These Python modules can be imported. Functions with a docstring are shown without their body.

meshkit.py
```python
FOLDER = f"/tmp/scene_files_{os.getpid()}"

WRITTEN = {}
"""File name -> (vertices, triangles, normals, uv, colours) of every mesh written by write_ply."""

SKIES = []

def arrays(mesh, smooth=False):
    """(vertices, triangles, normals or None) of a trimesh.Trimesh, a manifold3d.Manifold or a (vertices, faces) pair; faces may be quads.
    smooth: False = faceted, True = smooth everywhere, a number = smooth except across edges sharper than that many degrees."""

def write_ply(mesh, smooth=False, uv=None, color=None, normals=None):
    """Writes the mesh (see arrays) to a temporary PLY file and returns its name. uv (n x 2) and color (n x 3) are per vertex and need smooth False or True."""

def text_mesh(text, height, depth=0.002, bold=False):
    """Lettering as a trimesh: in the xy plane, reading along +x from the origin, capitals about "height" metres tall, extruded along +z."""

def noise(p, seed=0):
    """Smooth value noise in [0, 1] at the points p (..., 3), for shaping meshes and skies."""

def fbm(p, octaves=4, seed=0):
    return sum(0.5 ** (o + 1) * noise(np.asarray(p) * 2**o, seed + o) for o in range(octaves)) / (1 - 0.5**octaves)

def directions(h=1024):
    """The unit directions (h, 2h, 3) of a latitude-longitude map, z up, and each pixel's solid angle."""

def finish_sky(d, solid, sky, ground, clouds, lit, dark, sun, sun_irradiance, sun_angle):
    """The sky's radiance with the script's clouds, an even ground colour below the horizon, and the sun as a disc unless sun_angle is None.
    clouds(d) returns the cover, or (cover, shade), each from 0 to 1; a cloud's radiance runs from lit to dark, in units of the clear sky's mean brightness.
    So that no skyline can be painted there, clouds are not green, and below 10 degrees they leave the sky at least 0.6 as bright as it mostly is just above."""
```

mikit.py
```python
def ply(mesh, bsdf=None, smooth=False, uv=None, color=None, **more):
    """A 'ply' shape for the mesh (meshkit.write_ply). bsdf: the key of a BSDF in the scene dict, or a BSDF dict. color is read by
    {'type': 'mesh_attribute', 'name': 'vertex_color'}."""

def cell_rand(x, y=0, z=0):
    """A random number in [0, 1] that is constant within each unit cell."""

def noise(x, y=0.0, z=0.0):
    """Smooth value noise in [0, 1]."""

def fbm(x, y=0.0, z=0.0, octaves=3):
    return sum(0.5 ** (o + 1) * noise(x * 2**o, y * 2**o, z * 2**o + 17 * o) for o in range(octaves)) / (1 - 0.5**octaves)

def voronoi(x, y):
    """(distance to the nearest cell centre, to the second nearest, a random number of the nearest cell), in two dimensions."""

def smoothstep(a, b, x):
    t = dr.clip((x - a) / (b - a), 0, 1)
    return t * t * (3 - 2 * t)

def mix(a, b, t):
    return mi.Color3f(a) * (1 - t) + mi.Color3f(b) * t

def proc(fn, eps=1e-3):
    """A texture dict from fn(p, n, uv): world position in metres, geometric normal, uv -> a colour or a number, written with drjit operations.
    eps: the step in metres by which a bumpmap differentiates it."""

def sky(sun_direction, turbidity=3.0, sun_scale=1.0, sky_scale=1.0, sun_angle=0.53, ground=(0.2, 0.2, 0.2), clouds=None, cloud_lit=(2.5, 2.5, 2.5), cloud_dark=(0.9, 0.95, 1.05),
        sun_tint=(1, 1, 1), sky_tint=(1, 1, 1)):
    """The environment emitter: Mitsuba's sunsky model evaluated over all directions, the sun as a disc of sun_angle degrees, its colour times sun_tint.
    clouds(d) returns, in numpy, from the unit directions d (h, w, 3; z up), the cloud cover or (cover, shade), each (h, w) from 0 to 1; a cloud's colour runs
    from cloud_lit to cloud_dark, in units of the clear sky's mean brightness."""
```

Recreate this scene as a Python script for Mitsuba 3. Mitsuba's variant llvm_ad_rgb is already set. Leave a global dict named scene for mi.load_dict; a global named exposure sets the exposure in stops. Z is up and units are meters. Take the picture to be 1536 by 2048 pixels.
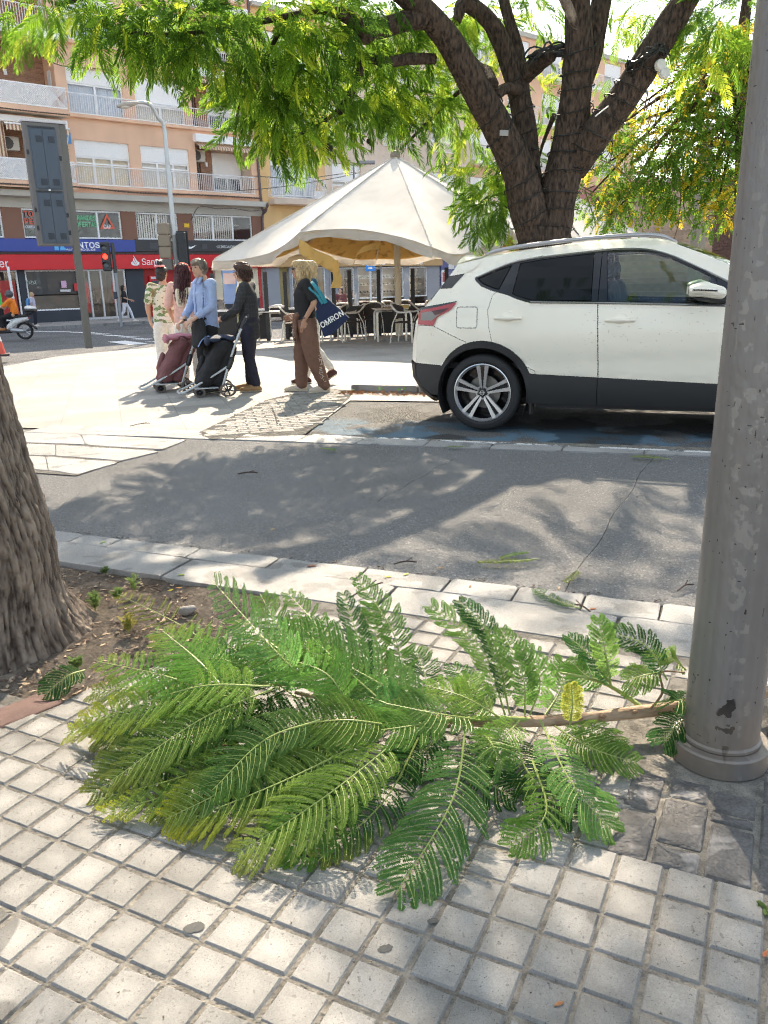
import math, random
import numpy as np, trimesh, shapely, mitsuba as mi, drjit as dr, mikit, meshkit
import manifold3d as m3
from shapely.geometry import Polygon, box as sbox
from mikit import proc, noise, fbm, cell_rand, voronoi, smoothstep, mix
T = mi.ScalarTransform4f
scene, labels = {}, {}
# ---------------------------------------------------------------- camera, sky, exposure
EYE = np.array([0, 0, 1.36])
scene['camera'] = {'type': 'perspective', 'fov': 51.14, 'fov_axis': 'x', 'near_clip': 0.05, 'far_clip': 2000.0,
    'to_world': T().look_at(origin=EYE.tolist(), target=[0, 0.960537, 1.36 - 0.278153], up=[0.025392, 0.278063, 0.960227])}
SUN = (0.02, math.cos(math.radians(40)), math.sin(math.radians(40)))
scene['sky'] = mikit.sky(SUN, turbidity=4.0, sun_scale=1.1, sky_scale=1.1, sun_tint=(0.96, 1.0, 1.07), sky_tint=(1.07, 1.0, 0.89), ground=(0.28, 0.27, 0.25),
    clouds=lambda d: np.clip(meshkit.fbm(d * 3.0 + 5, 4, 3) * 2.2 - 0.75, 0, 1) * 0.8)
exposure = 3.0
rng = np.random.default_rng(7)
R = random.Random(5)
# ---------------------------------------------------------------- helpers
def tm(v, f): return trimesh.Trimesh(np.asarray(v, float), np.asarray(f, int), process=False)
def cat(ms): return trimesh.util.concatenate([m for m in ms if m is not None])
def box(x0, x1, y0, y1, z0, z1):
    m = trimesh.creation.box((abs(x1 - x0), abs(y1 - y0), abs(z1 - z0)))
    m.apply_translation(((x0 + x1) / 2, (y0 + y1) / 2, (z0 + z1) / 2)); return m
def bbox(x0, x1, y0, y1, z0, z1, b=0.01):
    """a box with chamfered edges"""
    p = [[(x0 + b if i == 0 else x1 - b) if a != 0 else (x0, x1)[i], (y0 + b if j == 0 else y1 - b) if a != 1 else (y0, y1)[j],
          (z0 + b if k == 0 else z1 - b) if a != 2 else (z0, z1)[k]] for i in (0, 1) for j in (0, 1) for k in (0, 1) for a in range(3)]
    return trimesh.convex.convex_hull(np.array(p))
def frames(P):
    P = np.asarray(P, float); t = np.gradient(P, axis=0); t /= np.linalg.norm(t, axis=1, keepdims=True) + 1e-12
    n = np.cross(t[0], [0.31, 0.2, 0.93] if abs(t[0][2]) < 0.9 else [1, 0.1, 0]); n /= np.linalg.norm(n); N = [n]
    for k in range(1, len(P)):
        n = N[-1] - t[k] * (N[-1] @ t[k]); n /= np.linalg.norm(n) + 1e-12; N.append(n)
    N = np.array(N); return t, N, np.cross(t, N)
def tube(P, r, n=8, caps=True, wob=None):
    P = np.asarray(P, float); r = np.broadcast_to(np.asarray(r, float), (len(P),)); t, N, B = frames(P)
    a = np.arange(n) / n * 2 * np.pi
    rr = r[:, None] * (np.ones((1, n)) if wob is None else wob)
    V = P[:, None] + rr[..., None] * (np.cos(a)[None, :, None] * N[:, None] + np.sin(a)[None, :, None] * B[:, None])
    F = []
    i = np.arange(len(P) - 1)[:, None] * n; j = np.arange(n)[None]; k = (j + 1) % n
    F = np.concatenate([np.stack([i + j, i + n + k, i + n + j], -1).reshape(-1, 3), np.stack([i + j, i + k, i + n + k], -1).reshape(-1, 3)])
    V = V.reshape(-1, 3)
    if caps:
        V = np.vstack([V, P[:1], P[-1:]]); m = len(V) - 2; j = np.arange(n); k = (j + 1) % n; e = (len(P) - 1) * n
        F = np.vstack([F, np.stack([j * 0 + m, k, j], 1), np.stack([j * 0 + m + 1, e + j, e + k], 1)])
    m = tm(V, F[:, ::-1])
    return m
def smoothpath(P, n=24):
    """Catmull-Rom through the points"""
    P = np.asarray(P, float); Q = np.vstack([2 * P[0] - P[1], P, 2 * P[-1] - P[-2]]); out = []
    for u in np.linspace(0, len(P) - 1 - 1e-9, n):
        i = int(u); t = u - i; a, b, c, d = Q[i:i + 4]
        out.append(0.5 * (2 * b + (c - a) * t + (2 * a - 5 * b + 4 * c - d) * t * t + (3 * b - a - 3 * c + d) * t ** 3))
    return np.array(out)
def lathe(prof, n=24):
    """profile [(r, z)...] round z"""
    prof = np.asarray(prof, float); a = np.arange(n) / n * 2 * np.pi
    V = np.stack([prof[:, :1] * np.cos(a), prof[:, :1] * np.sin(a), np.repeat(prof[:, 1:], n, 1)], -1).reshape(-1, 3)
    i = np.arange(len(prof) - 1)[:, None] * n; j = np.arange(n)[None]; k = (j + 1) % n
    F = np.concatenate([np.stack([i + j, i + k, i + n + k], -1).reshape(-1, 3), np.stack([i + j, i + n + k, i + n + j], -1).reshape(-1, 3)])
    return tm(V, F)
def prism(poly, h, z=0.0):
    """shapely polygon extruded along z"""
    gs = [g for g in getattr(poly, 'geoms', [poly]) if g.geom_type == 'Polygon' and g.area > 1e-9]
    m = cat([trimesh.creation.extrude_polygon(g, h, engine='earcut') for g in gs]); m.apply_translation((0, 0, z)); return m
def gridpoly(poly, step):
    """polygon cut into cells, as (n,2) vertices and triangles"""
    x0, y0, x1, y1 = poly.bounds; V, F = [], []; prep = shapely.prepare(poly)
    nx, ny = max(1, math.ceil((x1 - x0) / step)), max(1, math.ceil((y1 - y0) / step))
    xs, ys = np.linspace(x0, x1, nx + 1), np.linspace(y0, y1, ny + 1)
    for i in range(nx):
        for j in range(ny):
            b = sbox(xs[i], ys[j], xs[i + 1], ys[j + 1])
            if not poly.intersects(b): continue
            c = poly.intersection(b)
            for g in getattr(c, 'geoms', [c]):
                if g.geom_type != 'Polygon' or g.area < 1e-9: continue
                v, f = trimesh.creation.triangulate_polygon(g, engine='earcut')
                F.append(np.asarray(f) + sum(len(q) for q in V)); V.append(np.asarray(v))
    V, F = np.vstack(V), np.vstack(F)
    u, inv = np.unique(np.round(V, 5), axis=0, return_inverse=True); F = inv.ravel()[F]
    F = F[(F[:, 0] != F[:, 1]) & (F[:, 1] != F[:, 2]) & (F[:, 0] != F[:, 2])]
    a = u[F]; cr = (a[:, 1, 0] - a[:, 0, 0]) * (a[:, 2, 1] - a[:, 0, 1]) - (a[:, 1, 1] - a[:, 0, 1]) * (a[:, 2, 0] - a[:, 0, 0])
    F[cr < 0] = F[cr < 0][:, ::-1]; return u, F
def sph(c, r, n=10):
    m = m3.Manifold.sphere(1.0, n); r = np.broadcast_to(np.asarray(r, float), (3,))
    return m.scale(r.tolist()).translate(list(map(float, c)))
def hulls(chains, n=10):
    """manifold union of hulls: each chain is [(centre, radius), (centre, radius), ...] joined pair by pair"""
    out = []
    for ch in chains:
        s = [sph(c, r, n) for c, r in ch]
        out += [m3.Manifold.batch_hull([s[i], s[i + 1]]) for i in range(len(s) - 1)] if len(s) > 1 else s
    return m3.Manifold.batch_boolean(out, m3.OpType.Add)
def m2t(m):
    q = m.to_mesh(); return tm(q.vert_properties[:, :3], q.tri_verts)
def organic(chains, edge=0.03, it=8, n=12):
    m = hulls(chains, n).refine_to_length(edge); t = m2t(m)
    t = trimesh.Trimesh(t.vertices, t.faces, process=True); 
    if it: trimesh.smoothing.filter_taubin(t, iterations=it)
    return t
def rot(m, ang, ax, at=(0, 0, 0)):
    m.apply_transform(trimesh.transformations.rotation_matrix(ang, ax, at)); return m
def mv(m, d): m = m.copy(); m.apply_translation(d); return m
def placed(m, loc, rz=0.0, s=1.0):
    m = m.copy(); A = trimesh.transformations.rotation_matrix(rz, [0, 0, 1]); A[:3, :3] *= s; A[:3, 3] = loc; m.apply_transform(A); return m
def mat(name, rgb, rough=0.6, metal=0.0, spec=0.5, two=True, **k):
    if name not in scene:
        c = rgb if isinstance(rgb, dict) else {'type': 'rgb', 'value': list(rgb)}
        d = {'type': 'principled', 'base_color': c, 'roughness': rough, 'metallic': metal, 'specular': spec, **k}
        scene[name] = {'type': 'twosided', 'bsdf': d} if two else d
    return name
def bumped(name, rgb, fn, scale=1.0, rough=0.6, eps=2e-3, **k):
    c = rgb if isinstance(rgb, dict) else {'type': 'rgb', 'value': list(rgb)}
    scene[name] = {'type': 'twosided', 'bsdf': {'type': 'bumpmap', 'arbitrary': proc(fn, eps), 'scale': scale,
        'bsdf': {'type': 'principled', 'base_color': c, 'roughness': rough, **k}}}
    return name
COL = {}
def col(rgb, rough=0.6, metal=0.0):
    """plain paint, shared between equal colours"""
    key = (tuple(round(float(c), 3) for c in rgb), rough, metal)
    if key not in COL: COL[key] = mat('paint_%03d' % len(COL), key[0], rough, metal)
    return COL[key]
used = {}
def fresh(name):
    n = used.get(name, 0); used[name] = n + 1
    return name if n == 0 else '%s_%03d' % (name, n)
def thing(name, label, cat_, group=None, kind=None):
    k = fresh(name); labels[k] = {'label': label, 'category': cat_}
    if group: labels[k]['group'] = group
    if kind: labels[k]['kind'] = kind
    return k
def obj(name, mesh, m, parent=None, smooth=False, label=None, kind=None, **k):
    key = fresh(name if parent is None else parent + '__' + name)
    scene[key] = mikit.ply(mesh, m, smooth=smooth, **k)
    if label or kind:
        labels[key] = {}
        if label: labels[key]['label'] = label
        if kind: labels[key]['kind'] = kind
    return key
def one(name, mesh, m, label, cat_, group=None, smooth=False, kind=None, **k):
    key = thing(name, label, cat_, group, kind); scene[key] = mikit.ply(mesh, m, smooth=smooth, **k); return key
def struct(name, mesh, m, label=None, smooth=False, kind='structure', **k):
    key = fresh(name); scene[key] = mikit.ply(mesh, m, smooth=smooth, **k); labels[key] = {'kind': kind}
    if label: labels[key]['label'] = label
    return key
def text(s, h, depth=0.01, bold=True, maxtri=None):
    m = meshkit.text_mesh(s, h, depth, bold); return m
VC = {'type': 'mesh_attribute', 'name': 'vertex_color'}
def U2(a): return np.array([math.cos(a), math.sin(a)])
def gz(x, y):
    """the plaza falls gently towards the far street"""
    return -0.25 * np.clip((-0.6576 * np.asarray(x) + 0.7534 * np.asarray(y) - 13) / 12, 0, 1)
# ---------------------------------------------------------------- ground materials
def dirt(p, s, o=3): return fbm(p.x * s, p.y * s, p.z * s, o)
GA = math.radians(-26.5); G0 = np.array((0.215,1.7,0)[:2]); PAD = 0.1092
ge1, ge2 = np.array([math.cos(GA), math.sin(GA)]), np.array([math.sin(GA), -math.cos(GA)])
def GC(c, r): return G0 + PAD * (c * ge1 + r * ge2)
def togrid(x, y):
    d = np.array([x, y]) - G0; return d @ ge1 / PAD, d @ ge2 / PAD
def panot_col(p, n, uv):
    dx, dy = p.x - G0[0], p.y - G0[1]
    c, r = (dx * ge1[0] + dy * ge1[1]) / PAD, (dx * ge2[0] + dy * ge2[1]) / PAD
    fc, fr = c - dr.floor(c) - 0.5, r - dr.floor(r) - 0.5
    tone = 0.175 + 0.06 * cell_rand(c, r, 3) + 0.06 * cell_rand(c * 0.5, r * 0.5, 9)
    worn = smoothstep(0.42, 0.1, dr.sqrt(fc * fc + fr * fr) + 0.25 * (fbm(p.x * 26, p.y * 26, 2.0) - 0.5))
    d = fbm(p.x * 5, p.y * 5, 1.0, 4); g = noise(p.x * 420, p.y * 420, 0.0); sp = smoothstep(0.86, 0.93, noise(p.x * 330 + 9, p.y * 330, 3.0)) + 0.8 * smoothstep(0.90, 0.93, noise(p.x * 95, p.y * 95, 6.0))
    v = tone * (0.86 + 0.2 * worn) * (0.58 + 0.76 * d) * (0.86 + 0.26 * g) * (1 - 0.4 * sp)
    spot = smoothstep(0.64, 0.70, noise(p.x * 9 + 3, p.y * 9 + 7, 5.0)) * smoothstep(0.5, 0.62, noise(p.x * 2.1, p.y * 2.3, 8.0))
    v = v * (1 - 0.45 * spot)
    return mi.Color3f(v * 1.0, v * 0.975, v * 0.925)
def fine_bump(p, n, uv): return fbm(p.x * 160, p.y * 160, p.z * 160, 3)
bumped('paving_tile_concrete', proc(panot_col), fine_bump, 0.0014, 0.75, 8e-4)
def mortar_col(p, n, uv):
    a = fbm(p.x * 30, p.y * 30, 0.0, 3); b = noise(p.x * 300, p.y * 300, 1.0)
    return mix((0.10, 0.092, 0.080), (0.25, 0.232, 0.20), dr.clip(a * 1.3 - 0.25 + 0.5 * (b - 0.5), 0, 1))
bumped('mortar', proc(mortar_col), fine_bump, 0.012, 0.9, 8e-4)
def granite_col(p, n, uv):
    g = noise(p.x * 260, p.y * 260, p.z * 260); d = fbm(p.x * 3, p.y * 3, 2.0, 4); st = smoothstep(0.62, 0.72, fbm(p.x * 7, p.y * 9, 5.0))
    v = (0.26 + 0.12 * (g - 0.5)) * (0.72 + 0.5 * d) * (1 - 0.3 * st)
    return mi.Color3f(v, v * 0.99, v * 0.965)
bumped('kerb_granite', proc(granite_col), fine_bump, 0.004, 0.7, 8e-4)
def asphalt_col(p, n, uv):
    g = noise(p.x * 190, p.y * 190, 0.0); g2 = cell_rand(p.x * 110, p.y * 110, 2.0); d = fbm(p.x * 0.9, p.y * 0.9, 3.0, 4)
    v = 0.150 * (0.55 + 0.8 * g) * (0.7 + 0.6 * d) + 0.18 * smoothstep(0.93, 0.97, g2) * noise(p.x * 90, p.y * 90, 7.0)
    return mi.Color3f(v, v * 0.99, v * 0.98)
def asph_bump(p, n, uv): return fbm(p.x * 95, p.y * 95, 0.0, 3)
bumped('asphalt', proc(asphalt_col), asph_bump, 0.014, 0.8, 1e-3)
def bay_col(p, n, uv):
    g = noise(p.x * 150, p.y * 150, 0.0); d = fbm(p.x * 3.2, p.y * 3.2, 3.0, 5); w = smoothstep(0.40, 0.54, d + 0.12 * (g - 0.5))
    e = dr.abs((p.x - BAY[0]) * BAYN[0] + (p.y - BAY[1]) * BAYN[1])
    v = 0.09 * (0.6 + 0.8 * g)
    c = mix((v, v, v * 0.98), (0.08, 0.135, 0.18), w * smoothstep(1.2, 0.8, e + 0.25 * (d - 0.5)))
    dark = smoothstep(0.54, 0.64, fbm(p.x * 1.7 + 3, p.y * 1.7, 9.0, 4))
    return c * (1 - 0.55 * dark)
def white_worn(p, n, uv):
    g = smoothstep(0.42, 0.6, fbm(p.x * 16, p.y * 16, 2.0, 4)); return mix((0.55, 0.55, 0.54), (0.13, 0.13, 0.13), g)
BAY = np.array((-0.725,7.319,0)[:2]); BAYD = np.array((2.551,6.136,0)[:2]) - BAY; BAYD /= np.linalg.norm(BAYD); BAYN = np.array([-BAYD[1], BAYD[0]])
bumped('bay_asphalt', proc(bay_col), asph_bump, 0.012, 0.75, 1e-3)
mat('worn_white_paint', proc(white_worn), 0.7)
def plaza_col(p, n, uv):
    x, y = p.x * 0.95 + p.y * 0.31, p.y * 0.95 - p.x * 0.31
    gx, gy = dr.abs(x / 0.6 - dr.floor(x / 0.6) - 0.5), dr.abs(y / 0.4 - dr.floor(y / 0.4) - 0.5)
    j = dr.maximum(smoothstep(0.487, 0.497, gx), smoothstep(0.482, 0.495, gy))
    v = (0.22 + 0.05 * cell_rand(x / 0.6, y / 0.4, 1)) * (0.75 + 0.5 * fbm(p.x * 1.3, p.y * 1.3, 1.0, 4)) * (1 - 0.3 * j)
    return mi.Color3f(v, v * 0.95, v * 0.88)
mat('plaza_paving', proc(plaza_col), 0.75)
def soil_col(p, n, uv):
    a = fbm(p.x * 14, p.y * 14, 0.0, 4); b = noise(p.x * 120, p.y * 120, 1.0)
    return mix((0.095, 0.072, 0.054), (0.30, 0.245, 0.19), dr.clip(a * 1.2 - 0.2 + 0.5 * (b - 0.5), 0, 1))
bumped('soil', proc(soil_col), fine_bump, 0.03, 0.95, 1e-3)
def basalt_col(p, n, uv):
    a = fbm(p.x * 24, p.y * 24, 3.0, 4); b = noise(p.x * 200, p.y * 200, 1.0); l = smoothstep(0.62, 0.75, fbm(p.x * 11, p.y * 15, 7.0, 4))
    v = 0.115 * (0.6 + 0.7 * a) * (0.8 + 0.4 * b) + 0.12 * l
    return mi.Color3f(v * 1.0, v * 0.96, v * 0.93)
bumped('basalt', proc(basalt_col), fine_bump, 0.012, 0.8, 8e-4)
def brick_col(p, n, uv):
    a = fbm(p.x * 18, p.y * 18, p.z * 18, 3); b = noise(p.x * 160, p.y * 160, p.z * 160)
    return mix((0.07, 0.036, 0.031), (0.135, 0.078, 0.066), dr.clip(a + 0.4 * (b - 0.5), 0, 1))
mat('red_brick', proc(brick_col), 0.8)
# ---------------------------------------------------------------- ground sheets
def sheet(poly, z, step=None, f=None):
    if step is None:
        v, t = trimesh.creation.triangulate_polygon(poly, engine='earcut')
    else: v, t = gridpoly(poly, step)
    v = np.asarray(v); t = np.asarray(t)
    a = v[t]; cr = (a[:, 1, 0] - a[:, 0, 0]) * (a[:, 2, 1] - a[:, 0, 1]) - (a[:, 1, 1] - a[:, 0, 1]) * (a[:, 2, 0] - a[:, 0, 0])
    t = np.where((cr < 0)[:, None], t[:, ::-1], t)
    return tm(np.column_stack([v, np.full(len(v), float(z)) + (f(v[:, 0], v[:, 1]) if f is not None else 0)]), t)
def on(a, b, x): return a[1] + (b[1] - a[1]) * (x - a[0]) / (b[0] - a[0])   # y of the line ab at x
kr0, kr1 = (-1.904,4.472,0), (1.299,3.135,0)       # road side of the kerb stones
ks0, ks1 = (-1.834,4.289,0), (1.225,2.955,0)       # stones | slabs
kt0, kt1 = (-1.637,3.91,0), (1.109,2.678,0)       # slabs | tiles and soil
fr0, fr1 = (-2.19,7.444,0), (2.509,6.03,0)         # far edge of the road
XL, XR = -9.0, 7.0
struct('ground', tm([(-600, -600, -0.62), (600, -600, -0.62), (600, 900, -0.62), (-600, 900, -0.62)], [[0, 1, 2], [0, 2, 3]]), mat('far_ground', (0.25, 0.24, 0.22), 0.9))
near = Polygon([(XL, -4), (XR, -4), (XR, on(kt0, kt1, XR)), (XL, on(kt0, kt1, XL))])
pit = Polygon([(-1.153,2.451,0)[:2], (-2.001,2.836,0)[:2], (-2.152,4.279,0)[:2], (-1.637,3.91,0)[:2], (-0.482,3.401,0)[:2], (-0.696,2.884,0)[:2]])
struct('pavement', sheet(near.difference(pit), -0.0042), 'mortar')
def soil_h(x, y): return 0.035 * (meshkit.fbm(np.stack([x * 7, y * 7, x * 0], -1), 4, 2) - 0.5) + 0.012 * meshkit.noise(np.stack([x * 60, y * 60, x * 0], -1), 5)
struct('soil_bed', sheet(pit.buffer(0.01), -0.03, 0.03, soil_h), 'soil', 'bare tree pit soil with bark crumbs and dry litter', smooth=True)
road = Polygon([(XL, on(kr0, kr1, XL)), (XR + 20, on(kr0, kr1, XR + 20)), (XR + 20, on(fr0, fr1, XR + 20)), (XL, on(fr0, fr1, XL))])
struct('road', sheet(road, -0.012), 'asphalt', 'dark asphalt lane in dappled tree shade')
# plaza beyond the road, falling gently to the far street kerb
street_edge = [(-7.353,15.769,0)[:2], (-7.345,17.144,0)[:2], (-7.29,18.357,0)[:2], (-6.783,19.166,0)[:2], (-6.095,20.004,0)[:2], (-5.437,20.774,0)[:2], (-4.341,21.654,0)[:2], (-2.718,22.44,0)[:2], (0.02,24.329,0)[:2]]
bayb = (-0.729,9.563,0)[:2]
plaza = Polygon([(-16, on(fr0, fr1, -16)), BAY.tolist(), (-0.369,9.5,0)[:2], (10, (-0.369,9.5,0)[1] - 2.7), (40, (-0.369,9.5,0)[1] - 5), (40, 40)] + street_edge[::-1] + [(-16, 16.5)])
struct('plaza', sheet(plaza.buffer(0), -0.004, 0.8, gz), 'plaza_paving', 'sunlit pale plaza paving')
far = Polygon([(-60, 8), (-16, 14), (40, 14), (70, 40), (60, 90), (-60, 60)])
struct('street', sheet(far, -0.13, 1.5, gz), 'asphalt', 'shaded street between the plaza and the shops')
struct('plaza_margin', sheet(Polygon([(-16, on(fr0, fr1, -16)), (BAY[0], on(fr0, fr1, BAY[0])), (BAY[0], BAY[1] + 0.2), (-16, on(fr0, fr1, -16) + 1.5)]), -0.021), 'plaza_paving')
bay = Polygon([BAY.tolist(), (BAY + BAYD * 16).tolist(), (BAY + BAYD * 16 + BAYN * 2.75).tolist(), (-0.383,9.932,0)[:2]])
struct('parking_bay', sheet(bay, -0.018), 'bay_asphalt', 'parking bay with worn blue paint and dark stains')
ln = [Polygon([BAY + BAYD * a + BAYN * 0.03, BAY + BAYD * b + BAYN * 0.03, BAY + BAYD * b + BAYN * 0.12, BAY + BAYD * a + BAYN * 0.12]) for a, b in ((0.05, 1.15), (1.25, 2.4), (2.6, 4.2), (4.3, 7))]
one('bay_line', cat([sheet(q, -0.014) for q in ln]), 'worn_white_paint', 'worn white line along the front of the parking bay', 'road marking')
# ---------------------------------------------------------------- pavement pieces
pole_xy = np.array((0.961,2.056,0)[:2])
def pad_mesh(a, b, w, z0, z1, ch=0.008, tilt=0.0):
    """one raised square pad of a paving tile in grid metres"""
    h = w / 2; t = h - ch
    v = [(-h, -h, z0), (h, -h, z0), (h, h, z0), (-h, h, z0), (-t, -t, z1), (t, -t, z1), (t, t, z1), (-t, t, z1)]
    f = [(4, 5, 6), (4, 6, 7)] + [q for i in range(4) for q in ((i, (i + 1) % 4, (i + 1) % 4 + 4), (i, (i + 1) % 4 + 4, i + 4))]
    v = np.array(v); v[4:, 2] += tilt * v[4:, 0]
    return v + np.array([a, b, 0]), np.array(f)
basalt_zone = Polygon([GC(2.62, -0.8), GC(20, -0.8), GC(20, -9.6), GC(3.2, -9.6), GC(3.2, -8.0), GC(1.6, -7.6), GC(1.6, -4.5), GC(2.62, -4.4)])
tiles = []
for ci in range(-34, 44, 2):
    for ri in range(-30, 18, 2):
        c = GC(ci + 1, ri + 1)
        if c[1] < 0.62 or c[1] > on(kt0, kt1, c[0]) - 0.02 or abs(c[0]) > 0.62 * c[1] + 1.5: continue
        if pit.buffer(0.03).contains(shapely.Point(c)) : continue
        tiles.append((np.hypot(*c) + 9 * (abs(c[0]) > 0.56 * c[1] + 0.2), ci, ri))
tiles.sort(); extra = []
for _, ci, ri in tiles:
    V, F, n = [], [], 0; r = random.Random(ci * 977 + ri * 31)
    tx, ty, tz = r.gauss(0, 0.006), r.gauss(0, 0.006), r.gauss(0, 0.0012)
    for a in (-0.5, 0.5):
        for b in (-0.5, 0.5):
            ctr = GC(ci + 1 + a, ri + 1 + b)
            if basalt_zone.contains(shapely.Point(ctr)) or pit.buffer(0.01).contains(shapely.Point(ctr)) or ctr[1] > on(kt0, kt1, ctr[0]) - 0.05: continue
            v, f = pad_mesh(a * PAD * 0.985, b * PAD * 0.985, PAD * 0.935, -0.0065, 0.0, 0.0055)
            V.append(v); F.append(f + n); n += len(v)
    if not V: continue
    V = np.vstack(V); V[:, 2] += tz + tx * V[:, 0] + ty * V[:, 1]
    c = GC(ci + 1, ri + 1); W = np.column_stack([c[0] + V[:, 0] * ge1[0] + V[:, 1] * ge2[0], c[1] + V[:, 0] * ge1[1] + V[:, 1] * ge2[1], V[:, 2]])
    m = tm(W, np.vstack(F)[:, ::-1])
    if len([k for k in scene if k.startswith('pavement__tile')]) < 290: obj('tile', m, 'paving_tile_concrete', 'pavement')
    else: extra.append(m)
if extra: obj('far_tiles', cat(extra), 'paving_tile_concrete', 'pavement', kind='stuff')
def stone(poly, z0, z1, inset=0.006, bow=0.0, seed=0):
    """paving stone from a convex quad with broken edges"""
    r = random.Random(seed); p = np.array(poly, float); c = p.mean(0); q = []
    for i in range(4):
        a, b = p[i], p[(i + 1) % 4]
        for t in (0.04, 0.35, 0.65, 0.96):
            e = a + (b - a) * t; e = e + (c - e) * 0.012 * r.random(); q.append(e)
    q = np.array(q); top = q + (c - q) / np.linalg.norm(c - q, axis=1, keepdims=True) * inset * 1.4
    n = len(q); V = np.vstack([np.column_stack([q, [z0] * n]), np.column_stack([q, [z1 - inset] * n]), np.column_stack([top, [z1 + r.gauss(0, 0.0012) for _ in q]]), [[*c, z1 + bow]]])
    F = [g for k in (0, n) for i in range(n) for g in ((k + i, k + (i + 1) % n, k + n + (i + 1) % n), (k + i, k + n + (i + 1) % n, k + n + i))] + [(2 * n + i, 2 * n + (i + 1) % n, 3 * n) for i in range(n)]
    m = tm(V, F); m.fix_normals() if False else None
    return m if np.cross(np.append(p[1] - p[0], 0), np.append(p[2] - p[1], 0))[2] > 0 else tm(V, np.array(F)[:, ::-1])
def gquad(c0, c1, r0, r1, g=0.0): return [GC(c0, r0) + 0, GC(c1, r0), GC(c1, r1), GC(c0, r1)]
R = random.Random(11)
SETT = [(2.70, 3.56, (-0.9, -2.7, -4.4)), (3.66, 4.62, (-0.86, -1.7, -3.5, -4.5)), (4.74, 5.66, (-0.9, -2.95, -3.36, -4.3)), (5.78, 6.72, (-0.9, -2.2, -4.2, -5.5, -7.4, -9.2)), (6.84, 7.8, (-0.9, -1.8, -3.6, -5.6, -7.0, -9.2)), (7.92, 8.9, (-0.9, -2.6, -4.4, -6.4, -8.0, -9.2)), (9.0, 9.95, (-0.9, -1.9, -3.9, -5.4, -7.4, -9.2)), (10.06, 11.0, (-0.9, -2.9, -4.9, -6.9, -9.2))]
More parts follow.
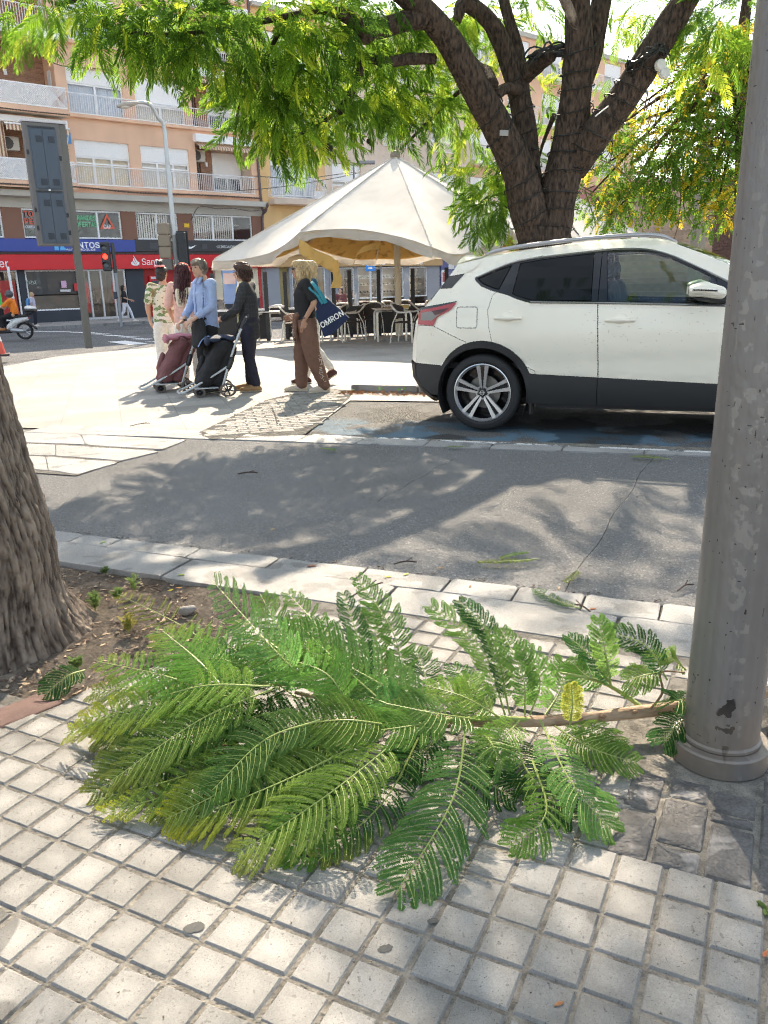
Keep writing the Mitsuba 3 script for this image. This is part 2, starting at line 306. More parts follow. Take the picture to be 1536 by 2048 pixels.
for c0, c1, rs_ in SETT:
    for ra, rb_ in zip(rs_[:-1], rs_[1:]):
        q = gquad(c0 + R.uniform(-.03, .03), c1 + R.uniform(-.03, .03), ra - 0.05, rb_ + 0.05)
        obj('basalt_sett', stone(q, -0.012, 0.002 + R.gauss(0, 0.0015), 0.006, 0.0008, R.randint(0, 9999)), 'basalt', 'pavement', smooth=35)
bd = np.array((-1.109,2.493,0)[:2]) - np.array((-1.265,2.322,0)[:2]); bl = np.linalg.norm(bd); bd /= bl; bn = np.array([-bd[1], bd[0]])
b0 = np.array((-1.104,2.469,0)[:2])
for k in range(4):
    a = b0 - bd * (0.005 + k * 0.262); q = [a - bd * 0.252 , a, a + bn * 0.13, a - bd * 0.252 + bn * 0.13]
    obj('brick', stone(q, -0.012, 0.004, 0.006, 0, 50 + k), 'red_brick', 'pavement', smooth=35)
# kerb slabs and kerb stones on the near side
def band(a0, a1, b0, b1, cuts, z, name, mt, parent, z0=-0.03, gap=0.004, ins=0.005):
    """stones between the lines a0a1 and b0b1, cut at the given x of line a"""
    da = np.array(a1[:2]) - np.array(a0[:2]); da /= np.linalg.norm(da)
    for i, (x0, x1) in enumerate(zip(cuts[:-1], cuts[1:])):
        A0, A1 = np.array([x0, on(a0, a1, x0)]) + da * gap, np.array([x1, on(a0, a1, x1)]) - da * gap
        dn = np.array([-da[1], da[0]]); B = []
        for P_ in (A0, A1):
            t = np.linspace(0, 3, 3001); q = P_ + np.outer(t, -dn); k = np.argmax(q[:, 1] < [on(b0, b1, x) for x in q[:, 0]]); B.append(q[k] if k else P_ - dn * 0.2)
        obj(name, stone([A0, A1, B[1], B[0]], z0, z, ins, 0, i * 7 + 3), mt, parent, smooth=35)
struct('kerb', sheet(Polygon([(XL, on(kr0, kr1, XL)), (XR, on(kr0, kr1, XR)), (XR, on(kt0, kt1, XR)), (XL, on(kt0, kt1, XL))]), -0.018), 'mortar')
kx = [-3.9, -3.05, -2.3, (-1.716,4.362,0)[0], (-1.474,4.287,0)[0], (-0.989,4.075,0)[0], (-0.541,3.904,0)[0], (-0.088,3.721,0)[0], (0.313,3.522,0)[0], (0.611,3.387,0)[0], (0.886,3.285,0)[0], (1.18,3.164,0)[0], 1.75, 2.3, 3.1]
band(kr0, kr1, ks0, ks1, kx, 0.0, 'kerb_stone', 'kerb_granite', 'kerb')
sx = [-4.0, -2.6, (-0.993,3.994,0)[0], (0.053,3.444,0)[0] , (0.963,3.041,0)[0], 2.3, 3.5]
band(ks0, ks1, kt0, kt1, sx, 0.0, 'kerb_slab', 'kerb_granite', 'kerb')
# flush kerb row on the far side of the road
struct('far_kerb', sheet(Polygon([(-3.6, on(fr0, fr1, -3.6)), (XR, on(fr0, fr1, XR)), (XR, on(fr0, fr1, XR) + 0.4), (-3.6, on(fr0, fr1, -3.6) + 0.4)]), -0.0145), 'mortar')
fk0, fk1 = (BAY - BAYD * 3).tolist(), (BAY + BAYD * 9).tolist()
band(fk0, fk1, fr0, fr1, [-3.4, -2.6, -1.9, -1.25, -0.68, -0.15, 0.42, 0.95, 1.5, 2.1, 2.7, 3.3, 4.2, 5.2], 0.0, 'kerb_stone', 'kerb_granite', 'far_kerb')
# pale slabs of the level crossing on the left
cr = [([(30,862),(297,870),(372,880),(322,900),(40,885)]), ([(40,888),(316,903),(240,922),(48,908)]), ([(50,911),(236,925),(152,949),(60,935)])]
crossing = fresh('crossing'); labels[crossing] = {'kind': 'structure', 'label': 'pale stone slab crossing at the left of the lane'}
CR = [[(-4.138,8.001,0)[:2],(-2.904,7.643,0)[:2],(-2.675,7.125,0)[:2],(-3.892,7.498,0)[:2]],[(-2.894,7.641,0)[:2],(-1.793,7.244,0)[:2],(-1.908,6.808,0)[:2],(-2.665,7.124,0)[:2]],
      [(-3.854,7.419,0)[:2],(-2.959,7.162,0)[:2],(-2.767,6.666,0)[:2],(-3.595,6.89,0)[:2]],[(-2.949,7.161,0)[:2],(-1.909,6.745,0)[:2],(-2.134,6.397,0)[:2],(-2.758,6.665,0)[:2]],
      [(-3.563,6.824,0)[:2],(-2.839,6.635,0)[:2],(-2.611,6.111,0)[:2],(-3.341,6.37,0)[:2]],[(-2.83,6.634,0)[:2],(-2.133,6.341,0)[:2],(-2.325,5.946,0)[:2],(-2.603,6.11,0)[:2]]]
scene[crossing] = mikit.ply(sheet(Polygon([(-4.252,8.13,0)[:2], (-1.789,7.267,0)[:2], (-2.317,5.912,0)[:2], (-3.337,6.279,0)[:2]]), -0.0035), 'mortar')
for i, q in enumerate(CR): q = [np.mean(q, 0) + (np.array(p) - np.mean(q, 0)) * 1.012 for p in q]; obj('slab', stone(q[::-1], -0.02, 0.001, 0.004, 0, 300 + i), 'kerb_granite', crossing, smooth=35)
# small pavers of the plaza corner in front of the bay, laid row by row
PV = []
pb = np.array((-0.825,7.537,0)[:2]); pd = np.array((-1.554,7.382,0)[:2]) - pb; pd /= np.linalg.norm(pd); pn = np.array([pd[1], -pd[0]]); pn = pn if pn[1] > 0 else -pn
def paver_tone(p, n, uv):
    v = 0.21 * (0.85 + 0.3 * cell_rand(p.x * 3.1, p.y * 5.2, 1)) * (0.7 + 0.6 * fbm(p.x * 9, p.y * 9, 2.0)); return mi.Color3f(v, v * 0.95, v * 0.88)
mat('small_pavers', proc(paver_tone), 0.8)
pvz = Polygon([(-0.762,7.374,0)[:2], (-1.535,7.281,0)[:2], (-1.707,7.556,0)[:2], (-1.339,9.671,0)[:2], (-0.806,10.682,0)[:2], (-0.396,10.305,0)[:2], (-0.435,9.679,0)[:2]])
for j in range(34):
    for i in range(-14, 26):
        o = pb + pn * (j * 0.108 + 0.01) + pd * ((i + 0.5 * (j % 2)) * 0.215)
        c = o + pd * 0.1 + pn * 0.05
        if pvz.contains(shapely.Point(c)): PV.append((np.hypot(*c), [o, o + pd * 0.205, o + pd * 0.205 + pn * 0.1, o + pn * 0.1]))
struct('paver_bed', sheet(pvz.buffer(0.05), 0.0005), 'mortar')
PV.sort(key=lambda a: a[0]); rest = []
for i, (_, q) in enumerate(PV):
    m = stone(q, -0.01, 0.004 + R.gauss(0, 0.001), 0.006, 0, i)
    if i < 280: obj('paver', m, 'small_pavers', 'plaza')
    else: rest.append(m)
if rest: obj('small_paver_field', cat(rest), 'small_pavers', 'plaza', kind='stuff')
# raised kerb at the head of the bay
hk0, hk1 = np.array((-0.394,10.257,0)[:2]), np.array((-0.394,10.257,0)[:2]) + BAYD * 12
struct('bay_kerb', sheet(Polygon([hk0, hk1, hk1 + BAYN * 0.2, hk0 + BAYN * 0.2]), -0.002), 'mortar')
for k in range(12):
    a = hk0 + BAYD * (k * 0.9 + 0.01); q = [a, a + BAYD * 0.885, a + BAYD * 0.885 + BAYN * 0.2, a + BAYN * 0.2]
    obj('kerb_stone', stone(q, -0.05, 0.085, 0.012, 0, 400 + k), 'kerb_granite', 'bay_kerb', smooth=35)
# street markings and the far footway
def strip(a, b, w, z): 
    a, b = np.array(a[:2]), np.array(b[:2]); d = (b - a) / np.linalg.norm(b - a); n = np.array([-d[1], d[0]]) * w / 2
    q = [a - n, b - n, b + n, a + n]; return tm([(*p, z + float(gz(*p))) for p in q], [[0, 1, 2], [0, 2, 3]])
road_paint = mat('road_paint', (0.62, 0.62, 0.61), 0.7)
PXS = [((-12.479,33.314,-0.37), (-11.229,32.492,-0.37)), ((-11.078,31.819,-0.37), (-10.326,31.228,-0.37)), ((-10.177,30.597,-0.37), (-9.448,30.041,-0.37)), ((-9.301,29.449,-0.37), (-8.574,28.919,-0.37)), ((-8.407,28.108,-0.37), (-7.727,27.624,-0.37)), ((-8.688,27.039,-0.37), (-7.32,24.908,-0.37)), ((-7.594,26.66,-0.37), (-6.882,25.982,-0.37)), ((-14.817,34.94,-0.37), (-12.669,33.718,-0.37))]
for i, (a, b) in enumerate(PXS):
    one('lane_mark', strip(a, b, 0.35 if i != 5 else 0.6, -0.126), road_paint, 'white street crossing bar, ' + ('far left thin one', 'second along the dashed row', 'third along the dashed row', 'fourth along the dashed row', 'last of the dashed row', 'widest one, nearest the plaza', 'one at the plaza kerb behind the people', 'leftmost long line by the scooter')[i], 'road marking')
# ---------------------------------------------------------------- the street front: local x along it, -y towards the plaza, z up
FB, FA = np.array([-14.470, 41.874, 0.0]), math.atan2(0.6576, 0.7534)
def W_(m): return placed(m, FB, FA)
def fobj(name, m, mt, parent=None, **k): return obj(name, W_(m), mt, parent, **k)
def fone(name, m, mt, label, c, group=None, **k): return one(name, W_(m), mt, label, c, group, **k)
def panel(poly, y0, y1):
    """x,z polygon between the depths y0 < y1"""
    m = prism(poly, y1 - y0); v = np.array(m.vertices); m.vertices = np.column_stack([v[:, 0], y1 - v[:, 2], v[:, 1]]); return m
def plaster(name, rgb):
    def f(p, n, uv):
        a = fbm(p.x * 0.8, p.y * 0.8, p.z * 0.5, 4); b = noise(p.x * 3, p.y * 3, p.z * 0.25)
        v = 0.82 + 0.3 * a - 0.10 * b; return mi.Color3f(rgb[0] * v, rgb[1] * v, rgb[2] * v)
    return mat(name, proc(f), 0.85)
plaster('peach_render', (0.78, 0.51, 0.35)); plaster('ochre_render', (0.76, 0.51, 0.24)); plaster('beige_render', (0.70, 0.57, 0.46)); plaster('concrete_beam', (0.52, 0.49, 0.43))
def facebrick(p, n, uv):
    u, z = p.x * 0.7534 + p.y * 0.6576, p.z
    r = dr.floor(z / 0.075); c = u / 0.25 + 0.5 * (r - 2 * dr.floor(r / 2))
    j = dr.maximum(smoothstep(0.40, 0.46, dr.abs(z / 0.075 - r - 0.5)), smoothstep(0.46, 0.49, dr.abs(c - dr.floor(c) - 0.5)))
    t = 0.75 + 0.5 * cell_rand(c, r, 1); return mix(mi.Color3f(0.30 * t, 0.155 * t, 0.095 * t), (0.36, 0.28, 0.21), j)
mat('face_brick', proc(facebrick), 0.85)
def shutter_c(p, n, uv):
    s = p.z / 0.05; v = 0.80 - 0.12 * smoothstep(0.36, 0.48, dr.abs(s - dr.floor(s) - 0.5)); return mi.Color3f(v, v * 0.99, v * 0.97)
mat('roller_shutter', proc(shutter_c), 0.5)
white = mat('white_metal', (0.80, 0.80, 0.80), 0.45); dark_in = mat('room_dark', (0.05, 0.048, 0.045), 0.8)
scene['pane_glass'] = {'type': 'thindielectric', 'int_ior': 1.5}
brown_pier = plaster('brown_stone', (0.24, 0.125, 0.085)); grey_dark = plaster('dark_slate', (0.055, 0.062, 0.075))
curtain_c = mat('curtain', (0.62, 0.58, 0.50), 0.8); curtain_b = mat('curtain_cool', (0.50, 0.54, 0.60), 0.8); curtain_y = mat('curtain_warm', (0.62, 0.52, 0.33), 0.8)
def folds(x0, x1, z0, z1, y, amp=0.035, n=None):
    n = n or int((x1 - x0) * 26); u = np.linspace(x0, x1, n); yy = y + amp * np.sin(np.arange(n) * 2.1 + np.sin(np.arange(n) * 0.7))
    V = np.vstack([np.column_stack([u, yy, u * 0 + z0]), np.column_stack([u, yy, u * 0 + z1])]); i = np.arange(n - 1)
    return tm(V, np.vstack([np.stack([i, i + 1, i + n + 1], 1), np.stack([i, i + n + 1, i + n], 1)]))
def window(b, x0, x1, z0, z1, shut=0.35, mull=2, curt='curtain', y=0.12, rails=0, depth=0.5, parent_name='window'):
    """window as a part of building b: frame part with pane, curtain, shutter and room as its pieces"""
    t = 0.07; zs = z1 - (z1 - z0) * shut; bars = [box(x0, x0 + t, y, y + 0.06, z0, zs), box(x1 - t, x1, y, y + 0.06, z0, zs), box(x0 + t, x1 - t, y, y + 0.06, z0, z0 + t), box(x0 + t, x1 - t, y, y + 0.06, zs - t, zs)]
    for i in range(1, mull): c = x0 + (x1 - x0) * i / mull; bars.append(box(c - t * 0.6, c + t * 0.6, y - 0.004, y + 0.064, z0 + t, zs - t))
    if rails: bars.append(box(x0 + t, x1 - t, y - 0.002, y + 0.062, z0 + rails, z0 + rails + t))
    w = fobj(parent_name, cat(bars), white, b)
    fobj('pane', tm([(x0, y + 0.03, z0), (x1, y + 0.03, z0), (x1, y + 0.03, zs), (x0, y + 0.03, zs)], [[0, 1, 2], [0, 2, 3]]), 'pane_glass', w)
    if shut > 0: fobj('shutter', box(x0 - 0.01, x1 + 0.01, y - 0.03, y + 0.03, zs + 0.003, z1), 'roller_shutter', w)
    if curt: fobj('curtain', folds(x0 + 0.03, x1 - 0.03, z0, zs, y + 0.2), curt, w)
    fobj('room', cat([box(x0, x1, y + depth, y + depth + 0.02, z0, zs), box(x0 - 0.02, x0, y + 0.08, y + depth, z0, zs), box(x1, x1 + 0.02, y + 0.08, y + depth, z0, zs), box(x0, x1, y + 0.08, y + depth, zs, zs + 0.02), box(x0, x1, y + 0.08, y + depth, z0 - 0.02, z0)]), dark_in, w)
    return w
def railing(b, pts, z0, z1, step=0.115, mt='white_metal', name='railing'):
    """bars along a polyline of (x, y)"""
    ms = []
    for (a, c) in zip(pts[:-1], pts[1:]):
        a, c = np.array(a, float), np.array(c, float); L = np.linalg.norm(c - a); d = (c - a) / L
        for k in range(int(L / step) + 1):
            p = a + d * k * step; ms.append(box(p[0] - 0.011, p[0] + 0.011, p[1] - 0.011, p[1] + 0.011, z0 + 0.03, z1 - 0.03))
        for z in (z0, z1): ms.append(tube([(*a, z), (*c, z)], 0.024, 6))
    return fobj(name, cat(ms), mt, b, kind='stuff')
# ---- building with the bank
A = thing('apartment_building', 'peach rendered apartment block over a red fronted bank, with white railings', 'building')
FL = [6.0, 9.16, 12.32, 15.48]; TOP = 18.8
holes = []
for f in FL:
    holes += [sbox(0.1, f + 0.17, 2.86, f + 2.18), sbox(3.47, f + 0.17, 6.18, f + 2.18), sbox(6.6, f + 0.05, 10.02, f + 2.56), sbox(-8.2, f + 0.05, -0.42, f + 2.9)]
up = Polygon([(-22, 5.72), (10.55, 5.72), (10.55, TOP), (-22, TOP)]).difference(shapely.union_all(holes))
fobj('wall', panel(up, 0.0, 0.3), 'peach_render', A)
fobj('side_wall', cat([box(10.25, 10.55, 0.3, 12, -0.25, TOP), box(-22, 10.55, 11.7, 12, -0.25, TOP), box(-22, -21.7, 0.3, 11.7, -0.25, TOP)]), 'peach_render', A)
fobj('roof', box(-22, 10.6, -0.25, 12, TOP, TOP + 0.25), 'concrete_beam', A)
for i, f in enumerate(FL):
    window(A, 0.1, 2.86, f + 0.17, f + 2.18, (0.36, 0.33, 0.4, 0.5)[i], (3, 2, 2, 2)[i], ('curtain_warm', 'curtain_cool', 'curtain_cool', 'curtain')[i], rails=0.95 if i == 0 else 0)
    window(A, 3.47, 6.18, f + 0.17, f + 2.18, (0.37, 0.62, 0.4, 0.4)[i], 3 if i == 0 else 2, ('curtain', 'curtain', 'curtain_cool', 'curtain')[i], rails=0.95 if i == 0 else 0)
    # right loggia: brick back wall, door, shuttered window
    lg = fobj('loggia', cat([box(6.6, 10.02, 1.2, 1.25, f + 0.05, f + 2.56), box(6.55, 6.6, 0.3, 1.2, f + 0.05, f + 2.56), box(10.02, 10.07, 0.3, 1.2, f + 0.05, f + 2.56), box(6.6, 10.02, 0.3, 1.2, f + 2.56, f + 2.6)]), 'beige_render', A)
    fobj('floor', box(6.6, 10.02, 0.3, 1.2, f, f + 0.05), 'concrete_beam', lg)
    fobj('pier', box(7.42, 8.1, 1.02, 1.2, f + 0.05, f + 2.56), 'face_brick', lg)
    fobj('door', box(6.64, 7.36, 1.14, 1.2, f + 0.05, f + 1.95), mat('dark_wood', (0.07, 0.04, 0.03), 0.5), lg)
    fobj('lamp', box(7.68, 7.82, 0.93, 1.018, f + 1.55, f + 1.78), white, lg)
    window(A, 8.15, 9.95, f + 0.35, f + 2.3, 0.62, 2, 'curtain_cool', y=1.05, depth=0.14)
    fobj('canopy', box(6.5, 10.2, -0.35, 0.3, f + 2.57, f + 2.95), white, A)
    # striped awning rolled half in over the right loggia
    if i < 2:
        n = 24; x = np.linspace(6.62, 10.0, n); zz = f + 2.18 + 0.05 * np.abs(np.sin(np.arange(n) * 1.4))
        V = np.vstack([np.column_stack([x, x * 0 - 0.05, x * 0 + f + 2.56]), np.column_stack([x, x * 0 - 0.42, x * 0 + f + 2.36]), np.column_stack([x, x * 0 - 0.44, zz])])
        k = np.arange(n - 1); F = np.vstack([np.stack([k + o, k + 1 + o, k + n + 1 + o], 1) for o in (0, n)] + [np.stack([k + o, k + n + 1 + o, k + n + o], 1) for o in (0, n)])
        fobj('awning', tm(V, F), 'awning_stripe', A)
    railing(A, [(-0.3, -0.12), (10.12, -0.12)], f + 0.16, f + 1.02)
    fobj('balcony_slab', box(-0.32, 10.2, -0.2, -0.001, f - 0.02, f + 0.12), 'peach_render', A)
    # left loggia with projecting balcony
    l2 = fobj('loggia', cat([box(-8.2, -0.42, 1.3, 1.35, f + 0.05, f + 2.9), box(-8.2, -0.42, 0.3, 1.3, f + 2.9, f + 2.95)]), 'face_brick', A)
    fobj('side_wall', box(-0.42, -0.37, 0.3, 1.3, f + 0.05, f + 2.9), 'peach_render', l2)
    fobj('side_window', cat([box(-0.45, -0.421, 0.5, 0.9, f + 0.9, f + 2.0)]), white, l2)
    fobj('floor', box(-8.3, -0.35, -0.85, 1.3, f - 0.16, f + 0.05), 'concrete_beam', l2)
    fobj('slab_edge', box(-8.3, -0.34, -0.9, -0.851, f - 0.2, f + 0.1), white if i > 1 else 'peach_render', l2)
    fobj('lamp', box(-2.3, -2.16, 1.2, 1.298, f + 1.7, f + 1.95), white, l2)
    fobj('canopy', box(-8.2, -0.3, -0.5, 0.32, f + 2.56, f + 2.86), white, l2) if i == 0 else None
    if i < 2:
        # lattice parapet: crossing diagonal strips in a frame
        ms = [box(-8.2, -0.36, -0.86, -0.83, f + 0.98, f + 1.03), box(-8.2, -0.36, -0.86, -0.83, f + 0.12, f + 0.17)]
        for s in (-1, 1):
            for q in np.arange(-9.0, 0.3, 0.085):
                a, b = np.array([q, f + 0.17]), np.array([q + s * 0.81, f + 0.98])
                x0, x1 = sorted((a[0], b[0]))
                if x0 < -8.2 or x1 > -0.36: continue
                ms.append(tube([(a[0], -0.845 + s * 0.006, a[1]), (b[0], -0.845 + s * 0.006, b[1])], 0.021, 4, caps=False))
        fobj('lattice_parapet', cat(ms), white, A, kind='stuff')
        railing(A, [(-0.36, -0.86), (-0.36, -0.12)], f + 0.16, f + 1.02)
    else: railing(A, [(-8.2, -0.88), (-0.36, -0.88), (-0.36, -0.12)], f + 0.16, f + 1.02)
# left striped awning, air conditioner
def stripe(p, n, uv):
    u = (p.x * 0.7534 + p.y * 0.6576) / 0.16; return mix((0.68, 0.55, 0.40), (0.28, 0.15, 0.10), smoothstep(0.45, 0.55, dr.abs(u - dr.floor(u) - 0.5) * 2))
mat('awning_stripe', proc(stripe), 0.8)
n = 40; x = np.linspace(-3.3, -0.5, n); V = np.vstack([np.column_stack([x, x * 0 - 0.45, x * 0 + 8.62]), np.column_stack([x, x * 0 - 1.05, x * 0 + 8.42]), np.column_stack([x, x * 0 - 1.07, 8.12 + 0.05 * np.abs(np.sin(np.arange(n) * 1.3))])])
k = np.arange(n - 1); F = np.vstack([np.stack([k + o, k + 1 + o, k + n + 1 + o], 1) for o in (0, n)] + [np.stack([k + o, k + n + 1 + o, k + n + o], 1) for o in (0, n)])
fobj('awning', tm(V, F), 'awning_stripe', A)
fobj('awning_bar', cat([tube([(-3.35, -1.06, 8.42), (-0.45, -1.06, 8.42)], 0.04, 8), tube([(-0.5, -1.06, 8.42), (-0.5, -0.1, 6.9)], 0.025, 6)]), white, A)
fobj('side_blind', folds(-3.9, -3.3, 6.9, 8.5, -0.7, 0.03), 'awning_stripe', A)
def aircon(parent, x, y, z):
    a = fobj('air_conditioner', bbox(x, x + 0.85, y, y + 0.32, z, z + 0.6, 0.02), mat('aircon', (0.62, 0.60, 0.55), 0.5), parent)
    c = lathe([(0.24, 0), (0.26, 0.01), (0.25, 0.02), (0.1, 0.022), (0.0, 0.03)], 20); rot(c, math.pi / 2, [1, 0, 0]); fobj('fan', mv(c, (x + 0.32, y - 0.005, z + 0.3)), col((0.09, 0.09, 0.09)), a)
aircon(A, -3.1, 0.6, 7.55); aircon(A, 6.75, 0.75, 7.75)
fobj('plate', box(-0.3, -0.02, -0.012, -0.001, 7.95, 8.45), col((0.08, 0.25, 0.55)), A)
for (u, z, h) in ((9.3, 9.35, 0.3), (9.7, 9.35, 0.35), (9.0, 9.35, 0.2)):
    t = fobj('flower_pot', placed(lathe([(0.0, 0), (0.09, 0), (0.12, 0.2), (0.1, 0.2), (0, 0.18)], 12), (u, 0.15, z - 0.13)), col((0.35, 0.12, 0.08)), A)
    lv = [tm(np.array([(0, 0, 0.2), (0.05, 0.02, h + 0.05), (0.12, 0, h)]) @ np.array([[math.cos(a), math.sin(a), 0], [-math.sin(a), math.cos(a), 0], [0, 0, 1]]), [[0, 1, 2]]) for a in np.arange(0, 6.2, 0.35)]
    fobj('plant', mv(cat(lv), (u, 0.15, z - 0.1)), col((0.06, 0.13, 0.04)), t)
# mezzanine
fobj('ledge', box(-22, 10.6, -0.6, 0.3, 5.46, 5.719), 'concrete_beam', A); fobj('beam', box(-22, 10.55, 0.0, 0.3, 5.0, 5.459), 'concrete_beam', A)
for k, (x0, x1) in enumerate(((-22, -8.5), (-3.7, -2.8), (2.06, 2.86), (5.2, 6.08), (9.84, 10.55))): fobj('pier', box(x0, x1, 0.0, 0.3, 3.62, 4.999), brown_pier, A)
def blind(x0, x1, z0, z1, y): return cat([box(x, x + 0.07, y, y + 0.012, z0, z1) for x in np.arange(x0, x1 - 0.06, 0.13)])
for (x0, x1, n_, bl) in ((-8.5, -3.7, 3, 0), (-2.8, 2.06, 4, 0), (2.86, 5.2, 2, 1), (6.08, 9.84, 3, 1)):
    w = window(A, x0, x1, 3.66, 4.98, 0.0, n_, None, y=0.1, depth=1.6, parent_name='mezzanine_window')
    if bl: fobj('vertical_blind', blind(x0 + 0.1, x1 - (1.0 if x0 > 6 else 0.4), 3.72, 4.9, 0.3), curtain_c, w)
    else: fobj('back_plants', organic([[((x0 + 0.5 + 1.1 * j, 1.1, 4.1), 0.35), ((x0 + 0.9 + 1.1 * j, 1.2, 4.5), 0.25)] for j in range(int((x1 - x0) / 1.2))], 0.15, 2, 8), col((0.06, 0.075, 0.04)), w)
fobj('ceiling_tube', box(9.0, 9.7, 1.2, 1.25, 4.55, 4.6), mat('tube_light', (0.85, 0.85, 0.8), 0.4), A)
fobj('notice', box(5.55, 5.85, -0.012, -0.001, 4.3, 4.5), col((0.8, 0.5, 0.03)), A)
def ftext(s, x, z, h, rgb, y, parent, bold=True, sx=1.0, name='lettering', label=None):
    m = text(s, h, 0.012, bold); v = np.array(m.vertices); m.vertices = np.column_stack([v[:, 0] * sx + x, y - v[:, 2], v[:, 1] + z]); m.faces = m.faces[:, ::-1] if False else m.faces
    return fobj(name, m, col(rgb), parent, label=label)
ftext('TOTS', -2.72, 4.62, 0.24, (0.75, 0.13, 0.08), 0.075, A); ftext('PERM', -2.72, 4.28, 0.24, (0.75, 0.13, 0.08), 0.075, A); ftext('CURSOS', -2.70, 4.10, 0.11, (0.7, 0.7, 0.75), 0.075, A)
ftext('GRANDES', -0.36, 4.52, 0.22, (0.20, 0.62, 0.33), 0.075, A, sx=0.78); ftext('OFERTAS', -0.30, 4.22, 0.22, (0.20, 0.62, 0.33), 0.075, A, sx=0.80)
tri = Polygon([(0.92, 4.14), (1.72, 4.14), (1.34, 4.86)])
fobj('triangle_sign', panel(tri.difference(tri.buffer(-0.09)), 0.06, 0.075), col((0.75, 0.13, 0.08)), A); ftext('CAP', 1.1, 4.16, 0.17, (0.8, 0.8, 0.8), 0.058, A, sx=0.85)
# shop signs
sg = fobj('blue_sign', box(-22, 2.58, -0.18, -0.001, 3.04, 3.615), mat('blue_sign', (0.035, 0.065, 0.32), 0.35), A)
ftext('NTOS', -0.42, 3.22, 0.26, (0.85, 0.85, 0.85), -0.181, sg, sx=1.12); ftext('AUTOESCOLES', -1.02, 3.09, 0.09, (0.8, 0.8, 0.85), -0.181, sg, sx=1.62)
fobj('emblem', cat([box(-1.55, -1.35, -0.2, -0.181, 3.1, 3.3), panel(Polygon([(-1.3, 3.1), (-0.98, 3.1), (-1.1, 3.28), (-1.25, 3.3)]), -0.2, -0.181)]), col((0.12, 0.45, 0.8)), sg)
bs = fobj('black_sign', box(2.60, 10.55, -0.14, -0.001, 3.06, 3.64), mat('black_sign', (0.035, 0.036, 0.04), 0.4), A)
ftext('CLÍNICA DENTAL', 7.34, 3.25, 0.135, (0.8, 0.8, 0.8), -0.141, bs, False, 1.02)
fobj('emblem', panel(Polygon([(5.56, 3.24), (5.62, 3.2), (5.8, 3.22), (6.12, 3.40), (5.75, 3.30), (5.63, 3.32)]), -0.155, -0.141), col((0.85, 0.85, 0.85)), bs)
for z in (3.24, 3.32, 3.40): fobj('small_print', box(4.08, 4.45 - (z > 3.3) * 0.06, -0.15, -0.141, z, z + 0.03), col((0.3, 0.3, 0.32)), bs)
fobj('plaque', box(3.4, 3.85, -0.15, -0.141, 3.18, 3.5), col((0.07, 0.07, 0.075)), bs); fobj('plaque', box(6.45, 6.75, -0.15, -0.141, 3.2, 3.45), col((0.07, 0.07, 0.075)), bs)
fobj('gutter', box(-22, 10.6, -0.1, -0.0, 2.93, 3.035), col((0.06, 0.045, 0.04)), A)
rs = fobj('red_fascia', box(-22, 10.9, -0.3, -0.002, 2.21, 2.9), mat('bank_red', (0.62, 0.014, 0.022), 0.35), A)
def flame(x, z, s, y, parent):
    e = shapely.affinity.scale(shapely.Point(0, 0).buffer(1, 24), 0.5, 0.25) if hasattr(shapely, 'affinity') else Polygon([(0.5 * math.cos(a), 0.25 * math.sin(a)) for a in np.linspace(0, 6.283, 40)])
    e = e.union(Polygon([(-0.12, 0.9), (0.0, 0.62), (0.28, 0.2), (0.3, -0.05), (-0.3, -0.05), (-0.26, 0.3), (-0.1, 0.6)])).difference(shapely.union_all([shapely.LineString(q).buffer(0.035) for q in ([(-0.1, 0.62), (0.0, 0.3), (0.16, -0.05)], [(-0.28, 0.3), (-0.14, 0.05), (0.0, -0.12)])]))
    v = shapely.affinity.affine_transform(e, [s, 0, 0, s, x, z]); fobj('emblem', panel(v, y - 0.012, y), col((0.82, 0.82, 0.82)), parent)
import shapely.affinity
flame(2.42, 2.47, 0.46, -0.301, rs); ftext('Santander', 2.76, 2.39, 0.32, (0.85, 0.82, 0.82), -0.301, rs, False, 0.98); ftext('Santander', -6.06, 2.34, 0.34, (0.85, 0.82, 0.82), -0.301, rs, False, 1.0)
# ground floor of the bank
for q in ((-3.35, -0.45, 0.0, 0.3, -0.25, 0.3), (-3.35, -3.05, 0.0, 0.3, 0.301, 2.209), (1.98, 2.94, -0.03, 0.3, -0.25, 2.209), (-22, -8, 0, 0.3, -0.25, 2.209)): fobj('stone_base', box(*q), grey_dark, A)
dg = window(A, -3.04, -0.5, 0.3, 2.2, 0.0, 1, None, y=0.06, depth=0.5, parent_name='bank_window')
fobj('frosted_band', box(-3.0, -0.55, 0.16, 0.18, 0.3, 1.0), mat('sandstone_band', (0.16, 0.135, 0.105), 0.7), dg); fobj('frosted_band', box(-3.0, -0.55, 0.16, 0.18, 1.06, 2.19), mat('dim_glass', (0.06, 0.066, 0.07), 0.25), dg)
gs = [smoothpath([(-3.13 + 0.2 * i + dx, 0.02, 1.5 + dz) for dx, dz in q], 14) for i in range(3) for q in ([(0, 0.02), (0.1, 0.22), (0.16, 0.04)], [(-0.02, 0.2), (0.08, 0.08), (0.18, 0.24)])]
fobj('graffiti', cat([tube(g, 0.010, 4) for g in gs]), col((0.5, 0.6, 0.55)), A)
fobj('poster', box(-1.38, -1.12, 0.03, 0.04, 1.36, 1.68), col((0.66, 0.42, 0.58)), A, label='pink notice stuck on the bank window'); fobj('letter_slot', bbox(-1.48, -0.98, -0.05, 0.04, 1.16, 1.27, 0.01), col((0.6, 0.6, 0.6), 0.3), A); fobj('poster', box(-0.76, -0.55, 0.03, 0.04, 1.2, 1.56), col((0.6, 0.05, 0.05)), A, label='red notice on the bank window')
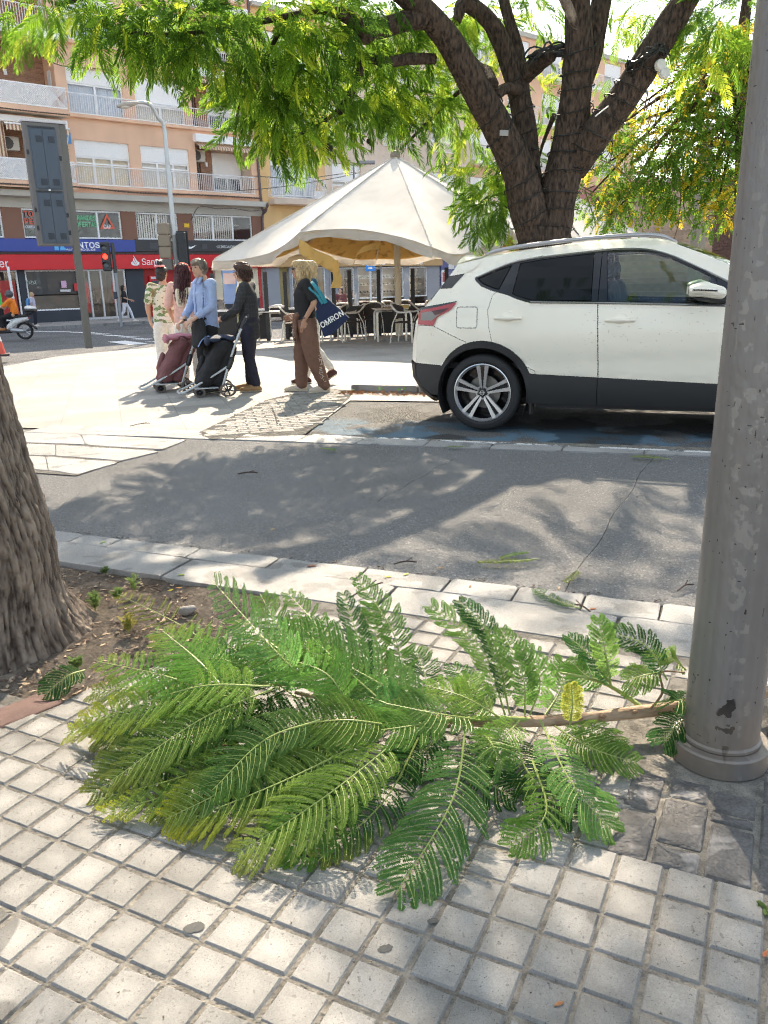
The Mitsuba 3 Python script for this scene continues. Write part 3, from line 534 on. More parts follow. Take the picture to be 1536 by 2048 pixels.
lr = window(A, -8, -3.38, -0.1, 2.2, 0, 3, None, y=0.06, depth=0.4, parent_name='bank_window'); fobj('red_panel', box(-7.9, -3.5, 0.2, 0.22, 0.0, 1.75), mat('bank_red_dim', (0.42, 0.02, 0.02), 0.5), lr)
alu = mat('brushed_aluminium', (0.55, 0.56, 0.58), 0.35, 0.6)
ed = fobj('entrance', cat([box(x, x + 0.09, 0.02, 0.1, -0.24, 2.2) for x in (-0.44, 0.0, 0.6, 1.25, 1.85)] + [box(-0.35, 1.85, 0.03, 0.09, -0.24, -0.12), box(-0.35, 1.85, 0.03, 0.09, 2.13, 2.2)]), alu, A)
for x0, x1 in ((-0.35, 0.0), (0.09, 0.6), (0.69, 1.25), (1.34, 1.85)): fobj('pane', tm([(x0, 0.06, -0.12), (x1, 0.06, -0.12), (x1, 0.06, 2.13), (x0, 0.06, 2.13)], [[0, 1, 2], [0, 2, 3]]), 'pane_glass', ed)
fobj('lobby', cat([box(-0.44, 1.94, 2.4, 2.42, -0.25, 2.2), box(-0.46, -0.44, 0.12, 2.4, -0.25, 2.2), box(1.94, 1.96, 0.12, 2.4, -0.25, 2.2), box(-0.44, 1.94, 0.12, 2.4, 2.2, 2.22)]), mat('lobby_wall', (0.30, 0.25, 0.20), 0.7), ed)
fobj('red_display', cat([box(-0.25, 0.15, 0.5, 0.55, 0.1, 1.6), box(1.35, 1.6, 0.4, 0.45, 0.5, 1.65)]), mat('display_red', (0.55, 0.04, 0.04), 0.5), ed)
fobj('lobby_rack', cat([box(0.2, 0.9, 1.5, 1.7, 0.2, 1.2), box(0.3, 0.45, 1.2, 1.3, 0.9, 1.5)]), col((0.1, 0.09, 0.08)), ed)
aw = fobj('cash_alcove', cat([box(2.95, 7.2, 0.25, 0.3, -0.25, 2.2)]), mat('bank_red_dim', (0.42, 0.02, 0.02), 0.5), A)
fobj('granite_plinth', box(4.0, 7.2, 0.1, 0.25, -0.25, 0.3), grey_dark, A)
at_ = fobj('cash_machine', bbox(3.3, 3.95, 0.05, 0.25, 0.55, 1.85, 0.02), 'bank_red', A)
fobj('screen', box(3.4, 3.85, 0.02, 0.049, 0.8, 1.6), mat('atm_screen', (0.035, 0.05, 0.08), 0.2), at_); fobj('keypad', box(3.4, 3.85, 0.0, 0.019, 0.72, 0.8), alu, at_); fobj('header', box(3.36, 3.9, 0.02, 0.049, 1.68, 1.8), col((0.7, 0.65, 0.65)), at_)
fobj('logo_card', panel(Polygon([(3.5, 1.05), (3.75, 1.05), (3.5, 1.4)]), 0.01, 0.019), col((0.35, 0.5, 0.65)), at_)
fobj('cream_wall', box(7.2, 10.0, 0.0, 0.3, 0.5, 2.209), mat('cream_wall', (0.66, 0.58, 0.42), 0.7), A); fobj('red_pillar', box(10.0, 10.2, -0.02, 0.3, -0.25, 2.209), 'bank_red_dim', A); fobj('grey_pillar', box(10.2, 10.55, -0.01, 0.3, -0.25, 2.209), plaster('grey_stone', (0.25, 0.24, 0.22)), A); fobj('counter_base', box(7.2, 10.0, -0.02, 0.3, -0.25, 0.5), grey_dark, A)
fobj('vent', box(7.95, 8.25, -0.02, 0, 1.85, 2.15), col((0.25, 0.2, 0.17)), A)
# downpipe and cables at the corner
fobj('downpipe', cat([tube(smoothpath([(10.45, -0.1, 18), (10.45, -0.1, 6.2), (10.5, -0.7, 5.6), (10.5, -0.1, 5.0), (10.5, -0.1, 3.7)], 30), 0.07, 8)]), col((0.14, 0.10, 0.10)), A)
fobj('facade_cable', cat([tube(smoothpath([(-8, -0.92, 5.95), (-3, -0.92, 5.9), (-0.3, -0.9, 5.93), (3, -0.3, 5.88), (7, -0.3, 5.94), (10.4, -0.3, 5.92)], 40), 0.035, 6), tube(smoothpath([(-8, -0.95, 9.13), (-3, -0.95, 9.02), (-0.3, -0.92, 9.04)], 20), 0.025, 6), tube(smoothpath([(-6, -1, 12.0), (-2.4, -1, 11.7), (-0.4, -0.5, 11.2), (1.5, -0.15, 11.36), (3, -0.1, 11.4)], 30), 0.02, 5), tube(smoothpath([(6.0, -0.02, 4.7), (6.2, -0.62, 5.3), (7.3, -0.62, 5.25), (8.2, -0.62, 5.3), (9.4, -0.62, 5.2), (10.4, -0.62, 5.35)], 40), 0.02, 5)]), col((0.10, 0.07, 0.06)), A)
# ---- ochre building
B = thing('ochre_building', 'narrow ochre rendered building with a curved white balcony, right of the peach block', 'building')
hb = [sbox(11.3, f + 0.05, 14.6, f + 2.3) for f in FL[:3]] + [sbox(12.4, 3.7, 14.4, 4.95)]
fobj('wall', panel(Polygon([(10.56, 2.2), (15.2, 2.2), (15.2, 15.6), (10.56, 15.6)]).difference(shapely.union_all(hb)), 0.02, 0.3), 'ochre_render', B)
fobj('roof', box(10.56, 15.3, -0.3, 11, 15.6, 15.8), 'concrete_beam', B); fobj('back_wall', cat([box(10.56, 15.2, 10.7, 11, -0.25, 15.6), box(14.9, 15.2, 0.3, 10.7, -0.25, 15.6)]), 'ochre_render', B)
for f in FL[:3]:
    window(B, 11.32, 14.58, f + 0.06, f + 2.28, 0.2, 4, 'curtain_cool', y=0.15)
    arc = [(11.05, -0.02), (11.1, -0.5), (11.7, -0.85), (13, -1.0), (14.2, -0.85), (14.85, -0.5), (14.95, -0.02)]
    fobj('balcony_slab', prism(Polygon(arc), 0.3, f - 0.35), 'beige_render', B); railing(B, arc, f + 0.08, f + 1.05, 0.125)
    fobj('balcony_box', bbox(13.9, 14.5, -0.62, -0.3, f + 0.0, f + 0.45, 0.02), white, B)
window(B, 12.4, 14.4, 3.7, 4.95, 0.9, 1, None)
mat('shop_grey', (0.30, 0.31, 0.34), 0.6)
for q in ((10.56, 11.5, 0.02, 0.3, -0.25, 2.2), (12.2, 12.4, 0.0, 0.3, -0.25, 2.2), (14.9, 15.2, 0.02, 0.3, -0.25, 2.2)): fobj('shop_pier', box(*q), 'shop_grey', B)
fobj('fascia', box(10.95, 15.2, -0.25, 0.019, 2.22, 2.9), mat('tan_fascia', (0.52, 0.33, 0.15), 0.7), B); fobj('canopy', box(10.95, 15.2, -0.5, 0.019, 2.901, 3.4), 'beige_render', B)
fobj('yellow_door', box(11.5, 12.2, 0.2, 0.25, -0.25, 2.2), col((0.33, 0.26, 0.10)), B)
window(B, 12.4, 14.9, 0.1, 2.2, 0, 2, None, y=0.05, depth=1.5, parent_name='shop_window')
fobj('fascia_cable', tube(smoothpath([(11, -0.3, 2.95), (12.5, -0.52, 2.98), (13.6, -0.3, 2.9), (13.7, -0.28, 2.3), (15, -0.28, 2.25)], 30), 0.03, 5), col((0.12, 0.06, 0.05)), B)
# ---- beige building with the shoe shop
C_ = thing('beige_building', 'tall beige building over a tan shoe shop front, behind the parasols', 'building')
hc = [sbox(15.75 + k * 4.2, f + 0.9, 18.0 + k * 4.2, f + 2.2) for f in FL[:3] for k in range(3)]
fobj('wall', panel(Polygon([(15.21, 2.2), (28, 2.2), (28, 16.5), (15.21, 16.5)]).difference(shapely.union_all(hc)), 0.01, 0.3), 'beige_render', C_)
fobj('roof', box(15.21, 28, -0.3, 11, 16.5, 16.7), 'concrete_beam', C_); fobj('back_wall', cat([box(15.21, 28, 10.7, 11, -0.25, 16.5), box(27.7, 28, 0.3, 10.7, -0.25, 16.5)]), 'beige_render', C_)
for f in FL[:3]:
    for k in range(3):
        window(C_, 15.77 + k * 4.2, 17.98 + k * 4.2, f + 0.92, f + 2.18, 0.75 if k == 0 else 0.4, 2, 'curtain', y=0.14)
        railing(C_, [(15.6 + k * 4.2, -0.14), (18.2 + k * 4.2, -0.14)], f + 0.3, f + 0.95, 0.13 if k else 0.9)
fobj('fascia', box(15.22, 24.9, -0.3, 0.009, 2.2, 2.88), 'tan_fascia', C_); fobj('canopy', box(15.22, 28, -0.55, 0.009, 2.881, 3.5), 'beige_render', C_)
ftext('PARKS', 17.62, 2.28, 0.5, (0.75, 0.74, 0.70), -0.301, C_, True, 0.90); ftext('PARKS', 21.0, 2.28, 0.5, (0.75, 0.74, 0.70), -0.301, C_, True, 0.90)
for x0, x1 in ((15.22, 15.9), (17.2, 17.5), (19.3, 19.55), (21.5, 22.0), (23.7, 24.9), (27.2, 28)): fobj('shop_pier', box(x0, x1, 0.0, 0.3, -0.25, 2.2), 'shop_grey', C_)
for x0, x1 in ((15.9, 17.2), (17.5, 19.3), (19.55, 21.5), (22.0, 23.7)):
    w = window(C_, x0, x1, 0.2, 2.15, 0, 1, None, y=0.05, depth=1.2, parent_name='shop_window')
    fobj('back_wall', box(x0, x1, 1.0, 1.02, 0.2, 2.15), mat('shop_cream', (0.60, 0.47, 0.30), 0.6), w)
    for z in (0.5, 1.0, 1.45):
        s_ = fobj('shelf', box(x0, x1, 0.6, 1.0, z, z + 0.03), mat('shop_cream', (0.60, 0.47, 0.30), 0.6), w)
        fobj('shoes', cat([m2t(m3.Manifold.batch_hull([sph((x + 0.05, 0.7, z + 0.075), 0.045, 8), sph((x + 0.2, 0.7, z + 0.06), 0.03, 8), sph((x + 0.05, 0.7, z + 0.14), 0.03, 8)])) for x in np.arange(x0 + 0.1, x1 - 0.25, 0.3)]), col((0.045, 0.03, 0.025)), w)
    fobj('shop_lamp', sph_m((x0 + 0.5, 0.6, 1.9), 0.05) if False else box(x0 + 0.4, x0 + 0.6, 0.5, 0.6, 2.08, 2.12), col((0.8, 0.65, 0.4)), w)
pn_ = fobj('notice_board', box(25.0, 27.1, -0.03, 0.28, 0.2, 2.6), mat('poster_violet', (0.10, 0.11, 0.25), 0.5), C_)
for (x0, x1, z0, z1, c) in ((25.05, 25.7, 0.9, 1.9, (0.75, 0.75, 0.74)), (25.15, 25.6, 1.1, 1.75, (0.6, 0.05, 0.07)), (25.75, 26.3, 1.95, 2.55, (0.72, 0.7, 0.66)), (26.35, 27.0, 0.6, 1.4, (0.5, 0.2, 0.1)), (25.1, 25.7, 0.3, 0.85, (0.2, 0.4, 0.6))):
    fobj('poster', box(x0, x1, -0.05 - 0.01 * (c[0] < 0.7), -0.031 - 0.01 * (c[0] < 0.7), z0, z1), col(c), pn_)
fobj('oval_mark', panel(shapely.affinity.scale(shapely.Point(26.3, 2.15).buffer(0.3), 1.6, 0.5), -0.045, -0.031), col((0.3, 0.36, 0.5)), pn_)
aircon(C_, 25.9, -0.35, 2.95)
# ---- taller peach block further along and the low red building, seen through the leaves
D_ = thing('far_peach_building', 'distant peach apartment block with pale balconies seen between the leaves', 'building')
hd = [sbox(29 + k * 4, f + 0.1, 31.4 + k * 4, f + 2.3) for f in FL[:4] for k in range(5)]
fobj('wall', panel(Polygon([(28.01, -0.3), (50, -0.3), (50, 18), (28.01, 18)]).difference(shapely.union_all(hd)), 1.0, 1.3), 'peach_render', D_)
fobj('roof', box(28.01, 50, 0.8, 12, 18, 18.3), 'concrete_beam', D_); fobj('end_wall', cat([box(49.7, 50, 1.3, 12, -0.3, 18), box(28.01, 49.7, 11.7, 12, -0.3, 18)]), 'peach_render', D_)
for f in FL:
    for k in range(5):
        window(D_, 29.02 + k * 4, 31.38 + k * 4, f + 0.12, f + 2.28, 0.4, 2, 'curtain', y=1.12)
        fobj('balcony', box(28.7 + k * 4, 31.7 + k * 4, 0.1, 0.999, f - 0.1, f + 0.08), white, D_); railing(D_, [(28.7 + k * 4, 0.12), (31.7 + k * 4, 0.12)], f + 0.12, f + 1.0, 0.16)
# footway in front of the shops
struct('footway', W_(box(-40, 60, -4.2, 0.0, -0.6, -0.25)), 'plaza_paving', 'raised footway in front of the shops')
struct('footway_edge', W_(box(-40, 60, -4.35, -4.201, -0.6, -0.252)), 'kerb_granite')
# ---- low stone and brick wall building on the right, with a pink house beyond
def rubble(p, n, uv):
    f1, f2, c = voronoi(p.x * 3.2 + p.y * 2.1, p.z * 5.0); j = smoothstep(0.02, 0.12, f2 - f1)
    v = (0.40 + 0.3 * c) * (0.7 + 0.5 * fbm(p.x * 6, p.y * 6, p.z * 6)); return mix(mi.Color3f(0.34, 0.29, 0.23), mi.Color3f(v * 0.62, v * 0.47, v * 0.36), j)
mat('rubble_stone', proc(rubble), 0.9)
Ew = thing('stone_building', 'low rubble stone building with red brick piers and a white sign, behind the white car', 'building')
e0, e1 = np.array((7.637,30,2.696)), np.array((11.443,24,2.3)); ed_ = (e1 - e0)[:2]; el = np.linalg.norm(ed_); ea = math.atan2(ed_[1], ed_[0])
def eobj(name, m, mt, parent=None, **k): return obj(name, placed(m, (e0[0], e0[1], 0), ea), mt, parent, **k)
hole = sbox(el * 0.83, 0.4, el * 1.02, 3.0)
eobj('wall', panel(Polygon([(0, -0.3), (el * 2, -0.3), (el * 2, 3.9), (0, 3.9)]).difference(hole), 0, 0.4), 'rubble_stone', Ew)
eobj('cornice', box(-0.05, el * 2, -0.12, 0.5, 3.901, 4.1), 'brown_stone', Ew); eobj('roof', box(0, el * 2, 0.5, 6, 3.7, 3.9), 'concrete_beam', Ew)
for px_ in (0.70, 0.02):
    pk = fresh(Ew + '__pier'); scene[pk] = mikit.ply(placed(box(el * px_ + 0.01, el * px_ + 0.79, -0.05, -0.001, -0.3, 3.88), (e0[0], e0[1], 0), ea), 'mortar')
    for r_ in range(44):
        off = 0 if r_ % 2 else 0.13; z = -0.28 + r_ * 0.094; xs = [0, 0.26 + off, 0.52 + off, 0.8] if r_ % 2 == 0 else [0, 0.26, 0.52, 0.8]
        for a, b in zip(xs[:-1], xs[1:]): eobj('brick', box(el * px_ + a + 0.006, el * px_ + b - 0.006, -0.085, -0.049, z, z + 0.08), 'red_brick', pk)
ws = eobj('window', cat([box(el * 0.83, el * 0.83 + 0.08, 0.1, 0.2, 0.4, 3.0), box(el * 0.93, el * 0.93 + 0.08, 0.1, 0.2, 1.9, 3.0), box(el * 0.83, el * 1.02, 0.09, 0.2, 1.85, 1.95)]), white, Ew)
eobj('pane', box(el * 0.83, el * 1.02, 0.24, 0.26, 0.4, 3.0), mat('blue_pane', (0.16, 0.22, 0.30), 0.2), ws)
sgn = eobj('sign', box(el * 0.835, el * 1.01, -0.03, 0.05, 1.35, 1.95), col((0.72, 0.73, 0.75)), Ew)
m = text('COMPTABILITAT', 0.3, 0.012, True); v = np.array(m.vertices); m.vertices = np.column_stack([v[:, 0] * 0.8 + el * 0.83 - 0.62, -0.031 - v[:, 2], v[:, 1] + 1.5]); m = m.slice_plane([el * 0.838, 0, 0], [1, 0, 0]).slice_plane([el * 1.005, 0, 0], [-1, 0, 0]); eobj('lettering', m, col((0.03, 0.03, 0.04)), sgn)
eobj('kerb_band', box(el * 0.83, el * 1.02, -0.05, 0.1, 0.1, 0.45), 'brown_stone', Ew)
Pk = thing('pink_house', 'pink rendered low house with brick pilasters beyond the tree trunk', 'building')
p0_, p1_ = np.array((8.084,42,3.292)), np.array((11.615,36,2.904)); pl_ = np.linalg.norm((p1_ - p0_)[:2]); pa_ = math.atan2((p1_ - p0_)[1], (p1_ - p0_)[0])
def pobj(name, m, mt, parent=None, **k): return obj(name, placed(m, (p0_[0], p0_[1], 0), pa_), mt, parent, **k)
pobj('wall', box(-3, pl_, 0, 0.3, -0.3, 5.2), plaster('pink_render', (0.55, 0.26, 0.24)), Pk); pobj('cornice', box(-3, pl_, -0.2, 0, 3.0, 3.25), 'beige_render', Pk); pobj('roof', box(-3, pl_, 0.3, 6, 5.0, 5.2), 'concrete_beam', Pk)
for k in range(5): pobj('pilaster', box(-2 + k * pl_ * 0.26, -1.6 + k * pl_ * 0.26, -0.1, 0, -0.3, 2.999), 'red_brick' if k % 2 else 'beige_render', Pk)
gk = thing('wall_post', 'square grey concrete post standing by the stone building', 'post'); gp = np.array((7.59,20,1.626)); obj('shaft', placed(bbox(-0.13, 0.13, -0.13, 0.13, -0.3, 4.6, 0.02), (gp[0], gp[1], 0), ea), col((0.25, 0.23, 0.19), 0.9), gk)
# ---------------------------------------------------------------- trees
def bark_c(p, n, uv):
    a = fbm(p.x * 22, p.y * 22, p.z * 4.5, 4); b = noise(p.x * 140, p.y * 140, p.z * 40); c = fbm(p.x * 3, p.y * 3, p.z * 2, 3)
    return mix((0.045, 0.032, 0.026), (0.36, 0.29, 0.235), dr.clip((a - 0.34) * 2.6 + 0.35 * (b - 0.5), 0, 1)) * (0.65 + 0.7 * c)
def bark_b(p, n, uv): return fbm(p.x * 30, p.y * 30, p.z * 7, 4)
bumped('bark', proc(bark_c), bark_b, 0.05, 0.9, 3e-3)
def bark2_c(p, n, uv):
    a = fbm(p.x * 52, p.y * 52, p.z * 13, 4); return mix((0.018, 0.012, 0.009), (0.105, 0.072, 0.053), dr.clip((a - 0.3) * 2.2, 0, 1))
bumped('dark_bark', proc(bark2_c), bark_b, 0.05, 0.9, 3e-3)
scene['leaf'] = {'type': 'principledthin', 'base_color': VC, 'roughness': 0.5, 'diff_trans': 1.3, 'spec_trans': 0.0, 'eta': 1.4}
def tmpl_frond(pairs=13, L=1.0, W=0.42, droop=0.35, seed=0, blade=0.05, gap=0.0):
    """light bipinnate leaf: rachis strip and narrow drooping blades; unit length"""
    r = random.Random(seed); V, F = [], []
    def pt(s): return np.array([L * (s - 0.12 * droop * s * s), 0.04 * math.sin(3 * s + seed), -droop * s * s * 0.8])
    for i in range(4):
        s0, s1 = i / 4, (i + 1) / 4; a, b = pt(s0), pt(s1); w = 0.008; n = len(V)
        V += [a + [0, -w, 0], a + [0, w, 0], b + [0, w, 0], b + [0, -w, 0]]; F += [(n, n + 1, n + 2), (n, n + 2, n + 3)]
    for i in range(pairs):
        s = 0.14 + 0.86 * i / (pairs - 1); o = pt(s); l = W * (0.35 + 1.5 * s * (1.12 - s)) * r.uniform(0.85, 1.1); ang = math.radians(r.uniform(52, 70) - 32 * s)
        for sd in (-1, 1):
            if r.random() < gap: continue
            d = np.array([math.cos(ang), sd * math.sin(ang), 0]); dn = -0.25 - 0.35 * r.random(); t = np.array([-d[1], d[0], 0]) * blade / 2 * r.uniform(0.8, 1.3)
            m = o + d * l * 0.5 + np.array([0, 0, dn * l * 0.25]); e = o + d * l * 0.95 + np.array([0.05 * l, 0, dn * l]); n = len(V)
            V += [o, m + t, e, m - t]; F += [(n, n + 1, n + 2), (n, n + 2, n + 3)]
    return np.array(V), np.array(F)
TEMPL = [tmpl_frond(15, droop=dq, seed=k, W=0.34 + 0.03 * (k % 4), blade=0.034 + 0.008 * (k % 3)) for k, dq in enumerate((0.1, 0.3, 0.5, 0.7, 0.9, 0.4))]
def scatter(pos, dirs, size, colr, tmpl=TEMPL, seed=1, roll=0.5):
    """one leaf template per place, joined: returns mesh and colours"""
    g = np.random.default_rng(seed); which = g.integers(0, len(tmpl), len(pos)); Vs, Fs, Cs, n = [], [], [], 0
    for k, (v, f) in enumerate(tmpl):
        i = np.nonzero(which == k)[0]
        if not len(i): continue
        x = dirs[i] / np.linalg.norm(dirs[i], axis=1, keepdims=True); up = np.array([0, 0, 1.0]) + g.normal(0, roll, (len(i), 3))
        y = np.cross(up, x); y /= np.linalg.norm(y, axis=1, keepdims=True); z = np.cross(x, y)
        W = pos[i][:, None] + size[i][:, None, None] * (v[None, :, :1] * x[:, None] + v[None, :, 1:2] * y[:, None] + v[None, :, 2:] * z[:, None])
        Vs.append(W.reshape(-1, 3)); Fs.append((f[None] + (np.arange(len(i)) * len(v))[:, None, None]).reshape(-1, 3) + n); n += len(i) * len(v); Cs.append(np.repeat(colr[i], len(v), 0))
    return tm(np.vstack(Vs), np.vstack(Fs)), np.vstack(Cs)
def limb(pts, radii, n=14, seg=None, amp=0.08, seed=0):
    P = smoothpath(pts, seg or max(8, int(6 * len(pts)))); r = np.interp(np.linspace(0, 1, len(P)), np.linspace(0, 1, len(radii)), radii)
    g = np.random.default_rng(seed); w = 1 + amp * (meshkit.noise(np.stack(np.meshgrid(np.linspace(0, len(P) * 0.35, len(P)), np.arange(n) * 0.9, [seed * 3.3], indexing='ij'), -1)[:, :, 0]) - 0.5) * 2
    w[:, -1] = w[:, -1]
    return tube(P, r, n, True, w)
# ---- the big jacaranda behind the car
J = thing('jacaranda_tree', 'big multi stemmed tree with feathery bright green leaves, behind the white car', 'tree')
JY = 10.6
tr = {
 'trunk': ([(2.11,10.6,0.81), (2.088,10.6,1.305), (2.096,10.6,1.668), (2.113,10.6,1.935)], (0.40, 0.36, 0.33, 0.32)),
 'stem': ([(1.998,10.6,1.789), (1.874,10.55,2.142), (1.757,10.5,2.54), (1.492,10.4,3.003), (1.198,10.2,3.399), (0.865,10,3.869), (0.578,9.8,4.112), (0.151,9.5,4.356), (-0.485,9.2,4.685)], (0.22, 0.23, 0.205, 0.185, 0.168, 0.15, 0.13, 0.11, 0.08)),
 'stem_001': ([(2.013,10.75,2.035), (1.907,10.8,2.572), (1.866,10.85,3.096), (1.777,10.9,3.556), (1.623,10.9,3.944), (1.411,10.8,4.271), (1.102,10.7,4.443), (0.987,10.6,4.226)], (0.18, 0.16, 0.145, 0.13, 0.115, 0.10, 0.09, 0.05)),
 'stem_002': ([(2.18,10.6,1.785), (2.261,10.6,2.31), (2.365,10.6,2.82), (2.392,10.5,3.352), (2.396,10.4,3.806), (2.336,10.3,4.239), (2.265,10.2,4.699), (2.087,10,5.282)], (0.23, 0.235, 0.22, 0.19, 0.17, 0.15, 0.13, 0.07)),
 'stem_003': ([(2.438,10.45,3.395), (2.56,10.5,3.826), (2.667,10.6,4.317), (2.753,10.7,4.855), (2.936,11,5.71)], (0.10, 0.125, 0.12, 0.11, 0.06)),
 'stem_004': ([(2.417,10.6,2.593), (2.623,10.4,2.95), (2.873,10.3,3.276), (3.109,10.2,3.64), (3.341,10.1,4.037), (3.543,10,4.367), (3.844,9.8,4.896)], (0.17, 0.185, 0.175, 0.17, 0.155, 0.13, 0.07)),
 'branch': ([(1.834,10.9,3.499), (1.778,11,4.019), (1.644,11.1,4.482), (1.561,11.3,4.974)], (0.10, 0.085, 0.07, 0.05)),
 'branch_001': ([(1.859,10.9,3.72), (1.972,10.7,3.791), (2.109,10.5,3.826)], (0.11, 0.10, 0.06)),
 'branch_002': ([(1.427,10.4,3.408), (1.573,10.6,3.51), (1.785,10.8,3.535)], (0.07, 0.065, 0.07)),
 'branch_003': ([(1.383,10.3,3.494), (1.362,10.6,3.692), (1.277,10.9,3.843), (1.166,11.3,4.134)], (0.075, 0.06, 0.045, 0.03)),
 'branch_004': ([(0.704,10.1,3.732), (0.418,10,3.715), (0.165,9.9,3.667), (0.017,9.9,3.7), (-0.091,9.8,3.728)], (0.06, 0.065, 0.06, 0.055, 0.03)),
 'branch_005': ([(0.551,9.8,4.065), (0.304,9.7,3.996), (0.008,9.6,3.895), (-0.083,9.5,3.824), (-0.161,9.4,3.925), (-0.32,9.3,3.978), (-0.517,9.2,3.99)], (0.12, 0.10, 0.095, 0.08, 0.07, 0.06, 0.03)),
 'branch_006': ([(-0.069,9.8,3.742), (-0.169,9.7,3.453), (-0.366,9.6,3.166), (-0.641,9.5,2.957), (-0.907,9.4,2.849)], (0.035, 0.03, 0.026, 0.02, 0.012)),
 'branch_007': ([(-0.126,9.85,3.682), (-0.263,9.9,3.296), (-0.556,9.9,2.996), (-0.732,9.9,2.871)], (0.03, 0.025, 0.018, 0.012)),
 'branch_008': ([(-0.517,9.2,3.99), (-1.005,9,3.857), (-1.474,8.8,3.726), (-1.988,8.7,3.669), (-2.482,8.6,3.696)], (0.035, 0.03, 0.026, 0.02, 0.012)),
 'branch_009': ([(0.151,9.5,4.356), (-0.685,9,4.281), (-1.5,8.6,4.088), (-2.248,8.4,3.962), (-2.869,8.3,3.826)], (0.07, 0.06, 0.045, 0.03, 0.015)),
 'branch_010': ([(1.321,11,3.754), (0.976,11.3,3.541), (0.599,11.5,3.232), (0.335,11.6,3.011)], (0.03, 0.025, 0.02, 0.012)),
 'branch_011': ([(2.189,10.7,3.231), (2.117,11,2.941), (2.098,11.2,2.734)], (0.03, 0.02, 0.012)),
 'branch_012': ([(-0.932,9.2,3.82), (-1.185,9.4,3.506), (-1.434,9.5,3.197), (-1.526,9.6,2.92)], (0.025, 0.02, 0.016, 0.01)),
 'branch_013': ([(2.377,10.3,3.961), (2.26,10.2,4.138), (2.118,10.1,4.333), (2.007,10,4.544)], (0.05, 0.055, 0.055, 0.05)),
}
for k, (nm_, (pts, rad)) in enumerate(tr.items()):
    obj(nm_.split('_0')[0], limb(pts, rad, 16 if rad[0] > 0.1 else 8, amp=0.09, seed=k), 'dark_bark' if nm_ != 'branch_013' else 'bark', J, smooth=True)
# crown: clumps of leaves hung on the boughs in view, then the crown above the frame
CL = []   # centre, radius, leaves, brightness
g = np.random.default_rng(3)
def unp_(px, py, Y):
    """a point of the crown: column px, row py of the survey sheet, at the distance Y"""
    f = 1605.0; d = np.array([(px - 768) / f, (py - 1024) / f, 1]) @ np.array([[0.99967758, -0.00706281, -0.02438977], [-0.02539181, -0.2780633, -0.96022709], [0, 0.96053679, -0.27815299]])
    return d * (Y / d[1]) + EYE
JC = [(-3.084,8.4,3.88,0.55,34),(-2.772,8.4,3.813,0.55,40),(-2.464,8.5,3.772,0.6,46),(-2.232,8.6,3.808,0.6,46),(-2.016,8.8,3.643,0.5,44),(-2.459,8.7,3.756,0.35,20),(-2.09,8.6,3.813,0.6,50),(-1.716,8.8,3.732,0.7,60),(-1.719,8.9,3.662,0.45,32),(-1.51,8.8,3.877,0.7,60),(-1.965,8.9,3.676,0.35,24),(-1.327,9.1,3.749,0.7,60),(-1.052,9,3.901,0.7,60),(-1.118,9.3,3.519,0.6,50),(-1.344,9.4,3.486,0.45,34),(-1.32,9.5,3.291,0.45,40),(-0.992,9.5,3.404,0.55,50),(-1.114,9.5,3.175,0.5,46),(-0.852,9.5,3.046,0.5,48),(-0.685,9.6,3.306,0.5,44),(-0.593,9.6,2.958,0.4,40),(-0.762,9.6,2.862,0.25,22),(-1.02,9.5,2.951,0.35,26),(-1.391,9.5,3.059,0.3,20),(-0.74,9.3,3.787,0.7,60),(-0.555,9.5,3.633,0.6,46),(-0.333,9.5,3.886,0.7,55),(-0.218,9.4,4.086,0.7,50),(-0.32,10,3.378,0.5,42),(-0.16,10.3,3.277,0.4,36),(0.023,10.5,3.594,0.6,50),(0.329,10.8,3.814,0.6,46),(0.141,10.9,3.493,0.5,42),(0.462,11.2,3.602,0.6,50),(0.655,11.3,3.327,0.5,40),(0.331,11.2,3.317,0.4,36),(0.864,11.5,3.729,0.6,50),(1.019,11.8,3.302,0.5,36),(1.24,12,3.64,0.5,36),(0.21,10.6,4.009,0.6,46),(0.592,11.2,3.927,0.6,46),(0.098,10.2,4.261,0.6,46),(0.815,10.8,4.363,0.7,46),(1.26,11.6,4.407,0.7,44),(1.641,11.6,4.681,0.7,40),(1.239,12,4.037,0.6,40),(1.681,12.3,4.218,0.6,30),(1.517,11.2,2.627,0.5,44),(1.397,11,2.369,0.45,50),(1.578,10.9,2.176,0.35,40),(1.247,10.8,2.176,0.3,24),(1.707,11.4,2.768,0.5,34),(1.269,11.6,2.742,0.4,26),(2.228,12,4.667,0.7,36),(2.465,12.4,3.974,0.5,24),(2.626,12.4,3.397,0.4,18),(2.373,12.6,3.697,0.4,16),(3.231,12,4.469,0.5,18),(3.241,11.6,4.532,0.6,24),(3.353,12.6,4.06,0.4,12),(3.423,10.6,4.351,0.5,30),(3.804,10.2,4.178,0.6,50),(3.949,10.2,3.824,0.5,40),(4.07,10,4.017,0.6,50),(-0.54,9.6,4.104,0.6,34),(0.094,10.3,4.089,0.6,30),(0.707,11,4.152,0.6,30),(1.248,11.5,4.605,0.6,30),(-0.911,9.1,3.97,0.5,26),(-1.385,8.9,3.838,0.5,26)]
for (x, y, z, rd, n_) in JC: CL.append((np.array([x, y, z]), rd * 0.84, n_))
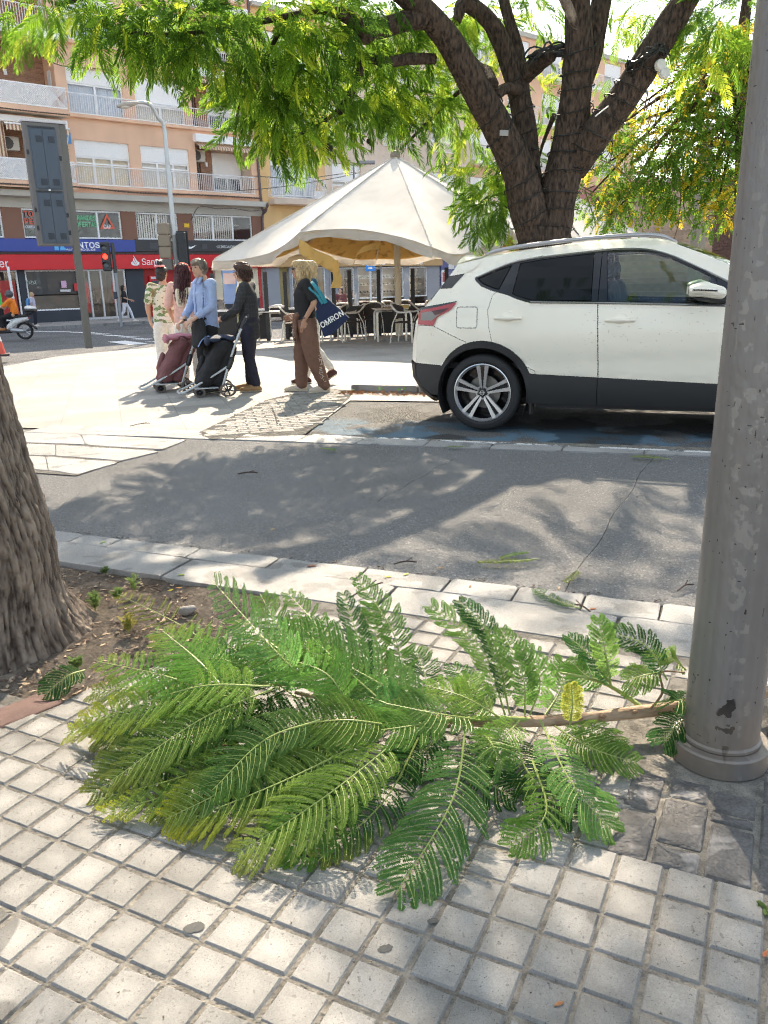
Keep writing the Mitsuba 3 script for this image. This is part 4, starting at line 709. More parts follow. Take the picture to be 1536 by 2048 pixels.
def clumps(cl, size=(0.21, 0.40), seed=0, base=(0.29, 0.48, 0.05), yellow=(0.52, 0.62, 0.07), dark=(0.10, 0.21, 0.035), py=0.35, flat=0.75, dens=0.8, out=0.85, down=0.4):
    g = np.random.default_rng(seed); P, D, S, C = [], [], [], []
    for (c, rd, n_) in cl:
        n_ = int(n_ * dens); u = g.normal(0, 1, (n_, 3)); u /= np.linalg.norm(u, axis=1, keepdims=True); u[:, 2] *= flat
        rr = rd * g.random(n_) ** 0.45; p = c + u * rr[:, None]
        d = u * out + g.normal(0, 0.35, (n_, 3)); d[:, 2] -= down
        P.append(p); D.append(d); S.append(g.uniform(*size, n_)); tone = g.random()
        t = np.clip(g.normal(tone, 0.25, n_), 0, 1)[:, None]; yv = (g.random(n_) < py * tone)[:, None]
        C.append(np.where(yv, np.array(yellow) * (0.8 + 0.4 * t), np.array(dark) * (1 - t) + np.array(base) * t))
    return np.vstack(P), np.vstack(D), np.concatenate(S), np.vstack(C)
m, c = scatter(*clumps(CL, seed=4, dens=0.8), seed=5); obj('crown', m, 'leaf', J, color=c)
# higher crown, above the frame
g = np.random.default_rng(12); up_ = []
for k in range(64):
    a, rr = g.uniform(0, 6.283), math.sqrt(g.random()); x, y = 2.3 + 4.9 * rr * math.cos(a), 9.1 + 2.5 * rr * math.sin(a)
    z = 5.0 + 3.2 * math.sqrt(max(0, 1 - rr * rr)) * g.uniform(0.35, 1.0) + 0.6
    if 1.36 + y * 0.335 > z - 0.7 and -5.5 < x < 5: z = 1.36 + y * 0.335 + 0.9 + g.random()
    if x < -0.1 and g.random() < 0.8: continue
    up_.append((np.array([x, y, z]), 0.6, 30))
m, c = scatter(*clumps(up_, seed=8, size=(0.4, 0.65)), seed=9); obj('crown', m, 'leaf', J, color=c)
# round seed pods hanging under the leaves
for q in ((-0.508,9.4,2.755), (-0.485,9.45,2.742), (-0.537,9.4,2.716), (-0.065,10.2,2.911), (-0.031,10.2,2.889), (-0.973,9.2,3.474), (-2.114,8.6,3.586)):
    p_ = lathe([(0, -0.008), (0.028, -0.006), (0.034, 0.0), (0.028, 0.006), (0, 0.008)], 10); rot(p_, 1.3, [1, 0.3, 0]); obj('seed_pod', mv(p_, q), col((0.03, 0.02, 0.015), 0.7), J)
# cables of the fairy lights wound round the stems
cab = mat('black_cable', (0.012, 0.014, 0.014), 0.5)
def wind(pts, rad, s0, s1, turns, seed):
    P = smoothpath(pts, 200); r = np.interp(np.linspace(0, 1, 200), np.linspace(0, 1, len(rad)), rad); t, N, B = frames(P); g = np.random.default_rng(seed)
    i = np.linspace(s0 * 199, s1 * 199, int(turns * 22)).astype(int); a = np.linspace(0, turns * 6.283, len(i)) + 0.5 * np.sin(np.linspace(0, turns * 2.1, len(i)) + seed)
    return P[i] + (r[i] * 1.07 + 0.012)[:, None] * (np.cos(a)[:, None] * N[i] + np.sin(a)[:, None] * B[i])
for k, (nm_, s0, s1, tn, lb) in enumerate((('stem', 0.0, 0.48, 7, 'the left leaning stem'), ('stem_001', 0.05, 0.5, 7, 'the thin middle stem'), ('stem_002', 0.0, 0.62, 10, 'the upright right stem'), ('stem_004', 0.02, 0.55, 7, 'the right leaning stem'))):
    key = thing('fairy_light_cable', 'black fairy light cable wound round %s of the big tree' % lb, 'cable', 'fairy light cables on the big tree')
    path = wind(tr[nm_][0], tr[nm_][1], s0, s1, tn, k); ws_ = [tube(path, 0.007, 5)]
    ws_ += [tube([p, p + np.array([R.gauss(0, 0.03), -0.03, R.gauss(0, 0.03)])], 0.006, 4) for p in path[::5]]
    scene[key] = mikit.ply(cat(ws_), cab)
def bundle(c, r, n_, seed, ax):
    g = np.random.default_rng(seed); return cat([tube(smoothpath([np.array(c) + r * np.array([ax[0] * math.cos(a), ax[1] * math.sin(a), ax[2] * math.cos(a + 0.6)]) + g.normal(0, r * 0.18, 3) for a in np.linspace(0, 6.283, 9)], 26), 0.011, 5) for _ in range(n_)])
one('cable_bundle', bundle((2.056,10.45,3.857), 0.22, 7, 1, (1.0, 0.5, 0.12)), cab, 'bundle of black cable lying on the short stub between the stems', 'cable bundle')
one('cable_bundle', bundle((3.072,10.05,3.646), 0.2, 8, 2, (0.9, 0.8, 0.4)), cab, 'bundle of black cable tied round the right leaning stem', 'cable bundle')
fl = thing('flood_light', 'pair of small round white lamps strapped to the right leaning stem', 'lamp')
for q in ((3.206,10,3.581), (3.256,10,3.5)):
    d_ = lathe([(0, 0), (0.06, 0), (0.065, 0.03), (0.055, 0.06), (0, 0.065)], 16); rot(d_, 1.5, [1, 0, 0.2]); obj('lamp', mv(d_, q), col((0.62, 0.62, 0.58), 0.4), fl)
one('tag', placed(box(-0.05, 0.05, -0.01, 0.01, -0.03, 0.03), (1.495,10.1,2.95), 0.2), col((0.30, 0.30, 0.29)), 'small grey plate nailed to the left leaning stem', 'plate')
one('white_strip', tube([(2.538,10.1,3.099), (2.674,10.05,3.196)], 0.008, 5), col((0.75, 0.75, 0.75)), 'short white strip on the right leaning stem', 'strip')
# ---- yellowing tree further back on the right
K = thing('yellowing_tree', 'smaller tree with yellowing leaves and thin brown twigs behind the grey pole', 'tree')
kt = [([(6.769,15,0.488), (6.573,15,1.962), (6.388,15,3.355), (6.104,14.8,4.482), (5.99,14.5,5.909)], (0.2, 0.17, 0.15, 0.12, 0.06))]
g = np.random.default_rng(21); s0_ = np.array((6.341,15,3.829)); KCL = [(3.893,15.6,2.745,0.6,40),(4.193,15.8,3.269,0.6,34),(4.036,16,3.806,0.4,16),(4.477,15.4,2.628,0.6,44),(4.473,15.2,3.186,0.7,44),(4.373,15.6,3.898,0.5,22),(4.724,15,3.71,0.7,44),(4.877,15,2.747,0.6,46),(4.949,14.8,3.203,0.7,50),(5.151,14.8,3.898,0.7,44),(5.292,14.6,3.324,0.7,50),(5.258,14.6,2.698,0.6,46),(5.593,14.4,2.826,0.6,46),(5.621,14.4,3.439,0.7,50),(5.376,14.6,4.307,0.7,44),(5.69,14.3,4.017,0.7,50),(5.716,14.3,4.597,0.7,50),(5.02,14.8,4.507,0.5,24),(5.686,14.3,2.266,0.3,12),(5.951,14.2,2.564,0.5,36),(5.891,14.2,3.177,0.7,46),(5.076,15,2.414,0.3,16),(4.248,15.5,2.387,0.3,16),(5.951,14.2,4.991,0.8,50),(5.283,14.5,4.942,0.5,26),(6.215,14.2,3.986,0.8,50),(6.474,14.2,3.088,0.8,50),(4.618,15.3,4.158,0.35,10)]
obj('trunk', limb(*kt[0], 12), 'dark_bark', K, smooth=True)
twigs = []
for (x, y, z, rd, n_) in KCL:
    e = np.array([x, y, z]); a = s0_ + (e - s0_) * 0.05 + np.array([0, 0, g.uniform(-0.5, 1.2)]); mid = (a + e) / 2 + g.normal(0, 0.15, 3) + np.array([0, 0, 0.3])
    obj('bough', tube(smoothpath([a, mid, e], 12), np.linspace(0.05, 0.014, 12), 6), 'dark_bark', K, smooth=True)
    for _ in range(5): t_ = e + g.normal(0, rd * 0.8, 3); twigs.append(tube(smoothpath([e + g.normal(0, 0.1, 3), (e + t_) / 2 + g.normal(0, 0.1, 3), t_], 6), np.linspace(0.012, 0.005, 6), 4, False))
obj('twigs', cat(twigs), col((0.17, 0.11, 0.08), 0.8), K, kind='stuff')
TK = [tmpl_frond(6, droop=dq, seed=30 + k, W=0.34, blade=0.13, gap=0.12) for k, dq in enumerate((0.2, 0.5, 0.8, 0.4))]
kc = [(np.array(q[:3]), q[3], q[4]) for q in KCL]
m, c = scatter(*clumps(kc, (0.2, 0.34), 31, (0.26, 0.42, 0.05), (0.66, 0.52, 0.05), (0.12, 0.24, 0.04), 0.7, dens=2.0), tmpl=TK, seed=33, roll=0.8)
obj('crown', m, 'leaf', K, color=c)
# ---- leaning trunk at the left, its crown above the frame
LT = thing('pavement_tree', 'leaning rough barked tree trunk in the soil bed at the left', 'tree')
def rough_trunk(pts, rad, nz=400, na=320, seed=0, flare=None):
    P = smoothpath(pts, nz); r = np.interp(np.linspace(0, 1, nz), np.linspace(0, 1, len(rad)), rad); t, N, B = frames(P); a = np.arange(na) / na * 2 * np.pi
    cx = np.cos(a)[None, :, None] * N[:, None] + np.sin(a)[None, :, None] * B[:, None]; z = np.cumsum(np.r_[0, np.linalg.norm(np.diff(P, axis=0), axis=1)])
    q = np.concatenate([np.broadcast_to(np.stack([np.cos(a), np.sin(a)], -1)[None] * 1.9, (nz, na, 2)), np.broadcast_to(z[:, None, None], (nz, na, 1))], -1)
    w = 0.25 * (meshkit.fbm(q * [1, 1, 2.2], 3, 5)[..., None] - 0.5)   # waver of the furrows
    f = meshkit.noise((q + w * 0.5) * [9, 9, 6.6], 3); f2 = meshkit.noise((q + w) * [20, 20, 17.0], 7); f3 = meshkit.fbm(q * [40, 40, 34], 3, 9)
    h = 0.013 * (np.abs(f - 0.5) * 2) ** 0.7 + 0.010 * (np.abs(f2 - 0.5) * 2) ** 0.8 + 0.008 * f3
    lump = 1 + 0.10 * (meshkit.noise(q * [0.8, 0.8, 0.7], 17) - 0.5)
    rr = r[:, None] * lump + h - 0.012
    if flare: 
        fl_ = np.clip(1 - z / flare, 0, 1)[:, None] ** 2; rr = rr + fl_ * (0.10 + 0.22 * meshkit.noise(np.stack([np.cos(a) * 1.5, np.sin(a) * 1.5, a * 0], -1), 6)[None])
    V = (P[:, None] + rr[..., None] * cx).reshape(-1, 3); i = np.arange(nz - 1)[:, None] * na; j = np.arange(na)[None]; k = (j + 1) % na
    F = np.concatenate([np.stack([i + j, i + k, i + na + k], -1).reshape(-1, 3), np.stack([i + j, i + na + k, i + na + j], -1).reshape(-1, 3)])
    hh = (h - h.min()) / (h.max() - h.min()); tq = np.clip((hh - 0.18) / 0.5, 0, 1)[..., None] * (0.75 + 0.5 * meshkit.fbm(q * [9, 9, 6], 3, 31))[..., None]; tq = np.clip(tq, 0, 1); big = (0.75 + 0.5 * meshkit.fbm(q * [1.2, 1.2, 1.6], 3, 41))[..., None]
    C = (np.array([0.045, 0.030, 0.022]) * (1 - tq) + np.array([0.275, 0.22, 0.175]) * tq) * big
    return tm(V, F), C.reshape(-1, 3)
L0, L1, L2 = np.array((-1.656,3.05,0.07)), np.array((-1.598,3.02,0.371)), np.array((-1.612,2.9,1.001)); L0[2] = -0.1
lp = [L0, L0 + (L1 - L0) * 0.5, L1, (L1 + L2) / 2, L2, L2 + (L2 - L1) * 1.0, L2 + (L2 - L1) * 2.2]
bm_, bc_ = rough_trunk(lp, (0.31, 0.29, 0.275, 0.26, 0.25, 0.235, 0.22), flare=0.42)
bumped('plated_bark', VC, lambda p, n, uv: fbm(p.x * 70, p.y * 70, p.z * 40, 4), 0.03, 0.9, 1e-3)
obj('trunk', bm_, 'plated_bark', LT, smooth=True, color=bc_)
tp = lp[-1]
for k in range(6):
    a = k * 1.05 + 0.4; e = tp + np.array([2.2 * math.cos(a), 2.2 * math.sin(a) - 0.8, 2.4]); obj('limb', limb([tp - [0, 0, 0.2], tp + np.array([0.6 * math.cos(a), 0.6 * math.sin(a), 0.9]), e], (0.12, 0.09, 0.03), 8, seed=70 + k), 'bark', LT, smooth=True)
g = np.random.default_rng(77); lc = [(tp + np.array([2.4 * math.cos(a) * q, 2.4 * math.sin(a) * q - 0.8, 1.6 + 1.6 * g.random()]), 0.7, 26) for a, q in zip(g.uniform(0, 6.28, 26), np.sqrt(g.random(26)))]
lc = [q for q in lc if q[0][2] > 1.36 + 0.42 * max(q[0][1], 0) + 1.0]
m, c = scatter(*clumps(lc, seed=78), seed=79); obj('crown', m, 'leaf', LT, color=c)
# ---------------------------------------------------------------- grey pole in front on the right
def pole_c(p, n, uv):
    a = dr.atan2(p.x - PO[0], p.y - PO[1]); st = noise(a * 14, 3.0, p.z * 0.5); st2 = noise(a * 70, 5.0, p.z * 1.2); d = fbm(p.x * 7, p.y * 7, p.z * 2.2, 4)
    v = 0.175 * (0.90 + 0.13 * st + 0.05 * st2) * (0.86 + 0.28 * d)
    c = mi.Color3f(v * 1.0, v * 0.945, v * 0.92)
    sc = smoothstep(0.58, 0.66, fbm(a * 4.5, p.z * 40, 1.0, 4)) * smoothstep(0.55, 0.72, noise(a * 1.3 + 4, p.z * 1.6, 2.0)) * smoothstep(1.9, 1.2, p.z)
    c = mix(c, (0.42, 0.40, 0.36), sc * 0.22)
    nick = smoothstep(0.93, 0.95, noise(a * 10, p.z * 90, 4.0)) ; c = c * (1 - 0.75 * nick * smoothstep(0.3, 0.6, noise(a * 3, p.z * 3, 8.0)))
    fl_ = smoothstep(0.60, 0.63, fbm(a * 4.2 + 2, p.z * 36, 12.0, 3)) * smoothstep(0.40, 0.32, dr.abs(p.z - 0.16) * 3.4 + dr.abs(a + 2.85) * 0.9)
    c = mix(c, (0.012, 0.012, 0.016), fl_)
    low = smoothstep(0.30, 0.02, p.z) * smoothstep(0.35, 0.6, d); return mix(c, (0.20, 0.16, 0.12), low * 0.6)
PO = pole_xy; bumped('pole_paint', proc(pole_c), lambda p, n, uv: fbm(p.x * 60, p.y * 60, p.z * 30, 3), 0.003, 0.42, 1e-3, metallic=0.35, specular=0.5)
Po = thing('lamp_pole', 'thick scuffed grey metal pole on a round base plate at the right', 'pole')
obj('shaft', placed(rot(lathe([(0.1035, 0.05), (0.1025, 0.5), (0.102, 1.5), (0.101, 2.6), (0.098, 4.0), (0.09, 6.0), (0.0, 6.0)], 64), 0.01, [0, 1, 0]), (*PO, 0)), 'pole_paint', Po, smooth=40)
obj('base_plate', placed(lathe([(0.0, 0.0), (0.134, 0.0), (0.134, 0.054), (0.130, 0.06), (0.110, 0.062), (0.110, 0.05)], 56), (*PO, 0)), 'pole_paint', Po, smooth=30)
obj('collar', placed(lathe([(0.104, 0.06), (0.110, 0.064), (0.110, 0.072), (0.104, 0.078)], 56), (*PO, 0)), 'pole_paint', Po, smooth=30)
obj('arm', tube(smoothpath([(PO[0] + .06, PO[1], 5.9), (PO[0], PO[1] + 0.5, 6.5), (PO[0], PO[1] + 1.6, 6.8)], 12), 0.04, 8), 'pole_paint', Po, smooth=True)
one('tape', tube([(PO[0] - 0.102, PO[1] - 0.03, 2.52), (PO[0] - 0.095, PO[1] - 0.055, 2.52)], 0.001, 4), col((0.5, 0.47, 0.38)), 'x', 'tape') if False else None
# ---------------------------------------------------------------- fallen branch with its feathery leaves
def fern(base, mid, tip, pairs=18, plen=0.12, up=(0, 0, 1), seed=0, green=(0.075, 0.19, 0.035), tipc=None, ll=0.0105, sag=0.35, sp=0.0045, start=0.12, curl=0.0, lean=67):
    """one bipinnate leaf along base-mid-tip: (leaflets mesh, colours, stalk mesh)"""
    g = np.random.default_rng(seed); P = smoothpath([base, mid, tip], 60); t, _, _ = frames(P); up = np.array(up, float)
    V, F, C, st, n = [], [], [], [tube(P, np.linspace(0.0032, 0.0011, 60), 5)], 0
    tipc = green if tipc is None else tipc
    for i in range(pairs):
        s = start + (0.985 - start) * (i + 0.3) / pairs; k = s * 59; i0 = int(k); o = P[i0] + (P[min(i0 + 1, 59)] - P[i0]) * (k - i0); tt = t[i0]
        b = np.cross(up, tt); b /= np.linalg.norm(b); nrm = np.cross(tt, b)
        u = (s - start) / (1 - start); L = plen * (0.50 + 1.25 * u * (1.15 - u)) * (0.35 + 0.65 * min(1, (1 - u) * 2.6 + 0.25)) * g.uniform(0.9, 1.08)
        for sd in (-1, 1):
            if g.random() < 0.03: continue
            a0 = math.radians(lean + 14 - 34 * u + g.normal(0, 6)); m = 14; q = np.linspace(0, 1, m); ang = a0 * (1 - 0.42 * q) ; dr_ = 0.55 * sag * g.uniform(0.4, 1.4)
            d = np.cos(ang)[:, None] * tt + sd * np.sin(ang)[:, None] * b + (0.10 - dr_ * q * 1.3 + curl * q)[:, None] * nrm
            d /= np.linalg.norm(d, axis=1, keepdims=True); pts = o + np.vstack([[0, 0, 0], np.cumsum(d[:-1] * (L / (m - 1)), 0)])
            pts[:, 2] = np.maximum(pts[:, 2], 0.006 + 0.004 * g.random())
            st.append(tube(pts[::3], np.linspace(0.0011, 0.0005, len(pts[::3])), 3, False))
            nl = max(5, int(L / sp)); w = (np.arange(nl) + 0.8) / (nl + 0.3); c = np.stack([np.interp(w, q, pts[:, j]) for j in range(3)], 1); dd = np.stack([np.interp(w, q, d[:, j]) for j in range(3)], 1)
            pn = np.cross(dd, np.cross(nrm, dd)); pn /= np.linalg.norm(pn, axis=1, keepdims=True); sv = np.cross(pn, dd)
            sz = ll * np.minimum(1, 0.55 + 1.8 * w) * np.minimum(1, 0.35 + 2.6 * (1 - w)) * (0.9 + 0.2 * g.random(nl))
            c0_ = c
            for s2 in (-1, 1):
                ld = 0.62 * dd + s2 * 0.8 * sv + g.normal(0, 0.10, (nl, 1)) * pn - 0.12 * pn; ld /= np.linalg.norm(ld, axis=1, keepdims=True); wv = np.cross(pn, ld) * (sp * 0.54)
                e = c0_ + ld * sz[:, None]; mdl = c0_ + ld * sz[:, None] * 0.5
                kp = g.random(nl) > 0.05; c, mdl, e, wv_ = c0_[kp], mdl[kp], e[kp], wv[kp]; nk = len(c); V.append(np.stack([c, mdl + wv_, e, mdl - wv_], 1).reshape(-1, 3)); kk = np.arange(nk)[:, None] * 4 + n
                F.append(np.hstack([kk, kk + 1, kk + 2, kk, kk + 2, kk + 3]).reshape(-1, 3)); n += nk * 4
                y = np.clip((u * 0.75 + w * 0.35 - 0.55) * 2.2, 0, 1)[:, None]; cc = (np.array(green) * (1 - y) + np.array(tipc) * y) * g.normal(1, 0.08, (nl, 1)) * g.uniform(0.86, 1.14)
                C.append(np.repeat(cc[kp], 4, 0))
    V = np.vstack(V); V[:, 2] = np.maximum(V[:, 2], 0.005)
    return tm(V, np.vstack(F)), np.clip(np.vstack(C), 0.005, 1), cat(st)
FB_ = thing('fallen_branch', 'fallen leafy green branch lying across the grey pavement between trunk and pole', 'branch')
stalkm = mat('green_stalk', (0.22, 0.28, 0.07), 0.5); rust = mat('woody_stalk', (0.22, 0.13, 0.075), 0.7)
def stem_c(p, n, uv):
    a = fbm(p.x * 12, p.y * 30, p.z * 30, 4); return mix((0.20, 0.12, 0.07), (0.46, 0.34, 0.23), dr.clip(a * 1.6 - 0.3, 0, 1))
bumped('branch_bark', proc(stem_c), lambda p, n, uv: fbm(p.x * 60, p.y * 90, p.z * 90, 3), 0.006, 0.75, 1e-3)
mainp = [(1.401,2.344,0.09), (1.202,2.277,0.085), (0.93,2.209,0.075), (0.72,2.177,0.07), (0.528,2.14,0.075), (0.329,2.113,0.09), (0.18,2.115,0.1), (0.003,2.118,0.12), (-0.148,2.181,0.13), (-0.289,2.231,0.14)]
obj('stem', limb(mainp, (0.026, 0.025, 0.021, 0.0185, 0.0175, 0.016, 0.014, 0.011, 0.008, 0.005), 14, 60, 0.14, 5), 'branch_bark', FB_, smooth=True)
for q, s_ in (((0.64,2.138,0.085), 0.012), ((0.569,2.125,0.088), 0.010), ((0.744,2.159,0.085), 0.009)): obj('bud_scar', placed(m2t(sph((0, 0, 0), (s_, s_ * .6, s_ * .6), 10)), q), 'woody_stalk', FB_, smooth=True)
obj('side_stem', limb([(0.419,2.12,0.09), (0.295,2.084,0.12), (0.173,2.031,0.15), (0.057,1.988,0.16), (-0.055,1.983,0.15), (-0.164,1.925,0.13)], (0.008, 0.008, 0.007, 0.006, 0.005, 0.003), 10, 40, 0.05, 6), stalkm, FB_, smooth=True)
obj('side_stem', limb([(-0.027,2.113,0.12), (-0.202,2.133,0.2), (-0.32,2.138,0.22), (-0.46,2.171,0.2), (-0.577,2.21,0.16)], (0.008, 0.007, 0.006, 0.005, 0.003), 8, 30, 0.05, 7), stalkm, FB_, smooth=True)
obj('side_stem', limb([(0.783,2.186,0.075), (0.735,2.236,0.1), (0.655,2.208,0.16), (0.59,2.168,0.2), (0.522,2.204,0.2)], (0.008, 0.007, 0.006, 0.005, 0.003), 8, 30, 0.05, 8), stalkm, FB_, smooth=True)
obj('side_stem', limb([(0.795,2.177,0.08), (0.828,2.174,0.14), (0.824,2.187,0.2), (0.88,2.146,0.22)], (0.004, 0.004, 0.003, 0.002), 8, 24, 0.05, 9), rust, FB_, smooth=True)
obj('side_stem', limb([(0.174,2.048,0.12), (-0.121,2.197,0.06), (-0.391,2.141,0.05), (-0.531,2.082,0.04)], (0.007, 0.006, 0.005, 0.003), 8, 24, 0.05, 10), rust, FB_, smooth=True)
YL, DK, OL, BR = (0.50, 0.50, 0.05), (0.05, 0.15, 0.04), (0.28, 0.31, 0.07), (0.19, 0.38, 0.07)
GR = (0.185, 0.36, 0.075); GB = (0.17, 0.35, 0.10)
